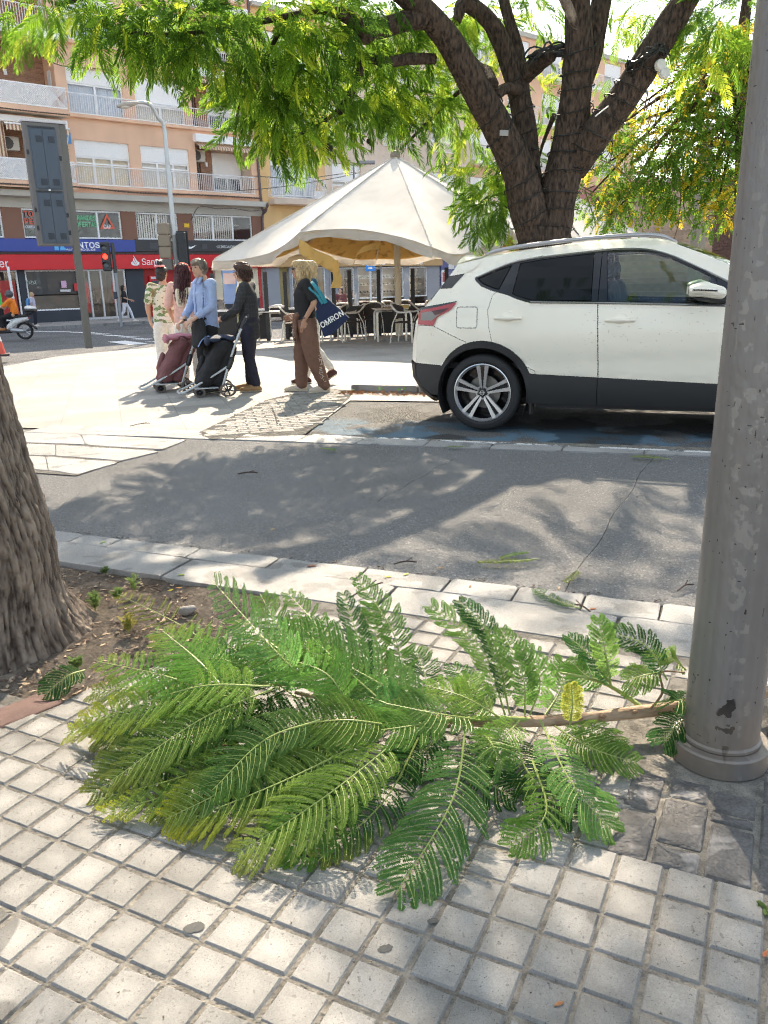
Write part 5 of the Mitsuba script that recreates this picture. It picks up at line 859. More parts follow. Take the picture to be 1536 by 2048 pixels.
FR = [
 # base, mid, tip, pairs, plen, green, tip colour, sag
 ((0.215,1.997,0.15), (0.152,1.721,0.11), (0.005,1.508,0.02), 19, .145, GB, GB, .30),
 ((0.042,1.931,0.17), (-0.159,1.726,0.13), (-0.381,1.636,0.03), 19, .150, GR, OL, .45),
 ((-0.086,1.883,0.17), (-0.286,1.797,0.12), (-0.562,1.753,0.03), 19, .130, GR, YL, .40),
 ((-0.187,1.93,0.22), (-0.335,1.903,0.18), (-0.463,1.801,0.1), 15, .120, GB, GR, .35),
 ((-0.33,2.054,0.25), (-0.525,1.98,0.2), (-0.76,1.896,0.07), 20, .135, GR, OL, .40),
 ((-0.33,2.016,0.28), (-0.579,2.085,0.24), (-0.987,2.158,0.06), 19, .135, GR, YL, .40),
 ((-0.486,2.076,0.22), (-0.666,2.169,0.24), (-0.95,2.382,0.19), 15, .105, GR, OL, .35),
 ((-0.449,2.043,0.24), (-0.569,2.188,0.28), (-0.716,2.36,0.3), 14, .125, GR, OL, .35),
 ((0.145,2.032,0.15), (-0.083,2.14,0.25), (-0.336,2.314,0.3), 19, .150, GB, GR, .40),
 ((-0.2,2.103,0.2), (-0.351,2.195,0.32), (-0.595,2.586,0.38), 18, .125, GB, (0.2, 0.3, 0.12), .35),
 ((-0.434,2.268,0.15), (-0.734,2.754,0.12), (-1.181,3.3,0.06), 15, .115, (0.11, 0.16, 0.05), OL, .20),
 ((-0.327,2.176,0.18), (-0.511,2.458,0.18), (-0.9,2.808,0.1), 15, .125, GB, GB, .30),
 ((-0.112,2.048,0.18), (-0.197,2.104,0.28), (-0.481,2.312,0.25), 16, .130, GR, GR, .40),
 ((0.033,2.145,0.12), (0.027,2.292,0.28), (-0.098,2.503,0.42), 17, .075, BR, BR, .25),
 ((-0.058,2.209,0.12), (-0.087,2.326,0.25), (-0.148,2.514,0.36), 14, .060, DK, DK, .25),
 ((-0.134,2.208,0.14), (-0.205,2.342,0.28), (-0.344,2.577,0.34), 15, .070, BR, BR, .30),
 ((-0.027,2.208,0.12), (-0.032,2.343,0.24), (-0.058,2.504,0.32), 13, .075, GR, GR, .30),
 ((-0.243,2.24,0.16), (-0.339,2.345,0.3), (-0.43,2.555,0.34), 14, .080, GR, GR, .35),
 ((0.126,2.205,0.1), (0.118,2.324,0.14), (0.091,2.424,0.18), 10, .09, DK, GR, .40),
 ((0.347,2.135,0.1), (0.297,2.288,0.24), (0.139,2.43,0.34), 18, .080, GR, GR, .30),
 ((0.361,2.134,0.1), (0.332,2.316,0.26), (0.23,2.41,0.36), 17, .060, DK, DK, .30),
 ((0.406,2.132,0.1), (0.4,2.156,0.22), (0.356,2.321,0.3), 14, .070, GR, GR, .35),
 ((0.421,2.131,0.1), (0.453,2.16,0.2), (0.407,2.234,0.28), 12, .065, BR, GR, .35),
 ((0.317,2.136,0.1), (0.266,2.218,0.14), (0.208,2.349,0.16), 11, .080, DK, DK, .35),
 ((0.465,2.129,0.1), (0.525,2.205,0.14), (0.556,2.285,0.2), 11, .085, GR, GR, .4),
 ((0.682,2.194,0.15), (0.626,2.201,0.24), (0.562,2.289,0.28), 14, .065, DK, DK, .25),
 ((0.675,2.185,0.16), (0.65,2.186,0.28), (0.64,2.24,0.36), 13, .055, GR, BR, .25),
 ((0.671,2.21,0.15), (0.604,2.221,0.18), (0.579,2.25,0.2), 9, .08, GR, GR, .4),
 ((0.841,2.177,0.18), (0.778,2.213,0.28), (0.666,2.276,0.3), 13, .065, (0.04, 0.12, 0.03), GR, .2),
 ((0.824,2.187,0.2), (0.771,2.174,0.2), (0.723,2.183,0.18), 9, .085, GR, GR, .9),
 ((0.904,2.199,0.2), (0.858,2.195,0.24), (0.826,2.299,0.22), 9, .07, BR, BR, .5),
 ((0.518,2.037,0.12), (0.515,2.01,0.2), (0.502,1.984,0.28), 15, .042, (0.26, 0.30, 0.05), (0.34, 0.36, 0.06), .5),
 ((0.438,2.069,0.12), (0.465,1.805,0.1), (0.548,1.704,0.02), 16, .105, GB, GR, .30),
 ((0.489,2.1,0.08), (0.568,1.998,0.07), (0.701,1.972,0.03), 14, .085, BR, GR, .30),
 ((0.351,2.068,0.09), (0.378,1.889,0.06), (0.469,1.75,0.02), 14, .10, DK, DK, .30),
 ((0.391,1.929,0.08), (0.386,1.716,0.07), (0.285,1.655,0.02), 12, .085, BR, BR, .30),
 ((0.262,2.056,0.1), (0.278,1.914,0.14), (0.302,1.886,0.08), 10, .09, GB, GB, .35),
 ((0.297,2.101,0.08), (0.247,1.933,0.05), (0.329,1.838,0.02), 12, .10, DK, DK, .3),
 ((0.089,2.07,0.08), (-0.017,1.811,0.05), (-0.181,1.629,0.015), 15, .09, DK, OL, .3),
 ((-0.234,2.085,0.08), (-0.476,1.889,0.07), (-0.774,1.802,0.03), 17, .085, GR, YL, .3),
 ((-0.327,2.128,0.09), (-0.519,1.907,0.09), (-0.794,1.856,0.04), 17, .09, GR, OL, .35),
 ((-1.079,2.598,0.05), (-1.117,2.536,0.06), (-1.178,2.485,0.02), 11, .075, (0.05, 0.14, 0.05), DK, .3),
 ((0.912,2.125,0.09), (0.837,2.072,0.09), (0.797,2.059,0.03), 10, .075, DK, DK, .4),
 ((0.926,2.154,0.14), (0.85,2.092,0.16), (0.82,2.129,0.14), 10, .07, DK, GR, .5),
 ((0.524,2.12,0.07), (0.603,2.078,0.06), (0.654,2.044,0.03), 10, .09, GR, GR, .3),
 ((0.162,2.071,0.1), (0.1,2.022,0.06), (0.027,1.997,0.03), 10, .11, DK, DK, .4),
 ((-0.116,2.079,0.08), (-0.199,1.976,0.05), (-0.268,1.82,0.02), 14, .12, DK, DK, .4),
 ((-0.303,2.196,0.1), (-0.455,2.179,0.08), (-0.574,2.149,0.05), 13, .12, DK, GR, .4),
 ((-0.028,2.125,0.1), (-0.269,2.153,0.09), (-0.434,2.237,0.08), 14, .13, DK, DK, .4),
 ((-0.398,2.226,0.12), (-0.555,2.234,0.12), (-0.707,2.216,0.1), 13, .12, GR, GR, .4),
 ((-0.27,2.184,0.14), (-0.451,2.385,0.16), (-0.67,2.631,0.12), 14, .12, DK, GR, .4),
 ((-0.056,2.115,0.14), (-0.118,2.228,0.18), (-0.227,2.48,0.18), 13, .12, DK, DK, .4),
 ((0.062,2.115,0.12), (0.005,2.264,0.14), (-0.026,2.437,0.14), 10, .11, DK, GR, .4),
 ((-0.126,1.989,0.12), (-0.221,1.943,0.12), (-0.396,1.812,0.06), 15, .115, GB, GR, .35),
 ((-0.425,2.217,0.16), (-0.535,2.244,0.2), (-0.644,2.388,0.2), 12, .10, GB, GB, .35),
 ((-0.381,2.125,0.16), (-0.587,2.036,0.12), (-0.835,2.019,0.04), 18, .125, GB, OL, .4),
 ((-0.451,2.116,0.2), (-0.681,2.14,0.16), (-0.991,2.255,0.05), 18, .12, GR, YL, .4),
 ((-0.252,2.008,0.16), (-0.395,1.827,0.11), (-0.583,1.765,0.04), 18, .12, GB, YL, .4),
 ((-0.167,1.984,0.14), (-0.379,1.886,0.1), (-0.638,1.821,0.03), 18, .12, DK, OL, .4),
 ((-0.463,2.234,0.1), (-0.655,2.057,0.06), (-0.827,1.907,0.02), 16, .12, DK, OL, .4),
 ((-0.568,2.298,0.12), (-0.77,2.341,0.12), (-0.989,2.394,0.07), 15, .11, GB, OL, .4),
 ((-0.316,2.102,0.22), (-0.504,2.264,0.24), (-0.676,2.319,0.2), 15, .12, GB, GR, .4),
 ((-0.055,1.936,0.12), (-0.167,1.709,0.07), (-0.277,1.665,0.02), 16, .12, GR, GR, .4),
 ((-0.233,2.158,0.22), (-0.329,2.242,0.28), (-0.507,2.478,0.28), 15, .12, GB, GR, .4),
 ((-0.635,2.306,0.1), (-0.771,2.211,0.07), (-0.901,2.169,0.03), 14, .11, DK, OL, .4),
 ((-0.025,2.065,0.2), (-0.173,2.199,0.28), (-0.299,2.42,0.3), 15, .11, GR, GB, .4),
 ((0.26,2.043,0.14), (0.114,1.989,0.2), (-0.054,2.067,0.2), 16, .11, GB, GR, .4),
 ((0.172,2.014,0.16), (0.029,1.932,0.19), (-0.124,1.966,0.15), 15, .11, GR, GB, .4),
 ((0.324,2.088,0.12), (0.223,2.103,0.18), (0.111,2.184,0.18), 13, .10, GR, GR, .4),
 ((0.116,2.037,0.14), (0.003,2.035,0.2), (-0.145,2.16,0.2), 15, .12, GB, GB, .4),
 ((0.38,2.071,0.12), (0.319,1.962,0.14), (0.253,1.984,0.08), 11, .09, GR, GR, .4),
 ((0.002,1.962,0.18), (-0.12,1.927,0.22), (-0.262,1.975,0.18), 15, .12, GR, GB, .4),
 ((0.192,2.086,0.1), (0.225,2.124,0.16), (0.249,2.202,0.2), 10, .08, GR, GR, .4),
]
for i, (a, b, c, pr, pl, gc, tc, sg_) in enumerate(FR):
    g = np.random.default_rng(900 + i); lum = g.uniform(0.62, 1.22); gc, tc = tuple(np.array(gc) * lum * [g.uniform(.9, 1.25), 1, 1]), tuple(np.array(tc) * (0.5 + 0.5 * lum)); upv = np.array([0.05, -0.42, 0.9]) + g.normal(0, 0.16, 3)
    d = np.array(c) - np.array(a)
    if d[2] > 0.12: upv = np.array([0.1, -0.8, 0.6]) + g.normal(0, 0.2, 3)          # leaves that stand up turn their face this way
    m, cc, st = fern(np.array(a), np.array(b), np.array(c), int(pr * 1.3), pl, upv, 40 + i, gc, tc, sag=sg_, ll=0.0130 if pl > 0.1 else 0.0105, sp=0.0050 if pl > 0.1 else 0.0044, curl=0.25 if d[2] > 0.12 else 0)
    k = obj('leaf', m, 'leaf', FB_, color=cc); obj('stalk', st, stalkm, k)
# loose sprigs lying about
def sprig(name, a, b, c, pr, pl, gc, tc, label, seed):
    t_ = thing(name, label, 'leaf'); m, cc, st = fern(np.array(a), np.array(b), np.array(c), pr, pl, (0, 0, 1), seed, gc, tc, sag=0.15); obj('leaflets', m, 'leaf', t_, color=cc); obj('stalk', st, stalkm, t_)
sprig('loose_leaf', (0.812,3.115,0.015), (0.725,3.201,0.02), (0.666,3.346,0.015), 12, .06, (0.05, 0.13, 0.05), GB, 'single dark green feathery leaf lying on the kerb stones', 501)
sprig('loose_leaf', (0.753,3.74,0.015), (0.611,3.708,0.02), (0.453,3.719,0.015), 13, .045, (0.22, 0.28, 0.03), YL, 'yellow green feathery leaf lying on the asphalt', 502)
sprig('loose_leaf', (0.737,3.857,0.012), (0.655,3.823,0.015), (0.574,3.783,0.01), 9, .03, GR, OL, 'small thin green sprig beside the yellow green leaf on the asphalt', 503)
sprig('loose_leaf', (0.912,3.58,0.012), (0.883,3.507,0.015), (0.819,3.428,0.01), 7, .03, OL, OL, 'short brownish sprig across the crack in the asphalt', 504)
sprig('loose_leaf', (-0.525,6.64,0.012), (-0.435,6.548,0.02), (-0.402,6.551,0.01), 7, .05, BR, BR, 'small green sprig on the far side of the asphalt lane', 505)
sprig('loose_leaf', (2.16,5.891,0.012), (2.025,5.941,0.02), (1.922,6.036,0.01), 9, .08, OL, GR, 'greenish sprig by the far kerb near the pole', 506)
sprig('loose_leaf', (0.686,6.549,0.012), (0.601,6.52,0.02), (0.533,6.599,0.01), 6, .05, DK, GR, 'small dark sprig on the kerb in front of the car wheel', 507)
# ---------------------------------------------------------------- white car in the bay: local x forward from the rear axle, y inward from its near side, z up
CAR = thing('parked_car', 'white five door car with black lower trim and dark rear windows, parked in the bay', 'car')
CW, CH = np.array((0.889,7.297,0)), math.radians(-20)
def cob(name, m, mt, parent=None, **k): return obj(name, placed(m, CW, CH), mt, parent or CAR, **k)
def paint_c(p, n, uv):
    d = fbm(p.x * 1.4, p.y * 1.4, p.z * 5, 4); lo = smoothstep(0.85, 0.35, p.z); sp = smoothstep(0.83, 0.87, noise(p.x * 60, p.y * 60, p.z * 60))
    c = mi.Color3f(0.76, 0.72, 0.61); c = c * (1 - 0.10 * lo * d); return mix(c, (0.30, 0.26, 0.2), 0.22 * lo * smoothstep(0.45, 0.7, d) + 0.35 * sp * smoothstep(0.45, 0.7, noise(p.x * 2, p.y * 2, p.z * 2)))
mat('car_white', proc(paint_c), 0.25, 0.0, 0.5, clearcoat=1.0, clearcoat_gloss=0.97)
mat('car_black_plastic', (0.016, 0.0165, 0.018), 0.55); mat('car_gloss_black', (0.012, 0.012, 0.014), 0.12, 0, 0.6); mat('car_dark_glass', (0.005, 0.006, 0.006), 0.03, 0, 0.30)
mat('car_interior', (0.02, 0.02, 0.022), 0.7); mat('tyre', (0.020, 0.020, 0.021), 0.8); mat('alloy', (0.62, 0.62, 0.63), 0.28, 0.85); mat('car_rail', (0.42, 0.42, 0.44), 0.35, 0.7); mat('chrome_trim', (0.35, 0.36, 0.36), 0.15, 0.9)
scene['tinted_glass'] = {'type': 'thindielectric', 'int_ior': 1.5, 'specular_transmittance': {'type': 'rgb', 'value': [0.55, 0.66, 0.58]}}
scene['lamp_clear'] = {'type': 'thindielectric', 'int_ior': 1.5}
def ysurf(x, z):
    x, z = np.asarray(x, float), np.asarray(z, float)
    v = np.interp(z, [0.2, 0.3, 0.42, 0.52, 0.60, 0.80, 0.93, 0.96, 1.06, 1.12, 1.16, 1.30, 1.45, 1.54, 1.60, 1.66], [0.075, 0.045, 0.028, 0.030, 0.020, 0.002, 0.0, 0.008, 0.012, 0.022, 0.034, 0.098, 0.175, 0.235, 0.31, 0.46])
    v = v + 0.34 * np.clip((0.25 - x) / 1.0, 0, 2) ** 2.3 + 0.22 * np.clip((x - 2.2) / 1.4, 0, 2) ** 2.2
    return v + 0.012 * np.exp(-((z - 0.62 - 0.02 * x) / 0.035) ** 2)
def side(poly, off=0.0, step=0.06, far=False):
    v, f = gridpoly(poly, step); y = ysurf(v[:, 0], v[:, 1]) - off
    return tm(np.column_stack([v[:, 0], y, v[:, 1]]), f) if not far else tm(np.column_stack([v[:, 0], 1.80 - y, v[:, 1]]), f[:, ::-1])
rear = [(-0.52, 0.30), (-0.62, 0.36), (-0.69, 0.46), (-0.70, 0.58), (-0.675, 0.75), (-0.655, 0.93), (-0.61, 1.03), (-0.52, 1.15), (-0.42, 1.27), (-0.335, 1.375)]
roof = [(-0.27, 1.475), (-0.12, 1.505), (0.02, 1.53), (0.20, 1.556), (0.41, 1.582), (0.70, 1.610), (1.0, 1.628), (1.29, 1.634), (1.45, 1.622), (1.60, 1.585), (1.80, 1.505), (2.02, 1.405), (2.25, 1.28), (2.45, 1.165)]
hood = [(2.45, 1.165), (2.6, 1.12), (2.9, 1.06), (3.2, 0.99), (3.42, 0.90), (3.50, 0.78)]
front = [(3.50, 0.78), (3.53, 0.6), (3.52, 0.45), (3.40, 0.28)]
body = Polygon(rear + roof + hood[1:] + front[1:] + [(3.0, 0.25), (0.4, 0.26)])
DLO = Polygon([(-0.055, 1.347), (0.12, 1.415), (0.27, 1.462), (0.5, 1.495), (0.75, 1.518), (1.0, 1.535), (1.2, 1.541), (1.38, 1.528), (1.55, 1.480), (1.77, 1.380), (1.95, 1.290), (2.10, 1.205), (2.14, 1.10), (1.1, 1.138), (0.6, 1.150), (0.44, 1.156), (0.33, 1.188), (0.24, 1.225), (0.1, 1.262), (0.0, 1.300)])
wc, wc2 = shapely.Point(0.02, 0.345), shapely.Point(2.65, 0.345)
arch_o, arch_i = wc.buffer(0.468, 48).union(wc2.buffer(0.468, 48)), wc.buffer(0.405, 48).union(wc2.buffer(0.405, 48))
clad_top = Polygon([(-2, -1), (5, -1), (5, 0.40), (2.05, 0.463), (0.41, 0.527), (0.3, 0.55), (-0.3, 0.56), (-0.42, 0.578), (-2, 0.585)])
cl = body.intersection(clad_top.union(arch_o)).difference(arch_i)
shell = body.difference(clad_top).difference(arch_o).difference(DLO.buffer(0.022))
def left_of(pts): return Polygon([(-2, pts[0][1])] + pts + [(-2, pts[-1][1])])
doorline = [(0.30, 2.0), (0.22, 1.30), (0.10, 1.20), (0.066, 1.07), (0.078, 0.94), (0.108, 0.805), (0.2, 0.70), (0.5, 0.55), (0.5, 0.2)]
rearzone = left_of([(0.55, 2.0), (0.50, 1.42)] + doorline[1:]); roofzone = Polygon([(-2, 3), (5, 3), (5, 1.0), (2.3, 1.13)] + [(x + 0.02, z + 0.028) for x, z in [(2.12, 1.20), (1.95, 1.29), (1.77, 1.383), (1.55, 1.487), (1.38, 1.533), (1.0, 1.54), (0.5, 1.50), (0.27, 1.468)]] + [(-0.02, 1.37), (-0.3, 1.30), (-2, 1.3)])
bump_line = Polygon([(-2, 0.94), (-0.475, 0.935), (-0.40, 0.905), (-0.14, 0.80), (-0.1, 0.5), (-2, 0.5)])
fdoor = Polygon([(1.010, 2), (1.014, 1.13), (1.032, 0.8), (1.058, 0.2), (2.3, 0.2), (2.22, 0.8), (2.28, 1.1), (2.16, 1.2), (2.1, 2)])
rdoor = Polygon([(1.002, 2), (1.006, 1.13), (1.024, 0.8), (1.050, 0.2), (0.5, 0.2), (0.5, 0.55), (0.2, 0.70), (0.112, 0.805), (0.082, 0.94), (0.070, 1.07), (0.104, 1.20), (0.22, 1.30), (0.3, 2)])
low = shell.difference(roofzone)
fuel = shapely.box(-0.205, 0.945, -0.05, 1.085).buffer(0.018)
fgap = fuel.buffer(0.006).difference(fuel)
panels = {'quarter_panel': low.intersection(rearzone).difference(rdoor.buffer(0.0035)).difference(bump_line.buffer(0.0035)).difference(fgap), 'bumper_side': low.intersection(bump_line).buffer(-0.001),
          'rear_door': low.intersection(rdoor).difference(rearzone), 'front_door': low.intersection(fdoor), 'fender': low.difference(fdoor.buffer(0.006)).difference(rdoor.buffer(0.006)).difference(rearzone), 'roof_side': shell.intersection(roofzone)}
for nm_, pg in panels.items():
    for g_ in [g_ for g_ in getattr(pg, 'geoms', [pg]) if g_.geom_type == 'Polygon' and g_.area > 2e-3]: cob(nm_, side(g_), 'car_white', smooth=40); cob(nm_, side(g_, far=True), 'car_white', smooth=40)
for far in (False, True):
    cob('gap_backing', side(low.union(shell.intersection(roofzone)).difference(arch_o), -0.016, 0.12, far), 'car_gloss_black')
    for g_ in (cl.intersection(sbox(-2, 0, 1.035, 2)), cl.intersection(sbox(1.04, 0, 5, 2))): cob('lower_cladding', side(g_, 0.012, 0.07, far), 'car_black_plastic', smooth=40)
    tr_ = DLO.buffer(0.022).difference(DLO); cob('window_surround', side(tr_, 0.004, 0.1, far), 'car_gloss_black')
    qw = DLO.intersection(Polygon([(-1, 1), (0.13, 1), (0.155, 1.245), (0.262, 1.48), (-1, 1.6)])); cob('quarter_window', side(qw.buffer(-0.008), 0.002, 0.1, far), 'car_dark_glass')
    pl = DLO.intersection(Polygon([(0.13, 1), (0.155, 1.245), (0.262, 1.48), (0.35, 1.6), (0.318, 1.47), (0.275, 1.21), (0.3, 1.0)])); cob('window_pillar', side(pl, 0.004, 0.1, far), 'car_gloss_black')
    rw = DLO.intersection(Polygon([(0.275, 1.0), (0.275, 1.21), (0.318, 1.47), (0.32, 1.6), (0.945, 1.6), (0.96, 1.0)])); cob('rear_window', side(rw.buffer(-0.006), 0.0, 0.1, far), 'car_dark_glass')
    bp = DLO.intersection(Polygon([(0.945, 1.6), (0.96, 1.0), (1.10, 1.0), (1.045, 1.6)])); bp1, bp2 = bp.intersection(sbox(0, 0, 1.007, 2)), bp.intersection(sbox(1.013, 0, 2, 2))
    for b_ in (bp1, bp2): cob('door_pillar', side(b_, 0.006, 0.1, far), 'car_gloss_black')
    fw = DLO.intersection(Polygon([(1.045, 1.6), (1.10, 1.0), (2.2, 1.0), (2.2, 1.6)])).difference(Polygon([(1.93, 1.0), (1.93, 1.31), (2.3, 1.31), (2.3, 1.0)])); cob('front_window', side(fw.buffer(-0.004), 0.0, 0.1, far), 'tinted_glass')
    cob('mirror_sail', side(DLO.intersection(Polygon([(1.93, 1.0), (1.93, 1.31), (2.3, 1.31), (2.3, 1.0)])), 0.004, 0.1, far), 'car_gloss_black')
    cm = [(x, ysurf(x, z) - 0.012, z) for x, z in [(0.44, 1.142), (0.6, 1.137), (1.1, 1.124), (1.6, 1.106), (2.1, 1.088)]]; cob('chrome_strip', tube([(x, y if not far else 1.8 - y, z) for x, y, z in cm], 0.0075, 6), 'chrome_trim')
    cm = smoothpath([(x, ysurf(x, z) - 0.008, z) for x, z in [(-0.06, 1.358), (0.12, 1.432), (0.27, 1.480), (0.5, 1.513), (1.0, 1.553), (1.2, 1.559), (1.38, 1.546), (1.56, 1.496), (1.78, 1.395), (1.96, 1.306), (2.12, 1.22)]], 40); cob('drip_rail', tube([(x, y if not far else 1.8 - y, z) for x, y, z in cm], 0.008, 6), 'chrome_trim')
def skin(pts, bulge, n=12, t0=0.0, t1=1.0, off=0.0, edge_in=0.0):
    """strip across the car along an outline polyline"""
    P = np.array(pts); tg = np.gradient(P, axis=0); nr = np.stack([-tg[:, 1], tg[:, 0]], 1); nr /= np.linalg.norm(nr, axis=1, keepdims=True); b = np.broadcast_to(np.asarray(bulge, float), (len(P),))
    V, F = [], []; ts = np.linspace(t0, t1, n)
    for i, (x, z) in enumerate(P):
        y0 = float(ysurf(x, z)) + edge_in; 
        for t in ts: s = 1 - (2 * t - 1) ** 2; V.append((x + nr[i][0] * (b[i] * s + off), y0 + (1.8 - 2 * y0) * t, z + nr[i][1] * (b[i] * s + off)))
    for i in range(len(P) - 1):
        for j in range(n - 1): a = i * n + j; F += [(a, a + 1, a + n + 1), (a, a + n + 1, a + n)]
    return tm(V, F)
rb = [(x, z) for x, z in rear]
cob('rear_bumper', skin(rb[:4], 0.17, off=0.010), 'car_black_plastic', smooth=True); cob('tailgate', skin(rb[3:8], [0.17, 0.18, 0.16, 0.13, 0.10]), 'car_white', smooth=True); cob('rear_screen', skin(rb[7:], [0.10, 0.08, 0.06]), 'car_dark_glass', smooth=True)
cob('roof', skin(roof[:10], [0.05, 0.05, 0.04, 0.035, 0.03, 0.03, 0.03, 0.03, 0.03, 0.035]), 'car_white', smooth=True); cob('windscreen', skin(roof[9:], [0.035, 0.05, 0.06, 0.07, 0.06]), 'tinted_glass', smooth=True); cob('bonnet', skin(hood, [0.05] * 6), 'car_white', smooth=True); cob('front_bumper', skin(front, 0.18), 'car_black_plastic', smooth=True)
sp_ = skin([(-0.275, 1.476), (-0.20, 1.492), (-0.05, 1.518)], [0.09, 0.05, 0.04], off=0.008); s2 = skin([(-0.275, 1.474), (-0.235, 1.435), (-0.18, 1.402)], [0.09, 0.03, 0.0], off=0.0); cob('spoiler', cat([sp_, s2]), 'car_white', smooth=30)
cob('spoiler_cheek', side(Polygon([(-0.27, 1.475), (-0.03, 1.50), (-0.10, 1.43), (-0.175, 1.398)]), 0.008, 0.05), 'car_white'); cob('spoiler_cheek', side(Polygon([(-0.27, 1.475), (-0.03, 1.50), (-0.10, 1.43), (-0.175, 1.398)]), 0.008, 0.05, True), 'car_white')
cob('screen_corner', side(Polygon([(-0.34, 1.375), (-0.18, 1.395), (-0.30, 1.27), (-0.42, 1.265)]), 0.005, 0.05), 'car_gloss_black')
tl = Polygon([(-0.655, 0.945), (-0.645, 1.05), (-0.60, 1.085), (-0.45, 1.115), (-0.232, 1.146), (-0.28, 1.085), (-0.36, 1.045), (-0.43, 1.015), (-0.47, 0.94)])
scene['lamp_red'] = {'type': 'twosided', 'bsdf': {'type': 'principled', 'base_color': {'type': 'rgb', 'value': [0.33, 0.008, 0.012]}, 'roughness': 0.08, 'clearcoat': 1.0, 'specular': 0.6}}
for far in (False, True):
    lk = cob('tail_lamp', side(tl, 0.010, 0.03, far), 'lamp_red', smooth=40)
    cob('lamp_border', side(Polygon([(-0.64, 1.075), (-0.45, 1.105), (-0.225, 1.150), (-0.232, 1.158), (-0.45, 1.125), (-0.62, 1.10)]), 0.012, 0.05, far), 'car_gloss_black', lk); cob('reversing_lens', side(Polygon([(-0.62, 0.985), (-0.615, 1.05), (-0.5, 1.068), (-0.40, 1.045), (-0.49, 0.985)]), 0.013, 0.05, far), mat('grey_lens', (0.20, 0.19, 0.19), 0.12), lk); cob('dark_wedge', side(Polygon([(-0.49, 1.07), (-0.30, 1.10), (-0.38, 1.055), (-0.45, 1.03)]), 0.014, 0.05, far), mat('dark_red_lens', (0.06, 0.008, 0.01), 0.1), lk)
cob('fuel_flap', side(fuel, 0.001, 0.05), 'car_white', smooth=40)
for x0, z in ((0.128, 1.010), (1.072, 0.985)):
    for far in (False, True):
        y = float(ysurf(x0 + 0.12, z)); m = m3.Manifold.batch_hull([sph((x0 + 0.018, y - 0.022, z), (0.018, 0.014, 0.014), 12), sph((x0 + 0.235, y - 0.024, z), (0.018, 0.014, 0.016), 12), sph((x0 + 0.12, y - 0.036, z), (0.03, 0.008, 0.016), 12)]); m = m2t(m)
        c_ = m2t(sph((x0 + 0.125, y - 0.001, z + 0.012), (0.058, 0.012, 0.05), 20))
        if far:
            for q in (m, c_): q.vertices[:, 1] = 1.8 - q.vertices[:, 1]; q.faces = q.faces[:, ::-1]
        hk_ = cob('door_handle', m, 'car_white', smooth=40); cob('grip_cup', c_, 'car_white', hk_, smooth=True)
for far in (False, True):
    sgn_ = lambda q: q if not far else tm(np.asarray(q.vertices) * [1, -1, 1] + [0, 1.8, 0], np.asarray(q.faces)[:, ::-1])
    m = organic([[((1.74, -0.10, 1.215), (0.028, 0.10, 0.045)), ((1.83, -0.11, 1.225), (0.05, 0.10, 0.062)), ((1.96, -0.08, 1.195), (0.045, 0.085, 0.05))]], 0.02, 4, 16)
    mk = cob('wing_mirror', sgn_(m), 'car_white', smooth=True); cob('mirror_glass', sgn_(box(1.705, 1.716, -0.17, -0.03, 1.19, 1.25)), 'chrome_trim', mk); cob('mirror_foot', sgn_(m2t(m3.Manifold.batch_hull([sph((1.83, -0.06, 1.155), (0.07, 0.07, 0.02), 10), sph((1.97, 0.02, 1.13), (0.06, 0.02, 0.03), 10)]))), 'car_black_plastic', mk, smooth=30); cob('indicator', sgn_(tube(smoothpath([(1.75, -0.205, 1.222), (1.83, -0.213, 1.220), (1.93, -0.178, 1.212)], 10), 0.006, 6)), 'car_gloss_black', mk)
    rl = smoothpath([(-0.02, 0.30, 1.555), (0.10, 0.29, 1.585), (0.4, 0.285, 1.622), (0.8, 0.29, 1.652), (1.2, 0.29, 1.668), (1.45, 0.295, 1.658), (1.60, 0.30, 1.605)], 40); cob('roof_rail', sgn_(tube(rl, np.r_[np.linspace(0.008, 0.018, 6), np.full(28, 0.018), np.linspace(0.018, 0.008, 6)], 10)), 'car_rail', smooth=True)
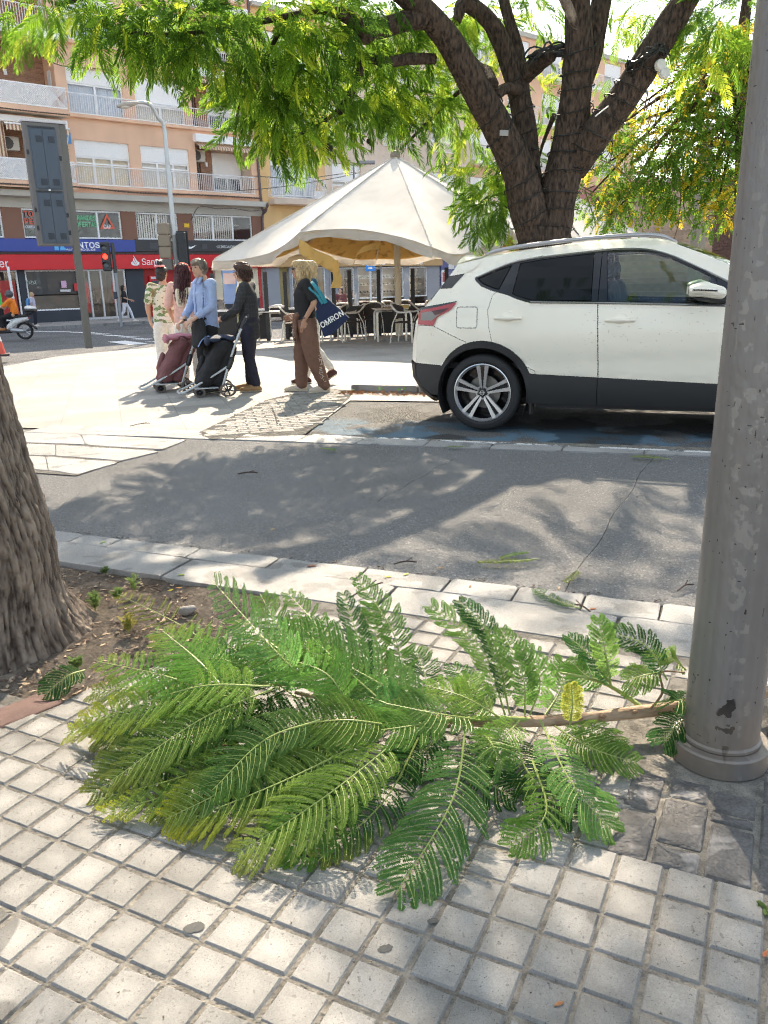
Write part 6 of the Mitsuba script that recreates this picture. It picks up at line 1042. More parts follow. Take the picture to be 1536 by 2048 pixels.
# wheels
def wheel(x, flip=False):
    s = -1 if flip else 1; y0 = 0.035
    def pl_(m, nm_, mt, parent, **k):
        m = m.copy(); v = np.array(m.vertices); v = np.column_stack([v[:, 0] + x, y0 + v[:, 2], v[:, 1] + 0.345])   # axis z of the part -> inward
        if flip: v[:, 1] = 1.8 - v[:, 1]
        return cob(nm_, tm(v, np.asarray(m.faces)), mt, parent, **k)
    t = lathe([(0.262, 0.012), (0.285, -0.006), (0.318, -0.004), (0.337, 0.012), (0.346, 0.045), (0.346, 0.17), (0.335, 0.205), (0.30, 0.215), (0.25, 0.20)], 64); k = pl_(t, 'wheel', 'tyre', None, smooth=40)
    grooves = cat([tube([(0.3475 * math.cos(a), 0.3475 * math.sin(a), 0.03), (0.3475 * math.cos(a + 0.03), 0.3475 * math.sin(a + 0.03), 0.19)], 0.003, 3) for a in np.arange(0, 6.28, 0.1)]); pl_(grooves, 'tread', 'car_black_plastic', k)
    pl_(lathe([(0.238, 0.03), (0.256, 0.004), (0.264, 0.006), (0.262, 0.02)], 64), 'rim', 'alloy', k, smooth=40)
    pl_(lathe([(0.255, 0.02), (0.24, 0.05), (0.225, 0.19), (0.0, 0.19)], 48), 'barrel', 'car_gloss_black', k, smooth=40)
    pl_(lathe([(0.15, 0.10), (0.15, 0.12), (0.0, 0.12)], 40), 'brake_disc', mat('brake_steel', (0.22, 0.21, 0.20), 0.4, 0.7), k)
    for i in range(5):
        a = math.pi / 2 + i * 2 * math.pi / 5
        for sd in (-1, 1):
            pg = Polygon([(0.035, 0.004), (0.05, 0.026), (0.15, 0.040), (0.245, 0.058), (0.250, 0.022), (0.15, 0.013)]); pg = shapely.affinity.scale(pg, 1, sd, origin=(0, 0)); pg = shapely.affinity.rotate(pg, math.degrees(a), origin=(0, 0))
            m = prism(pg, 0.03, 0.008); v = np.array(m.vertices); r_ = np.hypot(v[:, 0], v[:, 1]); v[:, 2] += 0.022 * np.clip(1 - r_ / 0.25, 0, 1); m.vertices = v; pl_(m, 'spoke', 'alloy', k)
        pg = Polygon([(0.06, -0.012), (0.24, -0.02), (0.24, 0.02), (0.06, 0.012)]); pl_(prism(shapely.affinity.rotate(pg, math.degrees(a), origin=(0, 0)), 0.02, 0.03), 'spoke_web', 'car_gloss_black', k)
        q = a + math.pi / 5; pl_(mv(lathe([(0.0, -0.002), (0.008, -0.002), (0.01, 0.01)], 8), (0.055 * math.cos(q), 0.055 * math.sin(q), 0.02)), 'wheel_nut', 'car_rail', k)
    pl_(lathe([(0.0, 0.010), (0.026, 0.010), (0.034, 0.016), (0.036, 0.04)], 24), 'hub_cap', 'car_black_plastic', k, smooth=30); pl_(lathe([(0.016, 0.0085), (0.022, 0.0085), (0.022, 0.012), (0.016, 0.012)], 20), 'hub_ring', 'alloy', k); pl_(box(-0.024, 0.024, -0.004, 0.004, 0.008, 0.0099), 'hub_bar', 'alloy', k)
for x in (0.02, 2.65): wheel(x); wheel(x, True)
for x in (0.02, 2.65):
    a = np.linspace(-0.5, math.pi + 0.5, 20); V = np.vstack([[(x + 0.415 * math.cos(t), 0.02 if k == 0 else 0.5, 0.345 + 0.415 * math.sin(t)) for t in a] for k in (0, 1)]); i = np.arange(19)
    w_ = tm(V, np.vstack([np.stack([i, i + 1, i + 21], 1), np.stack([i, i + 21, i + 20], 1)])); cob('wheel_well', cat([w_, box(x - 0.45, x + 0.45, 0.45, 0.5, 0.25, 0.8)]), 'car_interior'); cob('wheel_well', tm(np.asarray(w_.vertices) * [1, -1, 1] + [0, 1.8, 0], w_.faces), 'car_interior')
cob('underbody', cat([box(0.5, 2.2, 0.10, 1.7, 0.22, 0.32), box(-0.55, -0.40, 0.35, 1.45, 0.30, 0.4), box(3.1, 3.4, 0.3, 1.5, 0.25, 0.4)]), 'car_interior'); cob('mud_flap', box(0.45, 0.47, 0.05, 0.22, 0.16, 0.34), 'car_black_plastic'); cob('exhaust', tube([(-0.5, 0.5, 0.28), (0.2, 0.55, 0.27), (1.4, 0.8, 0.25)], 0.03, 8), 'brake_steel')
# cabin
cob('cabin_floor', box(-0.4, 2.3, 0.2, 1.6, 0.55, 0.6), 'car_interior'); cob('dashboard', m2t(m3.Manifold.batch_hull([sph((2.05, 0.35, 1.05), 0.12, 10), sph((2.05, 1.45, 1.05), 0.12, 10), sph((2.35, 0.9, 1.05), 0.1, 10)])), 'car_interior'); cob('load_cover', box(-0.5, 0.2, 0.3, 1.5, 1.1, 1.12), 'car_interior')
for y in (0.48, 1.32):
    sk_ = cob('front_seat', organic([[((1.18, y, 0.75), (0.10, 0.23, 0.1)), ((1.68, y, 0.80), (0.12, 0.24, 0.08))], [((1.18, y, 0.78), (0.10, 0.24, 0.1)), ((1.08, y, 1.22), (0.07, 0.20, 0.1))]], 0.06, 4), 'car_interior', smooth=True); cob('head_rest', organic([[((1.045, y - 0.07, 1.40), (0.05, 0.07, 0.08)), ((1.045, y + 0.07, 1.40), (0.05, 0.07, 0.08))]], 0.03, 4), 'car_interior', sk_, smooth=True)
cob('rear_seat', organic([[((0.2, 0.4, 0.8), 0.13), ((0.2, 1.4, 0.8), 0.13)], [((0.05, 0.4, 1.15), 0.09), ((0.05, 1.4, 1.15), 0.09)], [((0.2, 0.4, 0.8), 0.12), ((0.05, 0.4, 1.15), 0.09)], [((0.2, 1.4, 0.8), 0.12), ((0.05, 1.4, 1.15), 0.09)]], 0.1, 3), 'car_interior', smooth=True)
sw = lathe([(0.17, -0.012), (0.185, 0), (0.17, 0.012), (0.155, 0)], 24); rot(sw, 1.15, [0, 1, 0]); cob('steering_wheel', mv(sw, (1.85, 0.48, 1.05)), 'car_interior'); cob('sun_visor', box(1.55, 1.75, 0.35, 0.75, 1.47, 1.49), col((0.4, 0.38, 0.34)))
cob('seat_back_panel', box(0.92, 0.95, 0.3, 1.5, 0.7, 1.12), 'car_interior')
# ---------------------------------------------------------------- parasols
def cloth_c(p, n, uv):
    d = fbm(p.x * 2.2, p.y * 2.2, p.z * 2.2, 4); return mi.Color3f(0.62, 0.575, 0.505) * (0.72 + 0.42 * d)
scene['canvas'] = {'type': 'twosided', 'bsdf': {'type': 'principled', 'base_color': proc(cloth_c), 'roughness': 0.85}}
def ycl(p, n, uv):
    d = fbm(p.x * 6, p.y * 6, p.z * 6, 4); return mix((0.78, 0.53, 0.19), (0.48, 0.29, 0.09), smoothstep(0.5, 0.75, d))
scene['canvas_lining'] = {'type': 'principledthin', 'base_color': proc(ycl), 'roughness': 0.8, 'diff_trans': 1.0, 'spec_trans': 0.0}
scene['canvas_thin'] = {'type': 'principledthin', 'base_color': proc(cloth_c), 'roughness': 0.85, 'diff_trans': 0.7, 'spec_trans': 0.0}
def parasol(key, c, zt, ribs, val=0.28, sagf=0.16, seed=0, lift=None):
    """ribs: [(dx, dy, z)] round the hub; canopy panels sag between them and carry a wavy valance"""
    n = len(ribs); ns, nt = 12, 10; V, F, LV = [], [], []; g = np.random.default_rng(seed)
    for i in range(n):
        a, b = np.array(ribs[i]), np.array(ribs[(i + 1) % n]); base_ = sum(len(q) for q in V)
        pts = []
        for s in np.linspace(0, 1, ns):
            for t in np.linspace(0, 1, nt):
                e = a * (1 - t) + b * t; q = np.array([e[0] * s, e[1] * s, zt + (e[2] - zt) * s]); w = 4 * t * (1 - t)
                q[2] -= sagf * w * s ** 1.5 * (1 - 0.4 * s); q[:2] *= 1 - 0.07 * w * s * s
                if lift and i in lift: q += np.array(lift[i]) * w * s ** 3
                q[2] += 0.02 * (g.random() - 0.5) * s
                pts.append(q + [c[0], c[1], 0])
        V.append(np.array(pts)); k = np.arange(ns - 1)[:, None] * nt; j = np.arange(nt - 1)[None]; o = (k + j).reshape(-1) + base_
        F.append(np.vstack([np.stack([o, o + nt, o + nt + 1], 1), np.stack([o, o + nt + 1, o + 1], 1)]))
    can = tm(np.vstack(V), np.vstack(F)); obj('canopy', can, 'canvas', key, smooth=50)
    lin = tm(np.vstack(V) * 1.0 - np.array([0, 0, 0.035]), np.vstack(F)); obj('lining', lin, 'canvas_lining', key, smooth=50)
    vv, ff, m = [], [], 0
    for i in range(n):
        ed = V[i].reshape(ns, nt, 3)[-1]; dirn = (ed - [*c[:2], 0]); dirn[:, 2] = 0; dirn /= np.linalg.norm(dirn, axis=1, keepdims=True)
        for r_ in range(4):
            f = r_ / 3; wave = 0.05 * np.sin(np.arange(nt) * 1.7 + i * 2 + r_) * f; vv.append(ed + dirn * wave[:, None] * 1.2 - np.array([0, 0, 1]) * (val * f * (0.82 + 0.18 * np.cos(np.linspace(0, 12.5, nt) + i)))[:, None])
        for r_ in range(3):
            o = m + r_ * nt + np.arange(nt - 1); ff.append(np.vstack([np.stack([o, o + nt, o + nt + 1], 1), np.stack([o, o + nt + 1, o + 1], 1)]))
        m += 4 * nt
    obj('valance', tm(np.vstack(vv), np.vstack(ff)), 'canvas_thin', key, smooth=60)
    for i, q in enumerate(ribs): obj('rib', tube([(c[0], c[1], zt - 0.08), (c[0] + q[0] * 0.5, c[1] + q[1] * 0.5, zt - 0.06 + (q[2] - zt) * 0.5), (c[0] + q[0] * 0.98, c[1] + q[1] * 0.98, q[2] - 0.05)], 0.02, 6), 'parasol_wood', key); obj('seam', tube([(c[0] + q[0] * s, c[1] + q[1] * s, zt + (q[2] - zt) * s + 0.012) for s in (0.02, 0.3, 0.6, 0.99)], 0.012, 5), 'canvas', key)
    obj('pole', tube([(c[0], c[1], float(gz(c[0], c[1])) - 0.02), (c[0], c[1], zt + 0.02)], 0.075, 12), 'parasol_wood', key, smooth=40); obj('finial', placed(lathe([(0.0, 0.12), (0.09, 0.10), (0.12, 0.03), (0.11, -0.02), (0, -0.02)], 14), (c[0], c[1], zt)), col((0.2, 0.17, 0.13)), key, smooth=40)
    obj('foot', placed(lathe([(0, 0.0), (0.4, 0.0), (0.38, 0.06), (0.1, 0.09), (0, 0.09)], 20), (c[0], c[1], float(gz(c[0], c[1])))), col((0.18, 0.17, 0.16)), key)
mat('parasol_wood', (0.56, 0.48, 0.34), 0.6)
PC = np.array((0.458,19.6,0.888)[:2])
rib1 = [(-4.25, -0.25, 1.88), (-2.05, -2.15, 2.34), (0.55, -4.05, 1.92), (2.35, -1.9, 2.32), (4.2, 0.3, 1.95), (2.1, 2.2, 2.3), (-0.5, 4.1, 1.95), (-2.3, 2.0, 2.3)]
k1 = thing('parasol', 'large cream canvas parasol with torn yellow valance, over the cafe terrace', 'parasol', 'parasols over the cafe terrace')
parasol(k1, (*PC, 0), 4.02, rib1, 0.22, 0.26, 1, {1: (0.0, 0.28, 0.34), 2: (0, 0.1, -0.12)})
def ribbon(pts, w0, w1, n=24, tw=0.3, up=(0, 0, 1)):
    P = smoothpath(pts, n); w = np.linspace(w0, w1, n); s = np.array([np.array(up) + tw * np.array([math.sin(i * 0.5), math.cos(i * 0.37), 0]) for i in range(n)]); s /= np.linalg.norm(s, axis=1, keepdims=True)
    V = np.vstack([P + s * w[:, None] / 2, P - s * w[:, None] / 2]); i = np.arange(n - 1); return tm(V, np.vstack([np.stack([i, i + 1, i + n + 1], 1), np.stack([i, i + n + 1, i + n], 1)]))
obj('torn_strip', ribbon([(-1.61,17.4,2.065), (-1.29,17.4,1.862), (-0.981,17.3,1.704), (-0.836,17.2,1.62)], 0.28, 0.30, up=(0, 0, 1), tw=0.15), 'canvas_lining', k1, smooth=True)
obj('torn_strip', ribbon([(-0.85,17.2,1.767), (-0.858,17.2,1.572), (-0.835,17.2,1.394), (-0.883,17.2,1.217)], 0.10, 0.22, up=(1, 0, 0), tw=0.2), 'canvas_lining', k1, smooth=True)
obj('torn_strip', ribbon([(0.057,17.4,2.035), (-0.201,17.3,1.989), (-0.386,17.2,1.902), (-0.506,17.2,1.661)], 0.16, 0.06, up=(0.3, 0, 1), tw=0.15), 'canvas_lining', k1, smooth=True)
P2 = np.array((4.6,24,0.682)[:2]); k2 = thing('parasol', 'cream canvas parasol half hidden behind the tree trunk and the car roof', 'parasol', 'parasols over the cafe terrace')
parasol(k2, (*P2, 0), 4.0, [(x * 0.85, y * 0.85, z + 0.15) for x, y, z in rib1], 0.24, 0.2, 2)
# ---------------------------------------------------------------- terrace furniture
alu2 = mat('chair_aluminium', (0.72, 0.68, 0.60), 0.4, 0.3); wick = mat('dark_wicker', (0.035, 0.026, 0.022), 0.7); ttop = mat('table_top', (0.52, 0.47, 0.38), 0.35, 0.2)
def table(x, y, rz, label, lab2=None):
    k = thing('cafe_table', label, 'table', 'aluminium tables on the cafe terrace'); P_ = (x, y, float(gz(x, y)))
    obj('table_top', placed(bbox(-0.36, 0.36, -0.36, 0.36, 0.715, 0.745, 0.008), P_, rz), ttop, k); obj('rim', placed(cat([tube([(a, b, 0.73), (c, d, 0.73)], 0.014, 6) for a, b, c, d in ((-.37, -.37, .37, -.37), (.37, -.37, .37, .37), (.37, .37, -.37, .37), (-.37, .37, -.37, -.37))]), P_, rz), alu2, k)
    for sx in (-1, 1):
        for sy in (-1, 1): obj('leg', placed(tube(smoothpath([(0.22 * sx, 0.28 * sy, 0.70), (0.31 * sx, 0.31 * sy, 0.67), (0.33 * sx, 0.32 * sy, 0.55), (0.33 * sx, 0.33 * sy, 0.0)], 12), 0.026, 8), P_, rz), alu2, k, smooth=True)
    obj('brace', placed(cat([tube([(-0.33, 0, 0.68), (0.33, 0, 0.68)], 0.012, 6), tube([(0, -0.33, 0.68), (0, 0.33, 0.68)], 0.012, 6)]), P_, rz), alu2, k)
def chair(x, y, rz, label):
    k = thing('cafe_chair', label, 'chair', 'dark wicker chairs on the cafe terrace'); P_ = (x, y, float(gz(x, y)))
    seat = bbox(-0.22, 0.22, -0.22, 0.22, 0.43, 0.455, 0.01); obj('seat', placed(seat, P_, rz), wick, k)
    a = np.linspace(-1.25, 1.25, 13); V = np.vstack([np.column_stack([0.25 * np.sin(a), -0.02 - 0.22 * np.cos(a) - (0.05 if z > 0.7 else 0), np.full(13, z) + (0.10 * np.cos(a) if z > 0.7 else 0)]) for z in (0.52, 0.74)]); i = np.arange(12)
    obj('backrest', placed(tm(V, np.vstack([np.stack([i, i + 1, i + 14], 1), np.stack([i, i + 14, i + 13], 1)])), P_, rz), 'wick2', k)
    obj('frame', placed(tube(smoothpath([(0.27, 0.24, 0.0), (0.27, 0.22, 0.62), (0.26, 0.1, 0.66), (0.27, -0.1, 0.68), (0.2, -0.26, 0.82), (0, -0.31, 0.86), (-0.2, -0.26, 0.82), (-0.27, -0.1, 0.68), (-0.26, 0.1, 0.66), (-0.27, 0.22, 0.62), (-0.27, 0.24, 0.0)], 60), 0.022, 6), P_, rz), alu2, k, smooth=True)
    for sx in (-1, 1): obj('leg', placed(tube([(0.25 * sx, -0.1, 0.66), (0.25 * sx, -0.22, 0.42), (0.26 * sx, -0.28, 0.0)], 0.014, 6), P_, rz), alu2, k)
scene['wick2'] = {'type': 'twosided', 'bsdf': {'type': 'principled', 'base_color': {'type': 'rgb', 'value': [0.04, 0.03, 0.025]}, 'roughness': 0.7}}
TB = [((0.255,19.316,-0.06), 0.12, 'aluminium terrace table with a wicker basket on it, in front of the parasol pole'), ((-1.327,20.88,-0.06), -0.1, 'aluminium terrace table half hidden by the navy shoulder bag'), ((-0.708,23.805,-0.08), 0.1, 'aluminium terrace table second row, beside the white post'), ((-2.846,21.798,-0.06), 0.1, 'aluminium terrace table between the two walking women'), ((1.302,23.446,-0.08), -0.1, 'aluminium terrace table beside the car tail lamp')]
for (p, rz, lb) in TB: table(p[0], p[1], rz, lb)
CHS = [((0.593,18.459,-0.05), 1.2, 'wicker chair at the right corner of the front table'), ((-0.225,21.599,-0.06), -0.4, 'wicker chair behind the left corner of the front table'), ((-1.054,19.762,-0.06), -1.9, 'wicker chair in front of the others by the bag tip'), ((-0.637,19.947,-0.06), -1.4, 'wicker chair just right of the navy shoulder bag'), ((-0.054,22.5,-0.07), 0.1, 'wicker chair with its round back behind the table left of the parasol pole'), ((1.049,20.03,-0.06), 1.6, 'wicker chair right of the parasol pole'), ((-1.022,24.406,-0.08), 3.0, 'wicker chair in the second row, back arch towards the plaza'), ((0.809,23.649,-0.08), 0.2, 'wicker chair hidden behind the parasol pole'), ((-2.858,23.595,-0.07), 0.2, 'wicker chair behind the table between the two women'),
       ((-2.216,20.84,-0.06), 1.7, 'wicker chair beside the brown trousers'), ((-1.752,24.228,-0.08), 0.3, 'wicker chair far left in the second row'), ((1.547,21.875,-0.07), 0.4, 'wicker chair next to the car spoiler'), ((0.167,24.399,-0.08), 3.3, 'wicker chair with dark back in the middle of the second row'), ((2.021,22.698,-0.08), -0.2, 'wicker chair hidden behind the car tail')]
for (p, rz, lb) in CHS: chair(p[0], p[1], rz + math.pi, lb)
bk = np.array((0.361,19.28,-0.06)); one('basket', placed(cat([bbox(-0.11, 0.11, -0.08, 0.08, 0.0, 0.09, 0.01)]), (bk[0] + 0.22, bk[1], bk[2] + 0.746), 0.2), mat('straw', (0.50, 0.36, 0.12), 0.8), 'small straw basket on the terrace table by the parasol pole', 'basket')
one('napkin_holder', placed(bbox(-0.05, 0.05, -0.04, 0.04, 0, 0.07, 0.005), (bk[0] - 0.16, bk[1], bk[2] + 0.746), 0.5), col((0.28, 0.20, 0.13)), 'brown napkin holder on the terrace table by the parasol pole', 'napkin holder')
# windbreak of black panels, posts and glass
blk = mat('terrace_black', (0.018, 0.018, 0.021), 0.4)
wb = thing('windbreak', 'black terrace windbreak with glass panes behind the cafe tables', 'windbreak')
wx = [(-4.218,21.3,0.963)[0], (-2.915,21.6,0.924)[0], (-2.43,21.8,0.907)[0], (-1.182,22,0.872)[0], (-0.758,22,0.861)[0], (0.01,22,0.842)[0], (0.912,22,0.82)[0], (1.8,22,0.798)[0], (3.021,22,0.768)[0]]
wy = [21.3, 21.6, 21.8, 22, 22, 22, 22, 22, 22]
for i in range(len(wx)):
    z0 = float(gz(wx[i], wy[i])); obj('post', box(wx[i] - 0.05, wx[i] + 0.05, wy[i] - 0.05, wy[i] + 0.05, z0, 1.62), blk, wb)
    if i == len(wx) - 1: break
    if i == 1:   # the way in
        obj('rail', tube([(wx[1], wy[1], 0.75), (wx[2], wy[2], 0.75)], 0.03, 6), white, wb); obj('rail', tube([(wx[1], wy[1], 0.45), (wx[2], wy[2], 0.45)], 0.03, 6), white, wb); continue
    a, b = (wx[i] + 0.052, wy[i]), (wx[i + 1] - 0.052, wy[i + 1]); L = math.hypot(b[0] - a[0], b[1] - a[1]); an = math.atan2(b[1] - a[1], b[0] - a[0])
    obj('lower_panel', placed(box(0, L, -0.02, 0.02, z0 + 0.06, 0.66), (a[0], a[1], 0), an), blk, wb); obj('sill', placed(box(0, L, -0.045, 0.045, 0.661, 0.71), (a[0], a[1], 0), an), white if i % 3 != 1 else blk, wb)
    obj('pane', placed(tm([(0, 0, 0.71), (L, 0, 0.71), (L, 0, 1.5), (0, 0, 1.5)], [[0, 1, 2], [0, 2, 3]]), (a[0], a[1], 0), an), 'pane_glass', wb)
# menu board on an easel left of the terrace entrance
mb = thing('menu_board', 'blue poster board with pictures of dishes behind the terrace windbreak', 'board'); mp_ = (-4.092,24,1.244)
obj('board', placed(box(-0.36, 0.36, -0.02, 0.02, -0.45, 0.5), mp_, 0.1), mat('poster_blue', (0.20, 0.30, 0.55), 0.5), mb); obj('picture', placed(cat([box(-0.34, 0.0, -0.028, -0.021, 0.1, 0.4)]), mp_, 0.1), col((0.65, 0.45, 0.40)), mb); obj('picture', placed(box(0.04, 0.3, -0.028, -0.021, 0.0, 0.3), mp_, 0.1), col((0.75, 0.72, 0.66)), mb); obj('easel', placed(cat([tube([(s * 0.36, 0, 0.5), (s * 0.36, 0.1, -1.4)], 0.02, 6) for s in (-1, 1)]), mp_, 0.1), blk, mb)
# ---------------------------------------------------------------- street furniture
tx = thing('taxi_sign', 'small blue taxi stop sign on a thin grey post behind the terrace', 'sign'); tp_ = (-0.247,27,1.851)
obj('post', tube([(tp_[0], tp_[1] + 0.03, -0.3), (tp_[0], tp_[1] + 0.03, tp_[2] + 0.75)], 0.035, 8), col((0.42, 0.46, 0.52), 0.4), tx)
pl_ = placed(bbox(-0.15, 0.15, -0.012, 0.012, -0.22, 0.22, 0.01), tp_, 0.0); k = obj('plate', pl_, mat('sign_blue', (0.02, 0.22, 0.72), 0.4), tx)
m = text('TAXI', 0.10, 0.004, True); v = np.array(m.vertices); m.vertices = np.column_stack([v[:, 0] * 0.95 - 0.135, -0.0135 - v[:, 2], v[:, 1] - 0.06]); obj('lettering', placed(m, tp_, 0), col((0.85, 0.85, 0.85)), k); obj('car_mark', placed(box(-0.07, 0.07, -0.016, -0.0125, -0.15, -0.11), tp_, 0), col((0.85, 0.85, 0.85)), k)
# back of the tall information panel
sgk = thing('information_panel', 'tall blue grey back of an information panel with doors, on a dark post', 'sign board')
sb0 = np.array((-7.31,20.584,-0.1)); steel = mat('panel_steel', (0.06, 0.082, 0.115), 0.45); steel2 = mat('panel_frame', (0.12, 0.118, 0.12), 0.5); postc = mat('post_olive', (0.115, 0.115, 0.105), 0.5)
def sob(name, m, mt, parent=None, **k): return obj(name, placed(m, sb0, FA - 0.12), mt, parent or sgk, **k)
bz0, bz1, bw = 2.42, 5.12, 0.80
sob('post', box(-0.075, 0.075, -0.06, 0.09, -0.02, 5.10), postc)
sob('case', bbox(-bw - 0.08, -0.076, -0.09, 0.09, bz0, bz1, 0.015), steel2); sob('cap', box(-bw - 0.1, 0.09, -0.11, 0.11, bz1 + 0.001, bz1 + 0.04), col((0.5, 0.5, 0.55)))
for (z0, z1) in ((bz0 + 0.08, bz0 + 1.2), (bz0 + 1.28, bz1 - 0.12)):
    sob('door_frame', box(-bw + 0.02, -0.17, -0.1, -0.091, z0 - 0.02, z1 + 0.03), steel); sob('drip_bar', box(-bw + 0.02, -0.2, -0.125, -0.101, z1 + 0.0, z1 + 0.03), col((0.03, 0.035, 0.045)))
    for (x0, x1) in ((-bw + 0.05, -0.485), (-0.475, -0.2)):
        d_ = sob('door', bbox(x0, x1, -0.116, -0.1005, z0, z1 - 0.02, 0.006), steel)
        for hz in (z0 + 0.14, z1 - 0.24): sob('latch', cat([box(x0 + 0.12, x0 + 0.25, -0.122, -0.1165, hz - 0.07, hz + 0.07), box(x0 + 0.11, x0 + 0.14, -0.128, -0.1225, hz - 0.07, hz + 0.07), box(x0 + 0.14, x0 + 0.24, -0.128, -0.1225, hz - 0.07, hz - 0.045)]), col((0.03, 0.04, 0.055)), d_)
for hz in (bz0 + 0.35, bz0 + 0.75, bz0 + 2.0): sob('hinge', cat([box(-bw - 0.07, -bw - 0.02, -0.1, -0.0905, hz, hz + 0.1), box(-0.16, -0.11, -0.1, -0.0905, hz - 0.1, hz)]), col((0.02, 0.022, 0.03)))
sob('rivet', box(-0.5, -0.45, -0.11, -0.1005, bz0 + 1.22, bz0 + 1.26), white)
# street lamp with its signal heads
lk = thing('street_lamp', 'pale grey street lamp with a curved arm in front of the peach block', 'street lamp'); LY = 29.0
galv = mat('galvanised', (0.48, 0.51, 0.52), 0.45, 0.4); lb0 = np.array((-6.927,29,0.848)); lt_ = np.array((-7.069,29,5.977))
lz = lambda z: (lb0[0], lb0[1], z)
obj('mast', tube([lz(-0.4), lz(3.0), lz(5.2)], [0.095, 0.085, 0.075], 12), galv, lk, smooth=True); obj('arm', tube(smoothpath([lz(5.2), lz(6.35), (-7.049,28.8,6.62), (-7.175,28.6,6.926), (-7.354,28.4,6.994), (-7.556,28.2,6.96)], 30), np.linspace(0.072, 0.05, 30), 10), galv, lk, smooth=True)
hd_ = np.array((-7.773,28.1,6.889)); obj('lamp_head', organic([[(hd_ + [-0.28, -0.03, -0.05], (0.10, 0.12, 0.06)), (hd_ + [-0.05, 0, 0.0], (0.16, 0.14, 0.10)), (hd_ + [0.26, 0.05, 0.05], (0.06, 0.06, 0.05))]], 0.06, 4), mat('lamp_housing', (0.36, 0.33, 0.29), 0.5), lk, smooth=True); obj('lens', m2t(sph(hd_ + [-0.12, -0.02, -0.07], (0.17, 0.11, 0.06), 14)), col((0.55, 0.53, 0.48), 0.3), lk, smooth=True)
obj('sleeve', tube([lz(2.0), lz(3.0)], 0.098, 12), col((0.22, 0.23, 0.23)), lk)
tk = thing('traffic_light', 'tall traffic light seen from its brown back, on the street lamp mast', 'traffic light'); q0 = np.array((-7.241,28.9,2.512))
for i in range(4): obj('back_section', mv(bbox(-0.2, 0.2, -0.12, 0.12, 0, 0.37, 0.03), q0 + [0, 0, -0.66 + i * 0.385]), mat('signal_brown', (0.23, 0.19, 0.14), 0.6) if i else col((0.12, 0.11, 0.10)), tk)
obj('bracket', tube([q0 + [0.2, 0, 0.3], (lb0[0], lb0[1], q0[2] + 0.3)], 0.03, 6), galv, tk)
tk = thing('traffic_light', 'black traffic light seen from its back, right of the street lamp mast', 'traffic light'); q1 = np.array((-6.661,28.9,2.498))
obj('case', mv(bbox(-0.14, 0.14, -0.12, 0.12, -0.55, 0.58, 0.03), q1), col((0.022, 0.026, 0.03)), tk); obj('back_plate', mv(box(-0.19, 0.19, 0.121, 0.14, -0.6, 0.62), q1), col((0.022, 0.026, 0.03)), tk); obj('bracket', tube([q1 + [-0.14, 0, -0.35], (lb0[0], lb0[1], q1[2] - 0.35)], 0.03, 6), galv, tk)
tk = thing('traffic_light', 'small traffic light showing red on a grey pole by the bank entrance', 'traffic light'); tb0 = np.array((-10.995,35.182,-0.25)); tz = lambda z: (tb0[0], tb0[1], z)
obj('pole', tube([tz(-0.3), tz(1.9)], 0.065, 10), col((0.27, 0.29, 0.31), 0.4), tk, smooth=True); obj('pole_top', tube([tz(1.9), tz(3.1)], 0.075, 10), col((0.05, 0.05, 0.05), 0.5), tk, smooth=True)
hx = np.array([tb0[0] - 0.3, tb0[1] - 0.05, 0]); hq = obj('head', mv(bbox(-0.17, 0.17, -0.12, 0.12, 1.98, 3.14, 0.04), hx), col((0.04, 0.042, 0.045), 0.5), tk)
for i, z in enumerate((2.22, 2.56, 2.90)):
    l_ = lathe([(0.0, 0.05), (0.06, 0.045), (0.105, 0.02), (0.11, 0)], 20); rot(l_, math.pi / 2, [1, 0, 0]); l_ = mv(l_, hx + [0, -0.12, z])
    if i == 1: l_ = l_ if l_.face_normals[:, 1].mean() < 0 else tm(l_.vertices, np.asarray(l_.faces)[:, ::-1])
    if i == 1: scene[fresh(hq + '__red_lens')] = {**mikit.ply(l_, col((0.3, 0.02, 0.02))), 'emitter': {'type': 'area', 'radiance': {'type': 'rgb', 'value': [1.0, 0.025, 0.012]}}}
    else: obj('lens', l_, col((0.13, 0.16, 0.17), 0.2), hq, smooth=True)
    a = np.linspace(0.2, math.pi - 0.2, 12); V = np.vstack([np.column_stack([0.125 * np.cos(a), np.full(12, -0.12 - d), z + 0.125 * np.sin(a)]) for d in (0, 0.16)]) + hx; j = np.arange(11); obj('visor', tm(V, np.vstack([np.stack([j, j + 1, j + 13], 1), np.stack([j, j + 13, j + 12], 1)])), col((0.03, 0.03, 0.03)), hq)
obj('bracket', cat([tube([tz(2.1), (hx[0] + 0.17, hx[1], 2.1)], 0.025, 6), tube([tz(2.95), (hx[0] + 0.17, hx[1], 2.95)], 0.025, 6)]), col((0.05, 0.05, 0.05)), tk); obj('push_button', mv(bbox(-0.07, 0.07, -0.06, 0.06, 0.85, 1.15, 0.02), (tb0[0] - 0.09, tb0[1] - 0.06, 0)), col((0.04, 0.05, 0.07)), tk)
wp = (-16.149,36.872,-0.3); one('marker_post', tube([(wp[0], wp[1], -0.35), (wp[0] - 0.05, wp[1], 2.3)], 0.06, 8), white, 'thin white post at the left edge in front of the bank', 'post', smooth=True)
cn = np.array((-8.817,18.886,-0.12)); ck = thing('traffic_cone', 'red cone on a black base at the left edge of the street', 'cone'); obj('base', placed(bbox(-0.24, 0.24, -0.24, 0.24, 0, 0.05, 0.01), cn, 0.4), col((0.05, 0.025, 0.03)), ck); obj('body', placed(lathe([(0.17, 0.05), (0.04, 0.7), (0.0, 0.7)], 20), cn), col((0.65, 0.10, 0.06), 0.4), ck, smooth=30); obj('white_band', placed(lathe([(0.119, 0.33), (0.083, 0.5)], 20), cn), col((0.75, 0.72, 0.72)), ck)
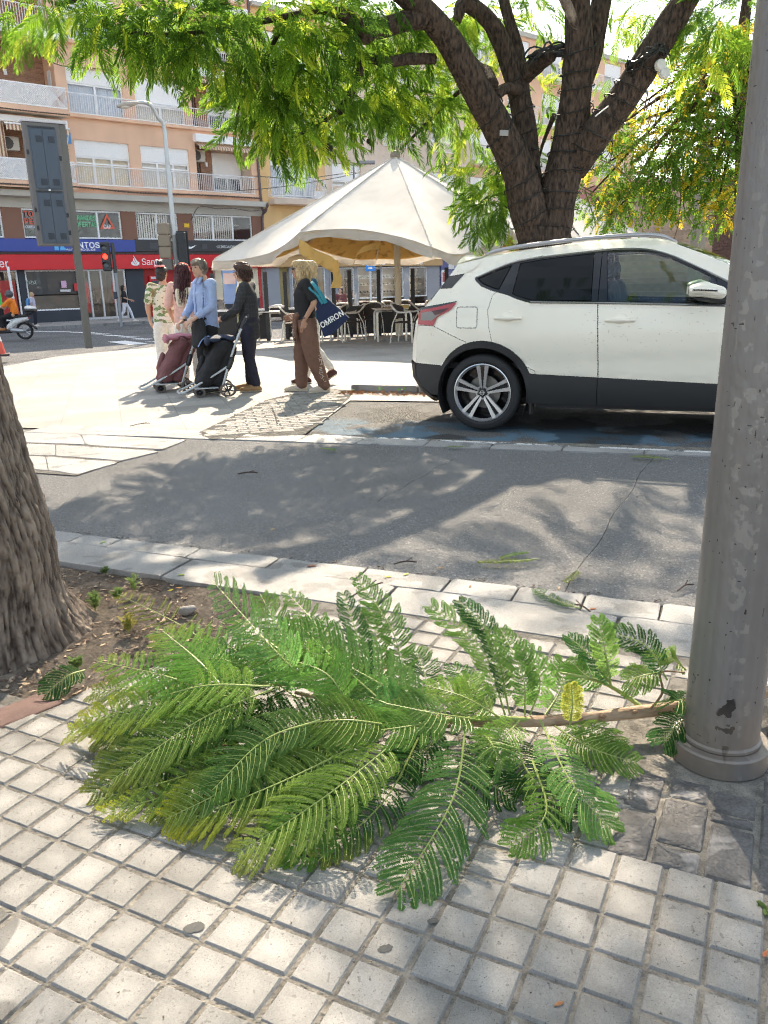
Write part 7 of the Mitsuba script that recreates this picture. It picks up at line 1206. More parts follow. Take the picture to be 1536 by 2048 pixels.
# slim far lamp over the parasol and wires across the street
sl = thing('small_lamp', 'small dark floodlight on a bracket against the beige building, above the parasol', 'lamp'); sq = np.array((-0.351,40,6.557)); obj('arm', tube([sq + [-0.65, 0, -1.2], sq + [-0.65, 0, -0.1], sq + [-0.4, 0, 0]], 0.045, 6), col((0.2, 0.2, 0.21)), sl); obj('head', placed(bbox(-0.45, 0.35, -0.15, 0.15, -0.07, 0.07, 0.02), sq, 0.1), col((0.25, 0.25, 0.27)), sl)
rot_ = [tube(smoothpath([(-6.252,44,6.579), (-3.67,42,6.175), (-1.657,40.5,6.154), (-0.709,40,6.18)], 20), 0.018, 4), tube(smoothpath([(-7.194,44,5.89), (-4.664,42,5.813), (-2.161,41,6.005), (-0.711,40,6.138)], 20), 0.018, 4)]
for q, lb in zip(rot_, ('upper thin wire across the ochre building front', 'lower thin wire across the ochre building front')): one('street_wire', q, col((0.1, 0.1, 0.1)), lb, 'wire', 'wires across the ochre building')
# ---------------------------------------------------------------- people
SKIN = mat('skin_warm', (0.50, 0.30, 0.21), 0.5); SKIN2 = mat('skin_tan', (0.40, 0.22, 0.145), 0.5)
def cloth(name, rgb, var=0.35, s=30.0):
    def f(p, n, uv): 
        v = 1 - var / 2 + var * fbm(p.x * s, p.y * s, p.z * s, 3); return mi.Color3f(rgb[0] * v, rgb[1] * v, rgb[2] * v)
    return mat(name, proc(f), 0.85, sheen=0.4)
def wrinkle(m, amp=0.006, s=14.0, seed=0):
    v = np.array(m.vertices); n = m.vertex_normals; h = meshkit.fbm(v * [s, s, s * 0.8], 3, seed) - 0.5; h2 = meshkit.noise(v * [s * 0.5, s * 0.5, s * 1.9], seed + 3) - 0.5
    m.vertices = v + n * ((amp * 2.0) * h + amp * 1.6 * h2)[:, None]; return m
def hand(w, d, pn, curl=0.5, L=0.17, side=1):
    """chains of a hand: wrist w, pointing along d, palm facing pn"""
    w, d, pn = np.array(w, float), np.array(d, float), np.array(pn, float); d /= np.linalg.norm(d); pn -= d * (pn @ d); pn /= np.linalg.norm(pn); a = np.cross(d, pn) * side
    ch = [[(w, 0.022), (w + d * 0.03, 0.024)]] + [[(w + d * 0.02 + a * o * 0.6, 0.015), (w + d * 0.085 + a * o, 0.013)] for o in (-0.028, -0.009, 0.010, 0.028)]
    for o, l in ((-0.030, 0.062), (-0.010, 0.078), (0.010, 0.082), (0.029, 0.072)):
        p = w + d * 0.085 + a * o; c1, c2 = curl * 0.7, curl * 1.6
        q = p + (d * math.cos(c1) + pn * math.sin(c1)) * l * 0.5; r = q + (d * math.cos(c2) + pn * math.sin(c2)) * l * 0.5; ch.append([(p, 0.0100), (q, 0.0092), (r, 0.0078)])
    p = w + d * 0.03 + a * 0.030; q = p + (a * 0.7 + d * 0.7 + pn * 0.3) * 0.034; r = q + (d * 0.9 + a * 0.15 + pn * 0.5) * 0.030; ch.append([(p, 0.013), (q, 0.011), (r, 0.009)]); return ch
J0 = dict(hipL=(0, .09, .86), hipR=(0, -.09, .86), kneeL=(.03, .095, .46), kneeR=(.03, -.095, .46), ankL=(-.01, .095, .085), ankR=(-.01, -.095, .085), pel=(0, 0, .90), waist=(0, 0, 1.06), chest=(.0, 0, 1.22), neck=(-.01, 0, 1.39), head=(.02, 0, 1.51), shL=(-.01, .165, 1.335), shR=(-.01, -.165, 1.335), elL=(-.03, .215, 1.08), elR=(-.03, -.215, 1.08), wrL=(.05, .225, .87), wrR=(.05, -.225, .87), toeL=(.14, .105, .03), toeR=(.14, -.105, .03))
def person(label, loc, rz, s=1.0, pose={}, skin=SKIN, top=None, sleeve=0.55, hem=0.86, bottom=None, shoe=None, leg=(0.085, 0.062, 0.05), girth=1.0, legend=0.09, skirt=None, face=0.0, curl=0.4, detail=True, group=None, top_name='shirt', bottom_name='trousers', palm=None, handd=None):
    k = thing('person', label, 'person', group); J = {a: np.array(b, float) for a, b in {**J0, **pose}.items()}; loc = np.array(loc, float)
    def po(name, m, mt, parent=None, **q): return obj(name, placed(m, loc, rz, s), mt, parent or k, **q)
    hd = J['head']; cf, sf = math.cos(face), math.sin(face); fx, fy = np.array([cf, sf, 0]), np.array([-sf, cf, 0]); up = np.array([0, 0, 1.0])
    H = lambda x, y, z: hd + fx * x + fy * y + up * z
    G_ = girth
    ch = [[(J['pel'], (.11 * G_, .15 * G_, .10)), (J['waist'], (.095 * G_, .13 * G_, .09)), (J['chest'], (.10 * G_, .15 * G_, .10)), (J['neck'] - [0, 0, .05], (.055, .07, .05)), (J['neck'] + [0.005, 0, 0.02], .047), (H(-.01, 0, -.07), .046)],
          [(H(-.012, 0, .035), (.088, .072, .080)), (H(.010, 0, -.005), (.080, .066, .085))], [(H(.015, 0, -.01), (.072, .062, .06)), (H(.048, 0, -.088), (.028, .030, .022))], [(H(.083, 0, .012), .010), (H(.100, 0, -.028), .0125)],
          [(H(.0, .072, -.005), (.018, .010, .028)), (H(.0, .070, -.02), (.012, .008, .015))], [(H(.0, -.072, -.005), (.018, .010, .028)), (H(.0, -.070, -.02), (.012, .008, .015))], [(H(.078, 0, -.058), (.010, .022, .007)), (H(.074, 0, -.066), (.010, .02, .006))]]
    for sd in 'LR':
        sg = 1 if sd == 'L' else -1
        ch += [[(J['chest'] + [0, .08 * sg, .08], .07), (J['sh' + sd], .052), (J['el' + sd], .038), (J['wr' + sd], .024)]]
        d = J['wr' + sd] - J['el' + sd] if not handd else np.array(handd[sd]); pn = np.array([0.2, -sg, 0]) if not palm else np.array(palm[sd]); ch += hand(J['wr' + sd], d, pn, curl if not isinstance(curl, dict) else curl[sd], side=sg)
        ch += [[(J['hip' + sd], .075), (J['knee' + sd], .048), (J['ank' + sd], .034), (J['ank' + sd] * .6 + J['toe' + sd] * .4 + [0, 0, -.01], .03)]]
    po('body', organic(ch, 0.03 if detail else 0.08, 5 if detail else 2, 12), skin, smooth=True)
    if detail:
        for y in (-.031, .031):
            po('eye', m2t(sph(H(.079, y, .012), (.008, .013, .008), 8)), col((0.05, 0.035, 0.03), 0.2)); po('eyebrow', tube([H(.086, y * 1.5, .030), H(.090, y, .035), H(.088, y * .5, .031)], .0045, 5), col((0.10, 0.07, 0.05)))
        po('mouth', tube([H(.083, -.022, -.055), H(.091, 0, -.053), H(.083, .022, -.055)], .005, 5), col((0.32, 0.11, 0.09)))
    tch = [[(np.array([J['pel'][0], J['pel'][1], hem]), (.125 * G_, .165 * G_, .03)), (J['waist'], (.118 * G_, .158 * G_, .09)), (J['chest'], (.125 * G_, .165 * G_, .10)), (J['neck'] - [0, 0, .055], (.07, .10, .04))]]
    for sd in 'LR':
        sg = 1 if sd == 'L' else -1; a, b, c = J['sh' + sd], J['el' + sd], J['wr' + sd]; seq = [(J['chest'] + [0, .09 * sg, .075], .085), (a, .068)]
        if sleeve <= 0.5: seq.append((a + (b - a) * sleeve * 2, .062))
        else: seq += [(b, .056), (b + (c - b) * (sleeve - 0.5) * 2, .046)]
        tch.append(seq)
    po(top_name, wrinkle(organic(tch, 0.03 if detail else 0.09, 4 if detail else 1, 14), 0.006 if detail else 0, 13, len(label)), top, smooth=True)
    if skirt: po(bottom_name, wrinkle(organic([[(np.array([0, 0, .97]), (.115 * G_, .155 * G_, .05)), (np.array([0, 0, .72]), (.15 * G_, .185 * G_, .05)), (np.array([0.0, 0, skirt]), (.155 * G_, .19 * G_, .02))]], 0.035, 3, 16), 0.008, 9, 5), bottom, smooth=True)
    else:
        bch = [[(J['pel'] + [0, 0, .09], (.112 * G_, .15 * G_, .03)), (J['pel'], (.125 * G_, .162 * G_, .09))]]
        for sd in 'LR':
            e = J['ank' + sd] + (J['knee' + sd] - J['ank' + sd]) * legend; bch.append([(J['pel'] * .5 + J['hip' + sd] * .5, leg[0] * 1.15), (J['hip' + sd] * .8 + J['knee' + sd] * .2, leg[0] * 1.05), (J['knee' + sd], leg[1]), (e, leg[2])])
        po(bottom_name, wrinkle(organic(bch, 0.03 if detail else 0.09, 4 if detail else 1, 14), 0.007 if detail else 0, 12, 3 + len(label)), bottom, smooth=True)
    for sd in 'LR':
        a, t = J['ank' + sd], J['toe' + sd]; z0 = min(a[2] - .085, t[2] - .03); d = (t - a) * [1, 1, 0]; d /= np.linalg.norm(d) + 1e-9; lift = t[2] - .03
        po('shoe', organic([[(a + [0, 0, -.035], .043), (a - d * .035 + [0, 0, -.05], .038)], [(a + [0, 0, -.035], .045), (t * .6 + a * .4 + [0, 0, -.012], .044), (t + d * .02, (.05, .042, .03))], [(a - d * .04 + [0, 0, -.065], (.03, .035, .02)), (t + [0, 0, -.008], (.045, .043, .02))]], 0.025, 3, 12), shoe, smooth=True)
        if detail: po('sole', m2t(m3.Manifold.batch_hull([sph(a - d * .045 + [0, 0, -.078], (.03, .036, .009), 10), sph(t + d * .03 + [0, 0, -.022], (.042, .043, .009), 10)])), col((0.62, 0.55, 0.42)))
    return k, J, H, po
def hairm(chains, amp=0.008, s=40, seed=0, edge=0.018, it=3): return wrinkle(organic(chains, edge, it, 14), amp, s, seed)
def strands(H, L, n_, seed, amp=.010, face=0.95, r0=.100, back=0.0, rad=.0048):
    """single locks lying over a head of hair, from the crown down"""
    g = np.random.default_rng(seed); out = []
    for a in g.uniform(face, 6.283 - face, n_):
        l = L * g.uniform(.75, 1.1); r = r0 * g.uniform(.97, 1.07); c, s = math.cos(a), math.sin(a); j = lambda k=1.0: g.normal(0, amp * k)
        out.append(tube(smoothpath([H(-.015 + j(.6), j(.6), .122), H(-.015 + c * r * .72, s * r * .66, .095 + j(.3)), H(-.02 + c * r + j(.2), s * r * .95, .03), H(-.025 + c * r * 1.0 - back * .5 + j(.4), s * r * .95 + j(.4), .03 - l * .5), H(-.03 + c * r * .9 - back + j(), s * r * .85 + j(), .03 - l)], 9), np.linspace(rad, rad * .45, 9), 4, False))
    return cat(out)
def hair_mat(name, a, b):
    def f(p, n, uv): return mix(a, b, dr.clip(noise(p.x * 190, p.y * 190, p.z * 26) * 0.8 + 0.4 * fbm(p.x * 30, p.y * 30, p.z * 12) - 0.1, 0, 1))
    return mat(name, proc(f), 0.5)
hm_brown, hm_blond, hm_grey, hm_black, hm_red = hair_mat('hair_dark_brown', (0.018, 0.010, 0.008), (0.10, 0.045, 0.03)), hair_mat('hair_blonde', (0.28, 0.18, 0.08), (0.66, 0.50, 0.28)), hair_mat('hair_grey', (0.05, 0.04, 0.035), (0.26, 0.21, 0.17)), hair_mat('hair_black', (0.006, 0.005, 0.005), (0.03, 0.02, 0.02)), hair_mat('hair_dark_red', (0.010, 0.004, 0.005), (0.09, 0.012, 0.018))
denim_dark = cloth('navy_trousers', (0.018, 0.018, 0.035)); black_c = cloth('black_cloth', (0.012, 0.012, 0.014)); suede = cloth('tan_suede', (0.33, 0.20, 0.10)); beige_sh = cloth('beige_canvas_shoe', (0.52, 0.45, 0.36)); white_c = cloth('white_cloth', (0.70, 0.66, 0.60)); brown_c = cloth('brown_viscose', (0.150, 0.080, 0.055)); blue_sh = cloth('blue_stripe', (0.30, 0.38, 0.58), 0.3, 60); pinkc = cloth('pink_cloth', (0.66, 0.40, 0.33))
def floral_c(p, n, uv):
    a = fbm(p.x * 22, p.y * 22, p.z * 26, 3); b = fbm(p.x * 16 + 9, p.y * 16, p.z * 18, 3); return mix(mix((0.66, 0.62, 0.50), (0.17, 0.24, 0.10), smoothstep(0.52, 0.60, a)), (0.26, 0.22, 0.12), smoothstep(0.60, 0.66, b))
floral = mat('leaf_print_cloth', proc(floral_c), 0.85)
def check_c(p, n, uv):
    a = p.z / 0.05; b = (p.x + p.y) / 0.05; j = dr.maximum(smoothstep(0.44, 0.49, dr.abs(a - dr.floor(a) - 0.5)), smoothstep(0.44, 0.49, dr.abs(b - dr.floor(b) - 0.5))); v = 0.028 * (0.7 + 0.6 * fbm(p.x * 30, p.y * 30, p.z * 30)); return mi.Color3f(v, v * 1.05, v * 1.2) * (1 + 0.9 * j)
check = mat('charcoal_check', proc(check_c), 0.85)
rad = math.radians
# -- woman in the dark blazer
k, J, H, po = person('woman in dark checked blazer and navy trousers pushing the black shopping trolley', (-1.669,10.597,0), rad(176), 0.985,
    dict(elL=(.10, .22, 1.06), elR=(.10, -.20, 1.06), wrL=(.34, .07, .93), wrR=(.33, -.07, .95), kneeL=(.02, .09, .46), kneeR=(.05, -.09, .47), ankL=(-.06, .09, .085), ankR=(.06, -.085, .085), toeL=(.10, .10, .03), toeR=(.23, -.10, .03), head=(.055, 0, 1.505), chest=(.01, 0, 1.22), neck=(.01, 0, 1.39)),
    top=check, sleeve=0.93, hem=0.70, bottom=denim_dark, shoe=suede, girth=1.06, leg=(.095, .075, .062), curl=1.1, palm={'L': (0, -.3, -1), 'R': (0, .3, -1)}, handd={'L': (1, 0, -.15), 'R': (1, 0, -.1)}, top_name='blazer')
po('hair', hairm([[(H(-.035, 0, .045), (.100, .096, .095)), (H(.0, 0, .075), (.095, .085, .07))], [(H(-.05, 0, -.02), (.085, .09, .09)), (H(-.055, 0, -.09), (.05, .07, .045))], [(H(.05, .03, .085), (.04, .05, .035)), (H(.06, -.03, .085), (.04, .05, .035))], [(H(-.02, .068, .0), (.05, .022, .06)), (H(-.02, -.068, .0), (.05, .022, .06))]], 0.012, 38, 2), hm_brown, smooth=True)
po('hair_locks', strands(H, .10, 90, 62, face=.7, r0=.108), hm_brown, smooth=True)
po('blouse', organic([[((.115, 0, 1.28), (.03, .05, .08)), ((.135, 0, 1.05), (.025, .045, .1)), ((.125, 0, .70), (.02, .06, .08))], [((.06, .05, 1.385), .03), ((.06, -.05, 1.385), .03)]], 0.03, 3), cloth('pale_yellow', (0.66, 0.62, 0.36)), smooth=True)
po('lapel', cat([tube(smoothpath([(.06, s * .07, 1.38), (.125, s * .075, 1.22), (.148, s * .05, 1.05)], 10), .016, 6) for s in (-1, 1)]), check, smooth=True); po('glasses', tube([H(.09, -.05, .012), H(.10, -.03, .012), H(.10, .03, .012), H(.09, .05, .012)], .004, 4), col((0.08, 0.04, 0.03)))
# -- elderly woman in the blue shirt
k, J, H, po = person('elderly woman with short grey hair in light blue striped shirt pushing the plum trolley', (-2.216,10.603,0), rad(222), 1.02,
    dict(elL=(.05, .23, 1.07), elR=(.08, -.22, 1.08), wrL=(.27, .12, .91), wrR=(.28, -.09, .90), head=(.05, 0, 1.52), kneeL=(.05, .1, .46), toeL=(.16, .11, .03)),
    top=blue_sh, sleeve=0.82, hem=0.80, bottom=black_c, shoe=col((0.05, 0.05, 0.05)), girth=1.10, leg=(.10, .085, .075), face=0.22, curl=1.0, palm={'L': (0, -.3, -1), 'R': (0, .3, -1)}, handd={'L': (.9, -.1, -.4), 'R': (.9, .1, -.4)})
po('hair', hairm([[(H(-.03, 0, .045), (.092, .083, .075)), (H(.01, 0, .068), (.088, .076, .055))], [(H(-.045, 0, -.02), (.07, .078, .07)), (H(-.05, 0, -.06), (.045, .06, .03))], [(H(.01, .066, .03), (.04, .018, .05)), (H(-.02, .064, .0), (.035, .018, .04))], [(H(.01, -.066, .03), (.04, .018, .05)), (H(-.02, -.064, .0), (.035, .018, .04))], [(H(.062, .02, .072), (.03, .04, .02)), (H(.062, -.035, .07), (.03, .03, .022))]], 0.007, 45, 4), hm_grey, smooth=True)
po('hair_locks', strands(H, .065, 80, 63, face=1.0, r0=.094, rad=.004), hm_grey, smooth=True)
po('collar', cat([organic([[((.055, s * .045, 1.40), (.022, .03, .022)), ((.105, s * .05, 1.345), (.015, .03, .015))]], 0.02, 2) for s in (-1, 1)]), blue_sh, smooth=True); po('placket', tube(smoothpath([(.11, 0, 1.33), (.138, 0, 1.2), (.14, 0, 1.05), (.145, 0, .85)], 14), .010, 5), blue_sh); po('watch', placed(lathe([(.029, -.01), (.032, 0), (.029, .01)], 14), J['wrR'] - [.02, 0, -.01]), col((0.02, 0.02, 0.02)))
bag = thing('shoulder_bag', 'black shoulder bag hanging at the hip of the woman in blue', 'bag'); L_ = np.array((-2.216,10.603,0))
bo = lambda n, m, mt, **q: obj(n, placed(m, L_, rad(222), 1.02), mt, bag, **q)
bo('bag', wrinkle(organic([[((.17, .10, .86), (.06, .13, .1)), ((.20, .12, .66), (.07, .16, .12))]], 0.03, 4), 0.01, 14, 1), black_c, smooth=True); bo('strap', ribbon([(.16, .17, .92), (.15, .21, 1.1), (.10, .15, 1.28), (.02, .03, 1.43), (-.05, -.06, 1.40)], .035, .035, 20, 0.1, (0.5, 0.6, 0.3)), black_c)
# -- woman in the leaf print shirt and woman in pink, seen from behind
k, J, H, po = person('woman in leaf print shirt and white trousers, hair in a flowered bun, seen from behind', (-3.006,11.669,0), rad(108), 1.0, dict(elL=(-.02, .24, 1.08), wrL=(.06, .22, .90), wrR=(.16, -.17, .93)), top=floral, sleeve=0.36, hem=0.86, bottom=white_c, shoe=white_c, girth=1.05, leg=(.10, .085, .08), face=-0.5)
po('hair', hairm([[(H(-.03, 0, .03), (.088, .08, .078)), (H(.01, 0, .05), (.085, .076, .06))], [(H(-.05, 0, -.04), (.06, .07, .06)), (H(-.06, 0, -.07), (.04, .05, .03))], [(H(-.045, 0, .13), (.042, .045, .04)), (H(-.04, 0, .145), (.038, .04, .036))]], 0.006, 45, 6), hm_black, smooth=True)
po('hair_flowers', cat([m2t(sph(H(-.05 + .05 * math.cos(a), .055 * math.sin(a), .105), (.022, .022, .016), 7)) for a in np.arange(0, 6.2, .6)]), cloth('pink_flower', (0.72, 0.32, 0.33)), smooth=True); po('hair_ribbon', cat([m2t(sph(H(-.05, .03 * s, .185), (.02, .022, .014), 7)) for s in (-1, 1)]), col((0.78, 0.74, 0.7)))
k, J, H, po = person('woman in pink blouse with long dark red hair and red flower headband, seen from behind', (-2.63,11.309,0), rad(100), 1.0, dict(elL=(.02, .24, 1.08), wrL=(.14, .2, .92), wrR=(.2, -.12, .95)), top=pinkc, sleeve=0.45, hem=0.86, bottom=white_c, shoe=white_c, girth=1.02, leg=(.095, .075, .065), face=-0.3)
po('hair', hairm([[(H(-.03, 0, .035), (.094, .09, .085)), (H(-.01, 0, .05), (.09, .086, .07))], [(H(-.06, 0, -.03), (.075, .095, .09)), (H(-.10, 0, -.18), (.055, .11, .1)), (H(-.115, .02, -.30), (.035, .07, .06))], [(H(-.09, .09, -.2), (.04, .05, .08)), (H(-.09, .1, -.33), (.02, .03, .05))]], 0.012, 34, 8), hm_red, smooth=True)
po('hair_locks', strands(H, .42, 90, 64, .016, 1.2, .104, .055), hm_red, smooth=True)
g = np.random.default_rng(5); po('flower_headband', cat([m2t(sph(H(.0 + g.normal(0, .012), .092 * math.sin(a), .02 + .098 * math.cos(a)), (.026, .022, .022), 7)) for a in np.linspace(-1.5, 1.5, 13)]), cloth('red_flower', (0.62, 0.09, 0.07)), smooth=True); po('white_flower', cat([m2t(sph(H(-.03 + .02 * math.cos(a), .065 + .02 * math.sin(a), .095), (.018, .018, .014), 7)) for a in np.arange(0, 6.2, 1.2)]), col((0.72, 0.70, 0.52)), smooth=True)
po('tassel_earring', cat([tube([H(.0, .085, -.03), H(.01 + g.normal(0, .02), .10 + g.normal(0, .02), -.18 - .06 * g.random())], .006, 4) for _ in range(14)]), 'red_flower'); po('lace_yoke', wrinkle(organic([[((-.118, -.05, 1.26), (.016, .06, .07)), ((-.118, -.05, 1.14), (.014, .055, .08))], [((-.118, .06, 1.26), (.016, .06, .07)), ((-.118, .06, 1.14), (.014, .055, .08))]], 0.02, 2), 0.004, 60, 3), mat('cream_lace', (0.70, 0.62, 0.48), 0.9), smooth=True)
tb = thing('tote_bag', 'limp cream cloth bag hanging between the two women seen from behind', 'bag'); q = np.array((-2.935,12.015,0)); obj('bag', placed(wrinkle(organic([[((0, 0, .92), (.05, .07, .02)), ((0, 0, .70), (.06, .10, .1))]], 0.03, 3), 0.01, 14, 9), q), white_c, tb, smooth=True); obj('strap', placed(tube(smoothpath([(0, .05, .92), (0, .03, 1.3), (0, -.04, 1.3), (0, -.05, .92)], 14), .012, 5), q), white_c, tb)
hb_ = thing('handbag', 'small black handbag carried by the woman in pink', 'bag'); q = np.array((-2.814,11.748,0)); obj('bag', placed(organic([[((0, 0, .80), (.09, .05, .08)), ((0, 0, .68), (.10, .055, .06))]], 0.03, 3), q, 0.3), black_c, hb_, smooth=True); obj('emblem', placed(cat([tube([(-.03, -.062, .70), (.03, -.062, .78)], .006, 4), tube([(.03, -.062, .70), (-.03, -.062, .78)], .006, 4)]), q, 0.3), white, hb_)
# -- blonde woman with the navy bag, man behind her
EP = np.array((-0.925,10.358,0)); k, J, H, po = person('blonde woman in black t shirt and brown trousers carrying a navy shoulder bag', EP, rad(186), 1.0,
    dict(shL=(-.03, .15, 1.335), elL=(-.12, .19, 1.11), wrL=(.02, .20, .90), elR=(-.02, -.2, 1.1), wrR=(.12, -.16, .95), hipL=(-.01, .09, .86), kneeL=(-.06, .10, .47), ankL=(-.20, .11, .085), toeL=(-.06, .13, .03), kneeR=(.07, -.09, .47), ankR=(.09, -.08, .085), toeR=(.25, -.09, .03), head=(.04, 0, 1.50), neck=(.0, 0, 1.385)),
    skin=SKIN2, top=black_c, sleeve=0.36, hem=0.90, bottom=brown_c, shoe=beige_sh, girth=1.08, leg=(.115, .105, .075), legend=.02, curl=.35, handd={'L': (.12, 0, -1), 'R': (1, 0, -.3)})
po('hair', hairm([[(H(-.03, 0, .04), (.098, .09, .082)), (H(.015, 0, .06), (.088, .082, .062))], [(H(-.045, 0, -.03), (.085, .09, .10)), (H(-.05, 0, -.12), (.06, .085, .05))], [(H(.0, .075, -.01), (.05, .022, .07)), (H(-.005, .075, -.10), (.045, .02, .05))], [(H(.0, -.075, -.01), (.05, .022, .07)), (H(-.005, -.075, -.10), (.045, .02, .05))], [(H(.068, .02, .062), (.028, .05, .03)), (H(.07, -.03, .055), (.026, .04, .03))]], 0.010, 42, 11), hm_blond, smooth=True)
po('sunglasses', organic([[(H(.090, .035, .012), (.010, .022, .016)), (H(.085, .052, .012), (.012, .014, .014))], [(H(.090, -.035, .012), (.010, .022, .016)), (H(.085, -.052, .012), (.012, .014, .014))], [(H(.07, .07, .014), .005), (H(.0, .075, .012), .005)]], 0.02, 1), 'car_gloss_black', smooth=True)
po('hair_locks', strands(H, .20, 110, 61, face=.75), hm_blond, smooth=True)
po('waist_tie', cat([wrinkle(organic([[((.10, .10, .96), (.05, .06, .04)), ((.12, .04, .90), (.045, .05, .05))], [((.14, .04, .90), (.03, .035, .03)), ((.15, .05, .66), (.02, .035, .05))], [((.13, .10, .90), (.03, .03, .03)), ((.13, .13, .72), (.02, .035, .05))]], 0.02, 3), 0.006, 20, 4)]), brown_c, smooth=True)
g = np.random.default_rng(9); pc = [(.16 + g.normal(0, .012), .09 + g.normal(0, .035), z + g.normal(0, .01)) for z in np.linspace(.66, .97, 24)] + [(-.17 + .07 * (z - .2) + g.normal(0, .01), .19 + g.normal(0, .012), z) for z in np.linspace(.14, .46, 18)]
po('printed_pattern', cat([tube([p, np.array(p) + [g.normal(0, .012), g.normal(0, .012), g.normal(0, .018)], np.array(p) + [g.normal(0, .02), g.normal(0, .02), .015]], .0045, 4) for p in pc]), col((0.50, 0.42, 0.36))); po('bracelet', placed(lathe([(.027, -.006), (.03, 0), (.027, .006)], 12), J['wrL'] + [0, 0, .03]), col((0.05, 0.04, 0.04)))
nb = thing('navy_tote_bag', 'navy tote bag with teal straps and white lettering on the blonde woman shoulder', 'bag'); nl = np.array((-0.601,10.22,0.931)); navy = cloth('navy_canvas', (0.012, 0.022, 0.065))
bp_ = Polygon([(-.20, .30), (-.03, .26), (.27, -.02), (.02, -.24), (-.10, -.28), (-.19, -.02)]); bm = panel(bp_, -0.035, 0.035); bm = bm.subdivide().subdivide(); v = np.array(bm.vertices); v[:, 1] *= 1 + 0.9 * np.exp(-((v[:, 0] - .02) ** 2 + v[:, 2] ** 2) / 0.02); bm.vertices = v; obj('bag', placed(wrinkle(trimesh.Trimesh(bm.vertices, bm.faces), 0.004, 10, 3), nl, 0.0, 0.86), navy, nb, smooth=50)
m = text('OMRON', 0.078, 0.004, True); m = rot(m, math.radians(27), [0, 0, 1]); v = np.array(m.vertices); m.vertices = np.column_stack([v[:, 0] * 0.92 - .13, -0.071 - v[:, 2], v[:, 1] - .155]); m = m.slice_plane([.235, 0, 0], [-1, 0, 0]); obj('lettering', placed(m, nl, 0.0, 0.86), col((0.78, 0.78, 0.78)), nb)
teal = cloth('teal_strap', (0.035, 0.24, 0.31)); s0, s1 = (-0.666,10.12,1.121), (-0.816,10.15,1.341); obj('strap', ribbon([(-0.644,10.14,1.102), (-0.696,10.08,1.21), (-0.764,10.08,1.305), (-0.82,10.2,1.359), (-0.819,10.32,1.317)], .05, .035, 18, .1, (1, 0, .4)), teal, nb); obj('strap', ribbon([(-0.689,10.16,1.091), (-0.748,10.12,1.199), (-0.828,10.1,1.272), (-0.84,10.2,1.318)], .03, .025, 14, .1, (1, 0, .4)), teal, nb)
k, J, H, po = person('person in teal shirt and white trousers walking hidden behind the blonde woman', (-0.897,11.18,0), rad(190), 1.0, dict(ankL=(-.22, .1, .20), toeL=(-.12, .11, .06), kneeL=(.0, .1, .50), ankR=(.12, -.09, .085), toeR=(.27, -.1, .03)), top=cloth('teal_shirt', (0.018, 0.075, 0.12)), sleeve=0.4, hem=.88, bottom=white_c, shoe=cloth('brown_leather', (0.085, 0.035, 0.03)))
po('hair', hairm([[(H(-.03, 0, .04), (.09, .082, .08)), (H(.01, 0, .06), (.085, .076, .06))], [(H(-.05, 0, -.03), (.06, .075, .08)), (H(-.05, 0, -.10), (.04, .06, .04))]], 0.008, 42, 12), hm_blond, smooth=True)
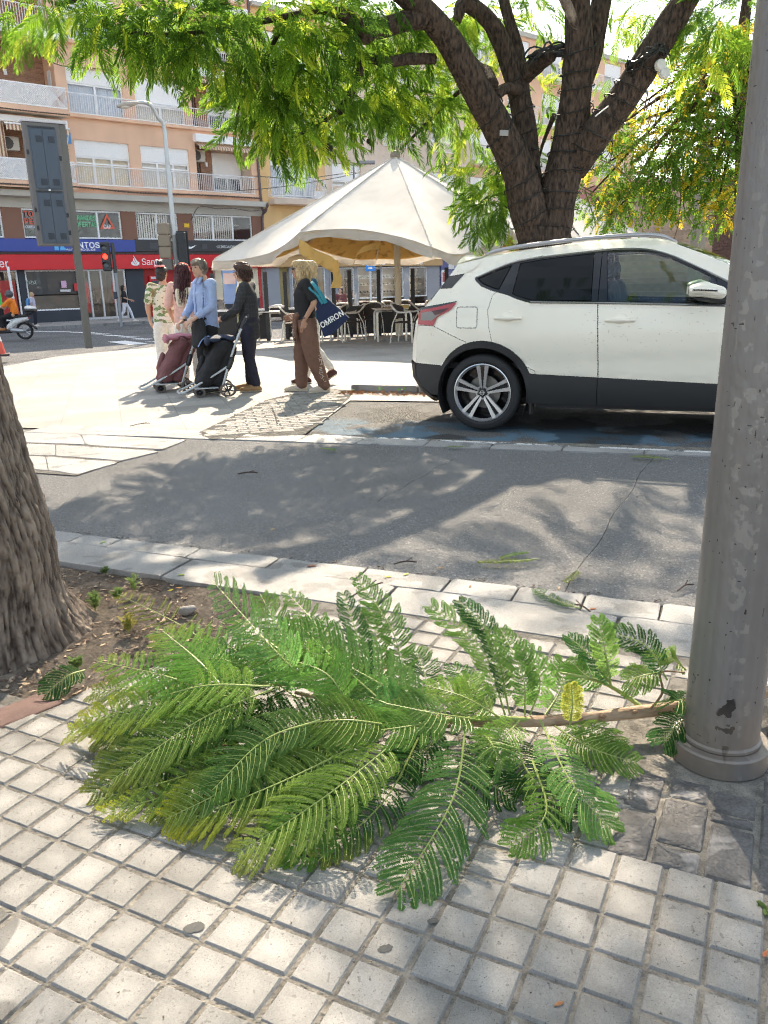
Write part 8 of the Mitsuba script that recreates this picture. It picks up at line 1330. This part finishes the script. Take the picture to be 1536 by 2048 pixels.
# ---------------------------------------------------------------- shopping trolleys
def trolley(label, loc, rz, bagc, flapc, flap2, big):
    k = thing('shopping_trolley', label, 'shopping trolley', None); P_ = np.array(loc, float)
    def to(n, m, mt, parent=None, **q): m = m.copy(); m.vertices = np.asarray(m.vertices) * [1.22, 1.1, 1.0]; return obj(n, placed(m, P_, rz), mt, parent or k, **q)
    # leaning bag: forward is +x, handle towards -x
    b = organic([[((.10, -.11, .20), .085), ((.10, .11, .20), .085)], [((.10, -.11, .20), .085), ((-.10, -.12, .62), .085)], [((.10, .11, .20), .085), ((-.10, .12, .62), .085)], [((-.03, -.1, .18), .07), ((-.03, .1, .18), .07)], [((-.10, -.12, .62), .085), ((-.10, .12, .62), .085)], [((-.03, -.1, .18), .07), ((-.18, -.1, .58), .07)], [((-.03, .1, .18), .07), ((-.18, .1, .58), .07)], [((.10, 0, .2), .11), ((-.12, 0, .6), .11)]], 0.035, 5)
    to('bag', wrinkle(b, 0.014, 11, int(big * 10)), bagc, smooth=True); to('flap', wrinkle(organic([[((-.02, -.15, .70), (.07, .05, .03)), ((-.02, .15, .70), (.07, .05, .03))], [((-.18, -.13, .70), (.05, .05, .03)), ((-.18, .13, .70), (.05, .05, .03))], [((-.10, 0, .72), (.13, .15, .025)), ((-.12, 0, .715), (.13, .15, .025))], [((.055, -.15, .68), (.025, .04, .06)), ((.055, .15, .68), (.025, .04, .06))]], 0.03, 3), 0.008, 14, 5), flapc, smooth=True)
    if flap2: to('front_flap', ribbon([(.02, -.02, .74), (.09, -.02, .70), (.14, -.02, .61)], .22, .16, 8, 0.02, (0, 1, 0)), flap2)
    to('pocket', organic([[((.155, -.06, .30), (.03, .06, .05)), ((.10, -.06, .46), (.03, .06, .05))]], 0.03, 3), bagc, smooth=True)
    for s in (-1, 1): to('frame', tube(smoothpath([(.36, s * .16, .07), (.30, s * .17, .09), (.0, s * .175, .28), (-.14, s * .175, .38)], 18), .0135, 8), galv, smooth=True); to('upright', tube([(-.06, s * .175, .12), (-.14, s * .175, .40), (-.26, s * .16, .74), (-.36, s * .13, .96)], .0125, 8), galv if s > 0 else blk, smooth=True); to('joint', organic([[((-.14, s * .18, .36), .03), ((-.17, s * .18, .46), .027)]], 0.03, 2), blk, smooth=True)
    to('front_bar', tube(smoothpath([(.30, -.17, .09), (.36, -.15, .068), (.38, -.05, .066), (.38, .05, .066), (.36, .15, .068), (.30, .17, .09)], 20), .0135, 8), galv, smooth=True); to('tray', box(-.02, .22, -.16, .16, .105, .118), galv); to('handle', tube(smoothpath([(-.345, -.13, .93), (-.37, -.11, .97), (-.375, 0, .975), (-.37, .11, .97), (-.345, .13, .93)], 16), .017, 8), blk, smooth=True); to('grip', cat([tube([(-.29, s * .15, .82), (-.35, s * .13, .95)], .018, 8) for s in (-1, 1)]), blk)
    def whl(x, y, r):
        t = lathe([(r - .022, -.016), (r, -.012), (r, .012), (r - .022, .016), (r - .022, -.016)], 22); rot(t, math.pi / 2, [1, 0, 0]); w = to('wheel', mv(t, (x, y, r)), mat('grey_rubber', (0.12, 0.10, 0.09), 0.8), smooth=40)
        sp = [tube([(x, y, r), (x + (r - .015) * math.cos(a), y, r + (r - .015) * math.sin(a))], .007, 4) for a in np.arange(0.3, 6.5, 1.047)] + [m2t(sph((x, y, r), (.02, .02, .02), 8))]; to('spokes', cat(sp), blk, w)
    for s in (-1, 1): whl(-.11, s * .215, .085 if big else .075); whl(.17, s * .10 + .03, .058); whl(.17, s * .10 - .03, .058)
    to('axle', tube([(-.11, -.215, .085), (-.11, .215, .085)], .010, 6), galv); to('caster_fork', cat([tube([(.17, s * .10, .06), (.15, s * .10, .14)], .014, 6) for s in (-1, 1)]), blk)
    return k
plum = cloth('plum_cloth', (0.15, 0.060, 0.062)); plum2 = cloth('plum_flap', (0.34, 0.135, 0.17))
trolley('plum coloured shopping trolley with a pink flap and grey metal frame', (-2.745,10.803,0), rad(200), plum, plum2, None, 0)
trolley('black shopping trolley with a blue flap and spoked wheels, pushed by the woman in blazer', (-2.101,10.248,0), rad(196), black_c, cloth('navy_flap', (0.02, 0.03, 0.06)), cloth('blue_flap', (0.13, 0.20, 0.34)), 1)
# ---------------------------------------------------------------- scooter and rider, people by the shops
ST = np.array((-12.23,28.416,-0.33)); SR = rad(183)
sck = thing('motor_scooter', 'white motor scooter with a white top box, ridden past the bank', 'scooter')
def so(n, m, mt, parent=None, **q): return obj(n, placed(m, ST, SR, 1.0), mt, parent or sck, **q)
sw_ = mat('scooter_white', (0.66, 0.66, 0.64), 0.25, 0, 0.5, clearcoat=1.0); sb2 = mat('scooter_black', (0.018, 0.018, 0.02), 0.4)
def mwheel(x, r, w):
    t = lathe([(r - .07, -w * .5), (r - .02, -w), (r, -w * .4), (r, w * .4), (r - .02, w), (r - .07, w * .5), (r - .07, -w * .5)], 36); rot(t, math.pi / 2, [1, 0, 0]); k = so('wheel', mv(t, (x, 0, r)), 'tyre', smooth=50)
    so('rim', cat([tube([(x, 0, r), (x + (r - .07) * math.cos(a), 0, r + (r - .07) * math.sin(a))], .018, 5) for a in np.arange(0, 6.2, 1.256)] + [m2t(sph((x, 0, r), (.06, .05, .06), 10))]), 'car_rail', k)
mwheel(0.0, 0.29, 0.06); mwheel(1.32, 0.29, 0.05)
so('rear_body', organic([[((-.12, 0, .70), (.10, .09, .07)), ((.25, 0, .62), (.16, .13, .12)), ((.50, 0, .42), (.10, .12, .10))]], .05, 4), sw_, smooth=True); so('leg_shield', organic([[((.95, 0, .35), (.05, .18, .08)), ((1.08, 0, .75), (.05, .20, .10)), ((1.0, 0, 1.0), (.07, .16, .06))]], .05, 4), sw_, smooth=True); so('floor', organic([[((.45, 0, .28), (.06, .14, .05)), ((.95, 0, .26), (.06, .14, .05))]], .06, 3), sb2, smooth=True); so('seat', organic([[((-.10, 0, .80), (.12, .11, .05)), ((.35, 0, .77), (.14, .12, .06)), ((.45, 0, .72), (.06, .10, .05))]], .05, 4), sb2, smooth=True)
so('front_mudguard', organic([[((1.15, 0, .50), (.05, .07, .05)), ((1.38, 0, .58), (.08, .07, .04)), ((1.55, 0, .45), (.04, .06, .05))]], .05, 3), sw_, smooth=True); so('fork', tube([(1.32, .08, .29), (1.12, .06, .9)], .025, 6), 'car_rail'); so('handlebar', tube([(.98, -.33, 1.06), (1.04, 0, 1.05), (.98, .33, 1.06)], .02, 6), sb2); so('windscreen', ribbon([(1.14, 0, .98), (1.08, 0, 1.2), (1.0, 0, 1.38)], .36, .30, 8, .0, (0, 1, 0)), 'lamp_clear'); so('engine', organic([[((.05, .10, .30), (.10, .06, .07)), ((.35, .08, .33), (.12, .08, .09))]], .05, 3), 'car_rail', smooth=True); so('exhaust', organic([[((-.22, -.13, .36), .055), ((.15, -.14, .30), .06)]], .05, 3), 'car_rail', smooth=True); so('rear_mudguard', organic([[((-.18, 0, .55), (.03, .07, .05)), ((-.42, 0, .36), (.02, .08, .05))]], .05, 3), sb2, smooth=True); so('tail_lamp', m2t(sph((-.2, 0, .72), (.04, .08, .03), 8)), 'lamp_red'); so('rack', tube([(-.05, 0, .84), (-.36, 0, .86)], .03, 6), sb2)
tbk = so('top_box', organic([[((-.22, -.10, .96), (.1, .1, .06)), ((-.22, .10, .96), (.1, .1, .06))], [((-.40, -.10, .96), (.08, .1, .06)), ((-.40, .10, .96), (.08, .1, .06))], [((-.2, 0, .96), (.12, .2, .06)), ((-.42, 0, .96), (.08, .18, .06))]], .05, 3), sb2, smooth=True); so('lid', organic([[((-.22, 0, 1.06), (.12, .20, .08)), ((-.42, 0, 1.04), (.07, .18, .06))]], .05, 3), sw_, tbk, smooth=True)
RP = ST + placed(trimesh.Trimesh([[.26, 0, 0]], [[0, 0, 0]], process=False), (0, 0, 0), SR).vertices[0]
k, J, H, po = person('motor scooter rider in orange t shirt, black trousers and dark helmet', RP, SR, 1.03, dict(pel=(0, 0, .86), waist=(-.01, 0, 1.02), chest=(.03, 0, 1.18), neck=(.05, 0, 1.33), head=(.09, 0, 1.45), shL=(.05, .17, 1.28), shR=(.05, -.17, 1.28), elL=(.28, .24, 1.08), elR=(.28, -.24, 1.08), wrL=(.60, .28, 1.04), wrR=(.60, -.28, 1.04), hipL=(.02, .1, .82), hipR=(.02, -.1, .82), kneeL=(.42, .13, .72), kneeR=(.42, -.13, .72), ankL=(.40, .13, .40), ankR=(.40, -.13, .40), toeL=(.55, .14, .34), toeR=(.55, -.14, .34)),
    top=cloth('orange_shirt', (0.75, 0.20, 0.02)), sleeve=.42, hem=.84, bottom=black_c, shoe=cloth('orange_shoe', (0.4, 0.16, 0.06)), detail=False)
po('helmet', m2t(sph(H(-.01, 0, .03), (.135, .12, .13), 16)), mat('helmet_grey', (0.06, 0.065, 0.075), 0.2, 0, .6), smooth=True); po('visor', m2t(sph(H(.04, 0, .02), (.10, .105, .06), 12)), mat('visor', (0.25, 0.28, 0.30), 0.1), smooth=True)
k, J, H, po = person('woman in black t shirt and white trousers striding along the footway by the bank', (-11.601,37.98,-0.25), rad(8), 1.02, dict(ankL=(.30, .09, .10), toeL=(.44, .1, .06), kneeL=(.20, .09, .47), ankR=(-.32, -.09, .16), toeR=(-.2, -.09, .04), kneeR=(-.06, -.09, .48), elR=(.02, -.24, 1.08), wrR=(.30, -.26, .98), elL=(-.14, .22, 1.1), wrL=(-.2, .2, .9)), top=black_c, sleeve=.4, hem=.86, bottom=cloth('pale_jeans', (0.66, 0.68, 0.74)), shoe=white_c, detail=False)
po('hair', organic([[(H(-.03, 0, .03), .095), (H(-.06, 0, -.06), .08), (H(-.07, 0, -.16), .05)]], .05, 2), hm_black, smooth=True)
k, J, H, po = person('girl with fair hair and pale shirt wearing a blue backpack by the bank window', (-15.561,37.404,-0.3), rad(10), 0.93, {}, top=cloth('lilac_shirt', (0.5, 0.48, 0.6)), sleeve=.4, bottom=denim_dark, shoe=white_c, detail=False)
po('hair', organic([[(H(-.03, 0, .03), .09), (H(-.06, 0, -.06), .075), (H(-.08, 0, -.2), .05)]], .05, 2), hm_blond, smooth=True); po('backpack', organic([[((-.2, 0, 1.25), (.09, .13, .1)), ((-.22, 0, 1.02), (.1, .14, .1))]], .05, 3), cloth('blue_pack', (0.12, 0.32, 0.62)), smooth=True)
k, J, H, po = person('man in bright green t shirt with a black backpack beside the scooter rider', (-15.948,34.931,-0.3), rad(5), 1.12, dict(wrR=(.12, -.24, .9)), top=cloth('green_shirt', (0.08, 0.52, 0.10)), sleeve=.4, bottom=black_c, shoe=black_c, detail=False)
po('hair', organic([[(H(-.03, 0, .045), .09), (H(.01, 0, .065), .08)]], .05, 2), hm_black, smooth=True); po('backpack', organic([[((-.2, 0, 1.27), (.1, .15, .1)), ((-.22, 0, 1.0), (.11, .16, .12))]], .05, 3), black_c, smooth=True)
def seated(label, p, rz, top, hm):
    k, J, H, po = person(label, p, rz, 1.0, dict(pel=(0, 0, .52), waist=(0, 0, .68), chest=(.02, 0, .84), neck=(.02, 0, 1.01), head=(.05, 0, 1.13), shL=(.01, .165, .96), shR=(.01, -.165, .96), elL=(.05, .22, .72), elR=(.05, -.22, .72), wrL=(.28, .12, .74), wrR=(.28, -.12, .74), hipL=(.02, .09, .50), hipR=(.02, -.09, .50), kneeL=(.44, .10, .50), kneeR=(.44, -.1, .50), ankL=(.42, .1, .085), ankR=(.42, -.1, .085), toeL=(.56, .1, .03), toeR=(.56, -.1, .03)), top=top, sleeve=.9, hem=.5, bottom=black_c, shoe=black_c, detail=False)
    po('hair', organic([[(H(-.03, 0, .04), .095), (H(-.05, 0, -.06), .08)]], .05, 2), hm, smooth=True)
zt = lambda q: (q[0], q[1], q[2])
seated('seated woman in purple top seen behind the terrace windbreak', zt((-5.2,31.917,-0.2)), rad(200), cloth('purple_top', (0.10, 0.06, 0.20)), hm_brown); seated('dark haired person seated behind the terrace glass by the torn parasol strip', zt((-1.481,32.911,-0.15)), rad(250), cloth('dark_red_top', (0.12, 0.03, 0.04)), hm_black)
k, J, H, po = person('dark haired person standing behind the car, only the head showing over the spoiler', (2.913,25.284,-0.05), rad(170), 1.08, {}, skin=SKIN2, top=black_c, sleeve=.9, bottom=black_c, shoe=black_c, detail=False)
po('hair', organic([[(H(-.03, 0, .04), .095), (H(.0, 0, .07), .085)]], .05, 2), hm_black, smooth=True)
# ---------------------------------------------------------------- litter and small growth
g = np.random.default_rng(44)
def flake(n_, poly, z, s0, s1, seed, curl=0.4):
    """bent little leaves and bark crumbs scattered over a polygon"""
    g = np.random.default_rng(seed); x0, y0, x1, y1 = poly.bounds; V, F, k = [], [], 0
    while k < n_:
        p = np.array([g.uniform(x0, x1), g.uniform(y0, y1)])
        if not poly.contains(shapely.Point(p)): continue
        s = g.uniform(s0, s1); a = g.uniform(0, 6.283); c, d = np.array([math.cos(a), math.sin(a)]), np.array([-math.sin(a), math.cos(a)]); w = g.uniform(.25, .5); h = s * curl * g.random()
        q = [(*(p - c * s / 2), z + h * .6), (*(p + d * s * w / 2), z + .002), (*(p + c * s / 2), z + h), (*(p - d * s * w / 2), z + .003)]; V += q; F += [(4 * k, 4 * k + 1, 4 * k + 2), (4 * k, 4 * k + 2, 4 * k + 3)]; k += 1
    return tm(V, F)
soilin = pit.buffer(-0.02)
lit = [('dry_litter', 700, (.012, .04), (0.36, 0.27, 0.19), 'pale dry leaf and bark crumbs on the soil bed'), ('dark_litter', 420, (.010, .03), (0.11, 0.06, 0.04), 'dark brown bark crumbs on the soil bed')]
for nm_, n_, s_, c_, lb in lit: one(nm_, flake(n_, soilin, -.022, *s_, len(nm_)), col(c_, .9), lb, 'litter', kind='stuff')
peb = [m2t(sph((*p, -.02), tuple(g.uniform(.004, .011, 3)), 6)) for p in [q for q in g.uniform([soilin.bounds[0], soilin.bounds[1]], [soilin.bounds[2], soilin.bounds[3]], (170, 2)) if soilin.contains(shapely.Point(q))]]
one('pebbles', cat(peb), col((0.20, 0.16, 0.125), .9), 'small grey brown pebbles in the soil bed', 'pebbles', kind='stuff')
st_ = placed(wrinkle(organic([[((0, 0, 0), (.034, .024, .02)), ((.02, .01, .003), (.025, .02, .016))]], .015, 2), .006, 30, 3), (-0.87,3.231,0)); one('stone', st_, col((0.22, 0.21, 0.20), .9), 'fist sized grey stone half under the fern like leaves on the soil', 'stone', smooth=True)
def weed(label, p, h, n_, seed, c):
    g = np.random.default_rng(seed); k = thing('weed', label, 'weed', None); V, F, C, sts, m = [], [], [], [], 0
    for _ in range(n_):
        a = g.uniform(0, 6.283); t = np.array(p) + np.array([math.cos(a), math.sin(a), 0]) * g.uniform(.02, .5) * h + np.array([0, 0, h * g.uniform(.5, 1)]); P = smoothpath([p, (np.array(p) + t) / 2 + [0, 0, h * .2], t], 10); sts.append(tube(P, .0016, 4, False))
        for i in range(2, 10):
            for s in (-1, 1):
                d = np.array([math.cos(a + s * 1.3), math.sin(a + s * 1.3), g.uniform(-.2, .6)]); l = g.uniform(.012, .024); w = np.array([-d[1], d[0], 0]) * l * .22; o = P[i]; V += [o, o + d * l * .5 + w, o + d * l, o + d * l * .5 - w]; F += [(m, m + 1, m + 2), (m, m + 2, m + 3)]; m += 4; C += [np.array(c) * g.uniform(.7, 1.3)] * 4
    obj('leaves', tm(V, F), 'leaf', k, color=np.array(C)); obj('stalks', cat(sts), stalkm, k)
for (p, h, n_, lb) in (((-1.287,3.297,0), .09, 16, 'small grey green weed at the foot of the leaning trunk'), ((-1.22,3.408,0), .06, 12, 'low weed beside the small weed at the trunk foot'), ((-1.168,3.497,0), .10, 8, 'thin upright weed in the middle of the soil bed'), ((-1.164,2.739,0), .05, 14, 'weed at the front corner of the soil bed beside the red brick'), ((-1.397,3.767,0), .035, 8, 'tiny weed under the kerb slab at the back of the soil bed'), ((-1.068,3.047,0), .08, 14, 'yellowish weed between trunk and fallen branch'), ((0.824,1.455,0), .02, 6, 'tiny tuft in the joint at the right edge of the pavement')): weed(lb, np.array(p) - [0, 0, .015], h, n_, int(h * 1000) + n_, (0.22, 0.32, 0.12) if 'yellow' not in lb else (0.42, 0.40, 0.12))
def dleaf(label, p, s, a, c):
    V = []; F = []; pts = [(-1, 0, .1), (-.5, .32, .02), (.1, .42, .12), (.6, .25, .05), (1, 0, .22), (.6, -.28, .1), (.1, -.4, .02), (-.5, -.3, .15)]
    v = np.array(pts) * [s, s, s * .9]; v = np.vstack([v, [[0, 0, .004]]]); f = [(i, (i + 1) % 8, 8) for i in range(8)]; one('dry_leaf', placed(tm(v, f), np.array(p) + [0, 0, .003], a), col(c, .8), label, 'leaf')
for lb, p, s, a, c in (('curled dark brown leaf on the kerb stones above the branch', (-0.367,3.756,0), .030, .3, (0.15, 0.055, 0.035)), ('yellow leaf on the kerb stones right of the curled brown leaf', (0.009,3.576,0), .020, .2, (0.55, 0.42, 0.06)), ('green yellow leaf at the edge of the asphalt beside the yellow leaf', (0.098,3.604,0), .020, .8, (0.40, 0.42, 0.08)), ('small brown leaf on the kerb stones below the yellow green sprig', (0.385,3.428,0), .012, 1.2, (0.30, 0.13, 0.05)), ('orange leaf on the slab below the dark green sprig', (0.87,3.136,0), .018, .1, (0.50, 0.20, 0.08)), ('yellow leaf in the soil bed', (-0.997,3.473,0), .016, .5, (0.65, 0.55, 0.03)), ('orange leaf in the soil bed beside the yellow one', (-0.965,3.502,0), .016, .2, (0.55, 0.27, 0.08)), ('green leaf on the kerb slab behind the soil bed', (-0.996,3.675,0), .022, .2, (0.33, 0.40, 0.08)), ('pale green leaf lying on the kerb stones near the trunk', (-1.559,4.223,0), .02, .9, (0.25, 0.42, 0.10)), ('reddish leaf fragment on the joint of the front tiles', (0.315,1.227,0), .012, .4, (0.30, 0.14, 0.06)), ('rusty leaf caught in the right edge joint', (0.764,1.333,0), .012, .8, (0.36, 0.12, 0.05)), ('brown leaf under the branch stem', (-0.014,2.598,0.02), .022, .8, (0.24, 0.06, 0.04))): dleaf(lb, p, s, a, c)
for i, (p, a, lb) in enumerate((((0.781,3.376,0), 1.1, 'cigarette end by the crack at the road edge'), ((0.266,3.681,0), .2, 'cigarette end on the asphalt beside the yellow green sprig'), ((-0.64,4.385,0), .5, 'cigarette end in the middle of the shaded asphalt'))): one('cigarette_end', placed(rot(lathe([(0, -.014), (.0038, -.014), (.0038, .014), (0, .014)], 8), math.pi / 2, [0, 1, 0]), np.array(p) + [0, 0, .004], a), col((0.52, 0.36, 0.20)), lb, 'cigarette end')
for i, (a, b, lb) in enumerate((((-1.072,5.767,0.01), (-0.923,5.756,0.02), 'forked dark twig on the lit asphalt'), ((1.288,3.302,0.006), (1.385,3.365,0.012), 'dark twig on the asphalt beside the pole'), ((0.043,3.746,0.006), (0.158,3.761,0.008), 'dark twig on the asphalt left of the sprig'), ((-1.147,3.508,0.01), (-1.031,3.439,0.012), 'dark twig on the soil bed'), ((0.848,3.093,0.01), (0.803,3.166,0.012), 'dark broken stalk beside the dark green sprig'), ((-1.223,8.996,0.01), (-1.026,7.837,0.02), 'dark twig on the small pavers'), ((-2.535,8.022,0.006), (-2.372,8.162,0.008), 'thin twig on the sunlit slabs'), ((-0.159,3.289,0.02), (-0.015,3.435,0.03), 'reddish stick leaning on the slab behind the upright leaf'))):
    a, b = np.array(a), np.array(b); mid = (a + b) / 2 + [0, .01, .006]; one('twig', cat([tube(smoothpath([a, mid, b], 8), .0035 if i else .005, 5), tube([mid, mid + (b - a) * .3 + [0, .03, .004]], .0025, 4)]), col((0.06, 0.04, 0.03), .9), lb, 'twig')
bx = Polygon([hk0 - BAYN * .28 - BAYD * .1, hk0 + BAYD * 1.5 - BAYN * .28, hk0 + BAYD * 1.5 - BAYN * .02, hk0 - BAYN * .02]); one('leaf_pile', flake(330, bx, .0, .03, .07, 77, .7), mat('dead_leaf', (0.30, 0.14, 0.06), .85), 'heap of dead brown leaves against the kerb behind the car', 'leaves', kind='stuff'); one('green_litter', flake(14, bx, .05, .05, .09, 78, .9), col((0.16, 0.30, 0.05), .7), 'few green leaves on the heap of dead leaves', 'leaves', kind='stuff')
crumbs = Polygon([(-1.841,4.344,0)[:2], (1.261,3.079,0)[:2], (2.525,5.955,0)[:2], (-1.449,6.627,0)[:2]]); one('road_crumbs', flake(260, crumbs, -.010, .006, .02, 79, .5), col((0.30, 0.25, 0.17), .9), 'leaf crumbs and grit on the asphalt', 'litter', kind='stuff')
pv = Polygon([(-0.749,1.225,0)[:2], (0.695,1.184,0)[:2], (0.816,2.223,0)[:2], (-0.53,2.83,0)[:2], (-1.042,2.168,0)[:2]]); one('pavement_crumbs', flake(150, pv, .001, .003, .009, 80, .5), col((0.09, 0.07, 0.05), .9), 'tiny dark crumbs on the paving tiles', 'litter', kind='stuff')
edge = [flake(26, Polygon([(x - .12, on(kr0, kr1, x) - .012), (x + .12, on(kr0, kr1, x) - .012), (x + .12, on(kr0, kr1, x) + .02), (x - .12, on(kr0, kr1, x) + .02)]), -.008, .008, .022, int(x * 100) + 500, .5) for x in np.arange(-1.8, 1.4, .24)]; one('gutter_grit', cat(edge), col((0.075, 0.055, 0.04), .95), 'dark grit along the joint between asphalt and kerb stones', 'litter', kind='stuff')
# saw cut joints of the asphalt: shallow dark grooves
for a, b, lb in (((2.184,6.277,0), (0.797,3.35,0), 'long dark joint across the asphalt right of the middle'), ((0.551,6.191,0), (-0.04,4.978,0), 'short dark joint in the lit part of the asphalt')):
    P = smoothpath([np.array(a) + (np.array(b) - np.array(a)) * t + [0.012 * math.sin(t * 19), 0, -.0115] for t in np.linspace(0, 1, 14)], 40); one('asphalt_joint', ribbon(P, .006, .006, 60, 0, (1, .35, 0)), col((0.02, 0.02, 0.02), .9), lb, 'joint')

for (p, r_, lb) in (((-0.441,1.445,0), .020, 'round dark gum stain on a front left paving tile'), ((-0.021,1.374,0), .014, 'small dark gum stain on a tile near the bottom middle'), ((0.085,1.447,0), .010, 'small dark gum stain on the joint below the front leaf'), ((-0.927,2.021,0), .010, 'dark gum stain on a tile left of the leaf tips'), ((0.654,1.766,0.002), .012, 'grey gum stain on a dark sett near the pole'), ((0.363,1.954,-0), .010, 'dark gum stain between the front leaves')):
    a = np.linspace(0, 6.283, 20)[:-1]; g2 = np.random.default_rng(int(r_ * 1e4)); rr = r_ * (1 + .18 * np.sin(a * 2 + 1) + g2.normal(0, .06, 19)); v = np.vstack([np.column_stack([rr * np.cos(a), rr * np.sin(a) * .9, a * 0]), [[0, 0, .0012]]])
    one('gum_stain', placed(tm(v, [(i, (i + 1) % 19, 19) for i in range(19)]), np.array(p) + [0, 0, .0013]), col((0.075, 0.075, 0.072), .85), lb, 'gum')
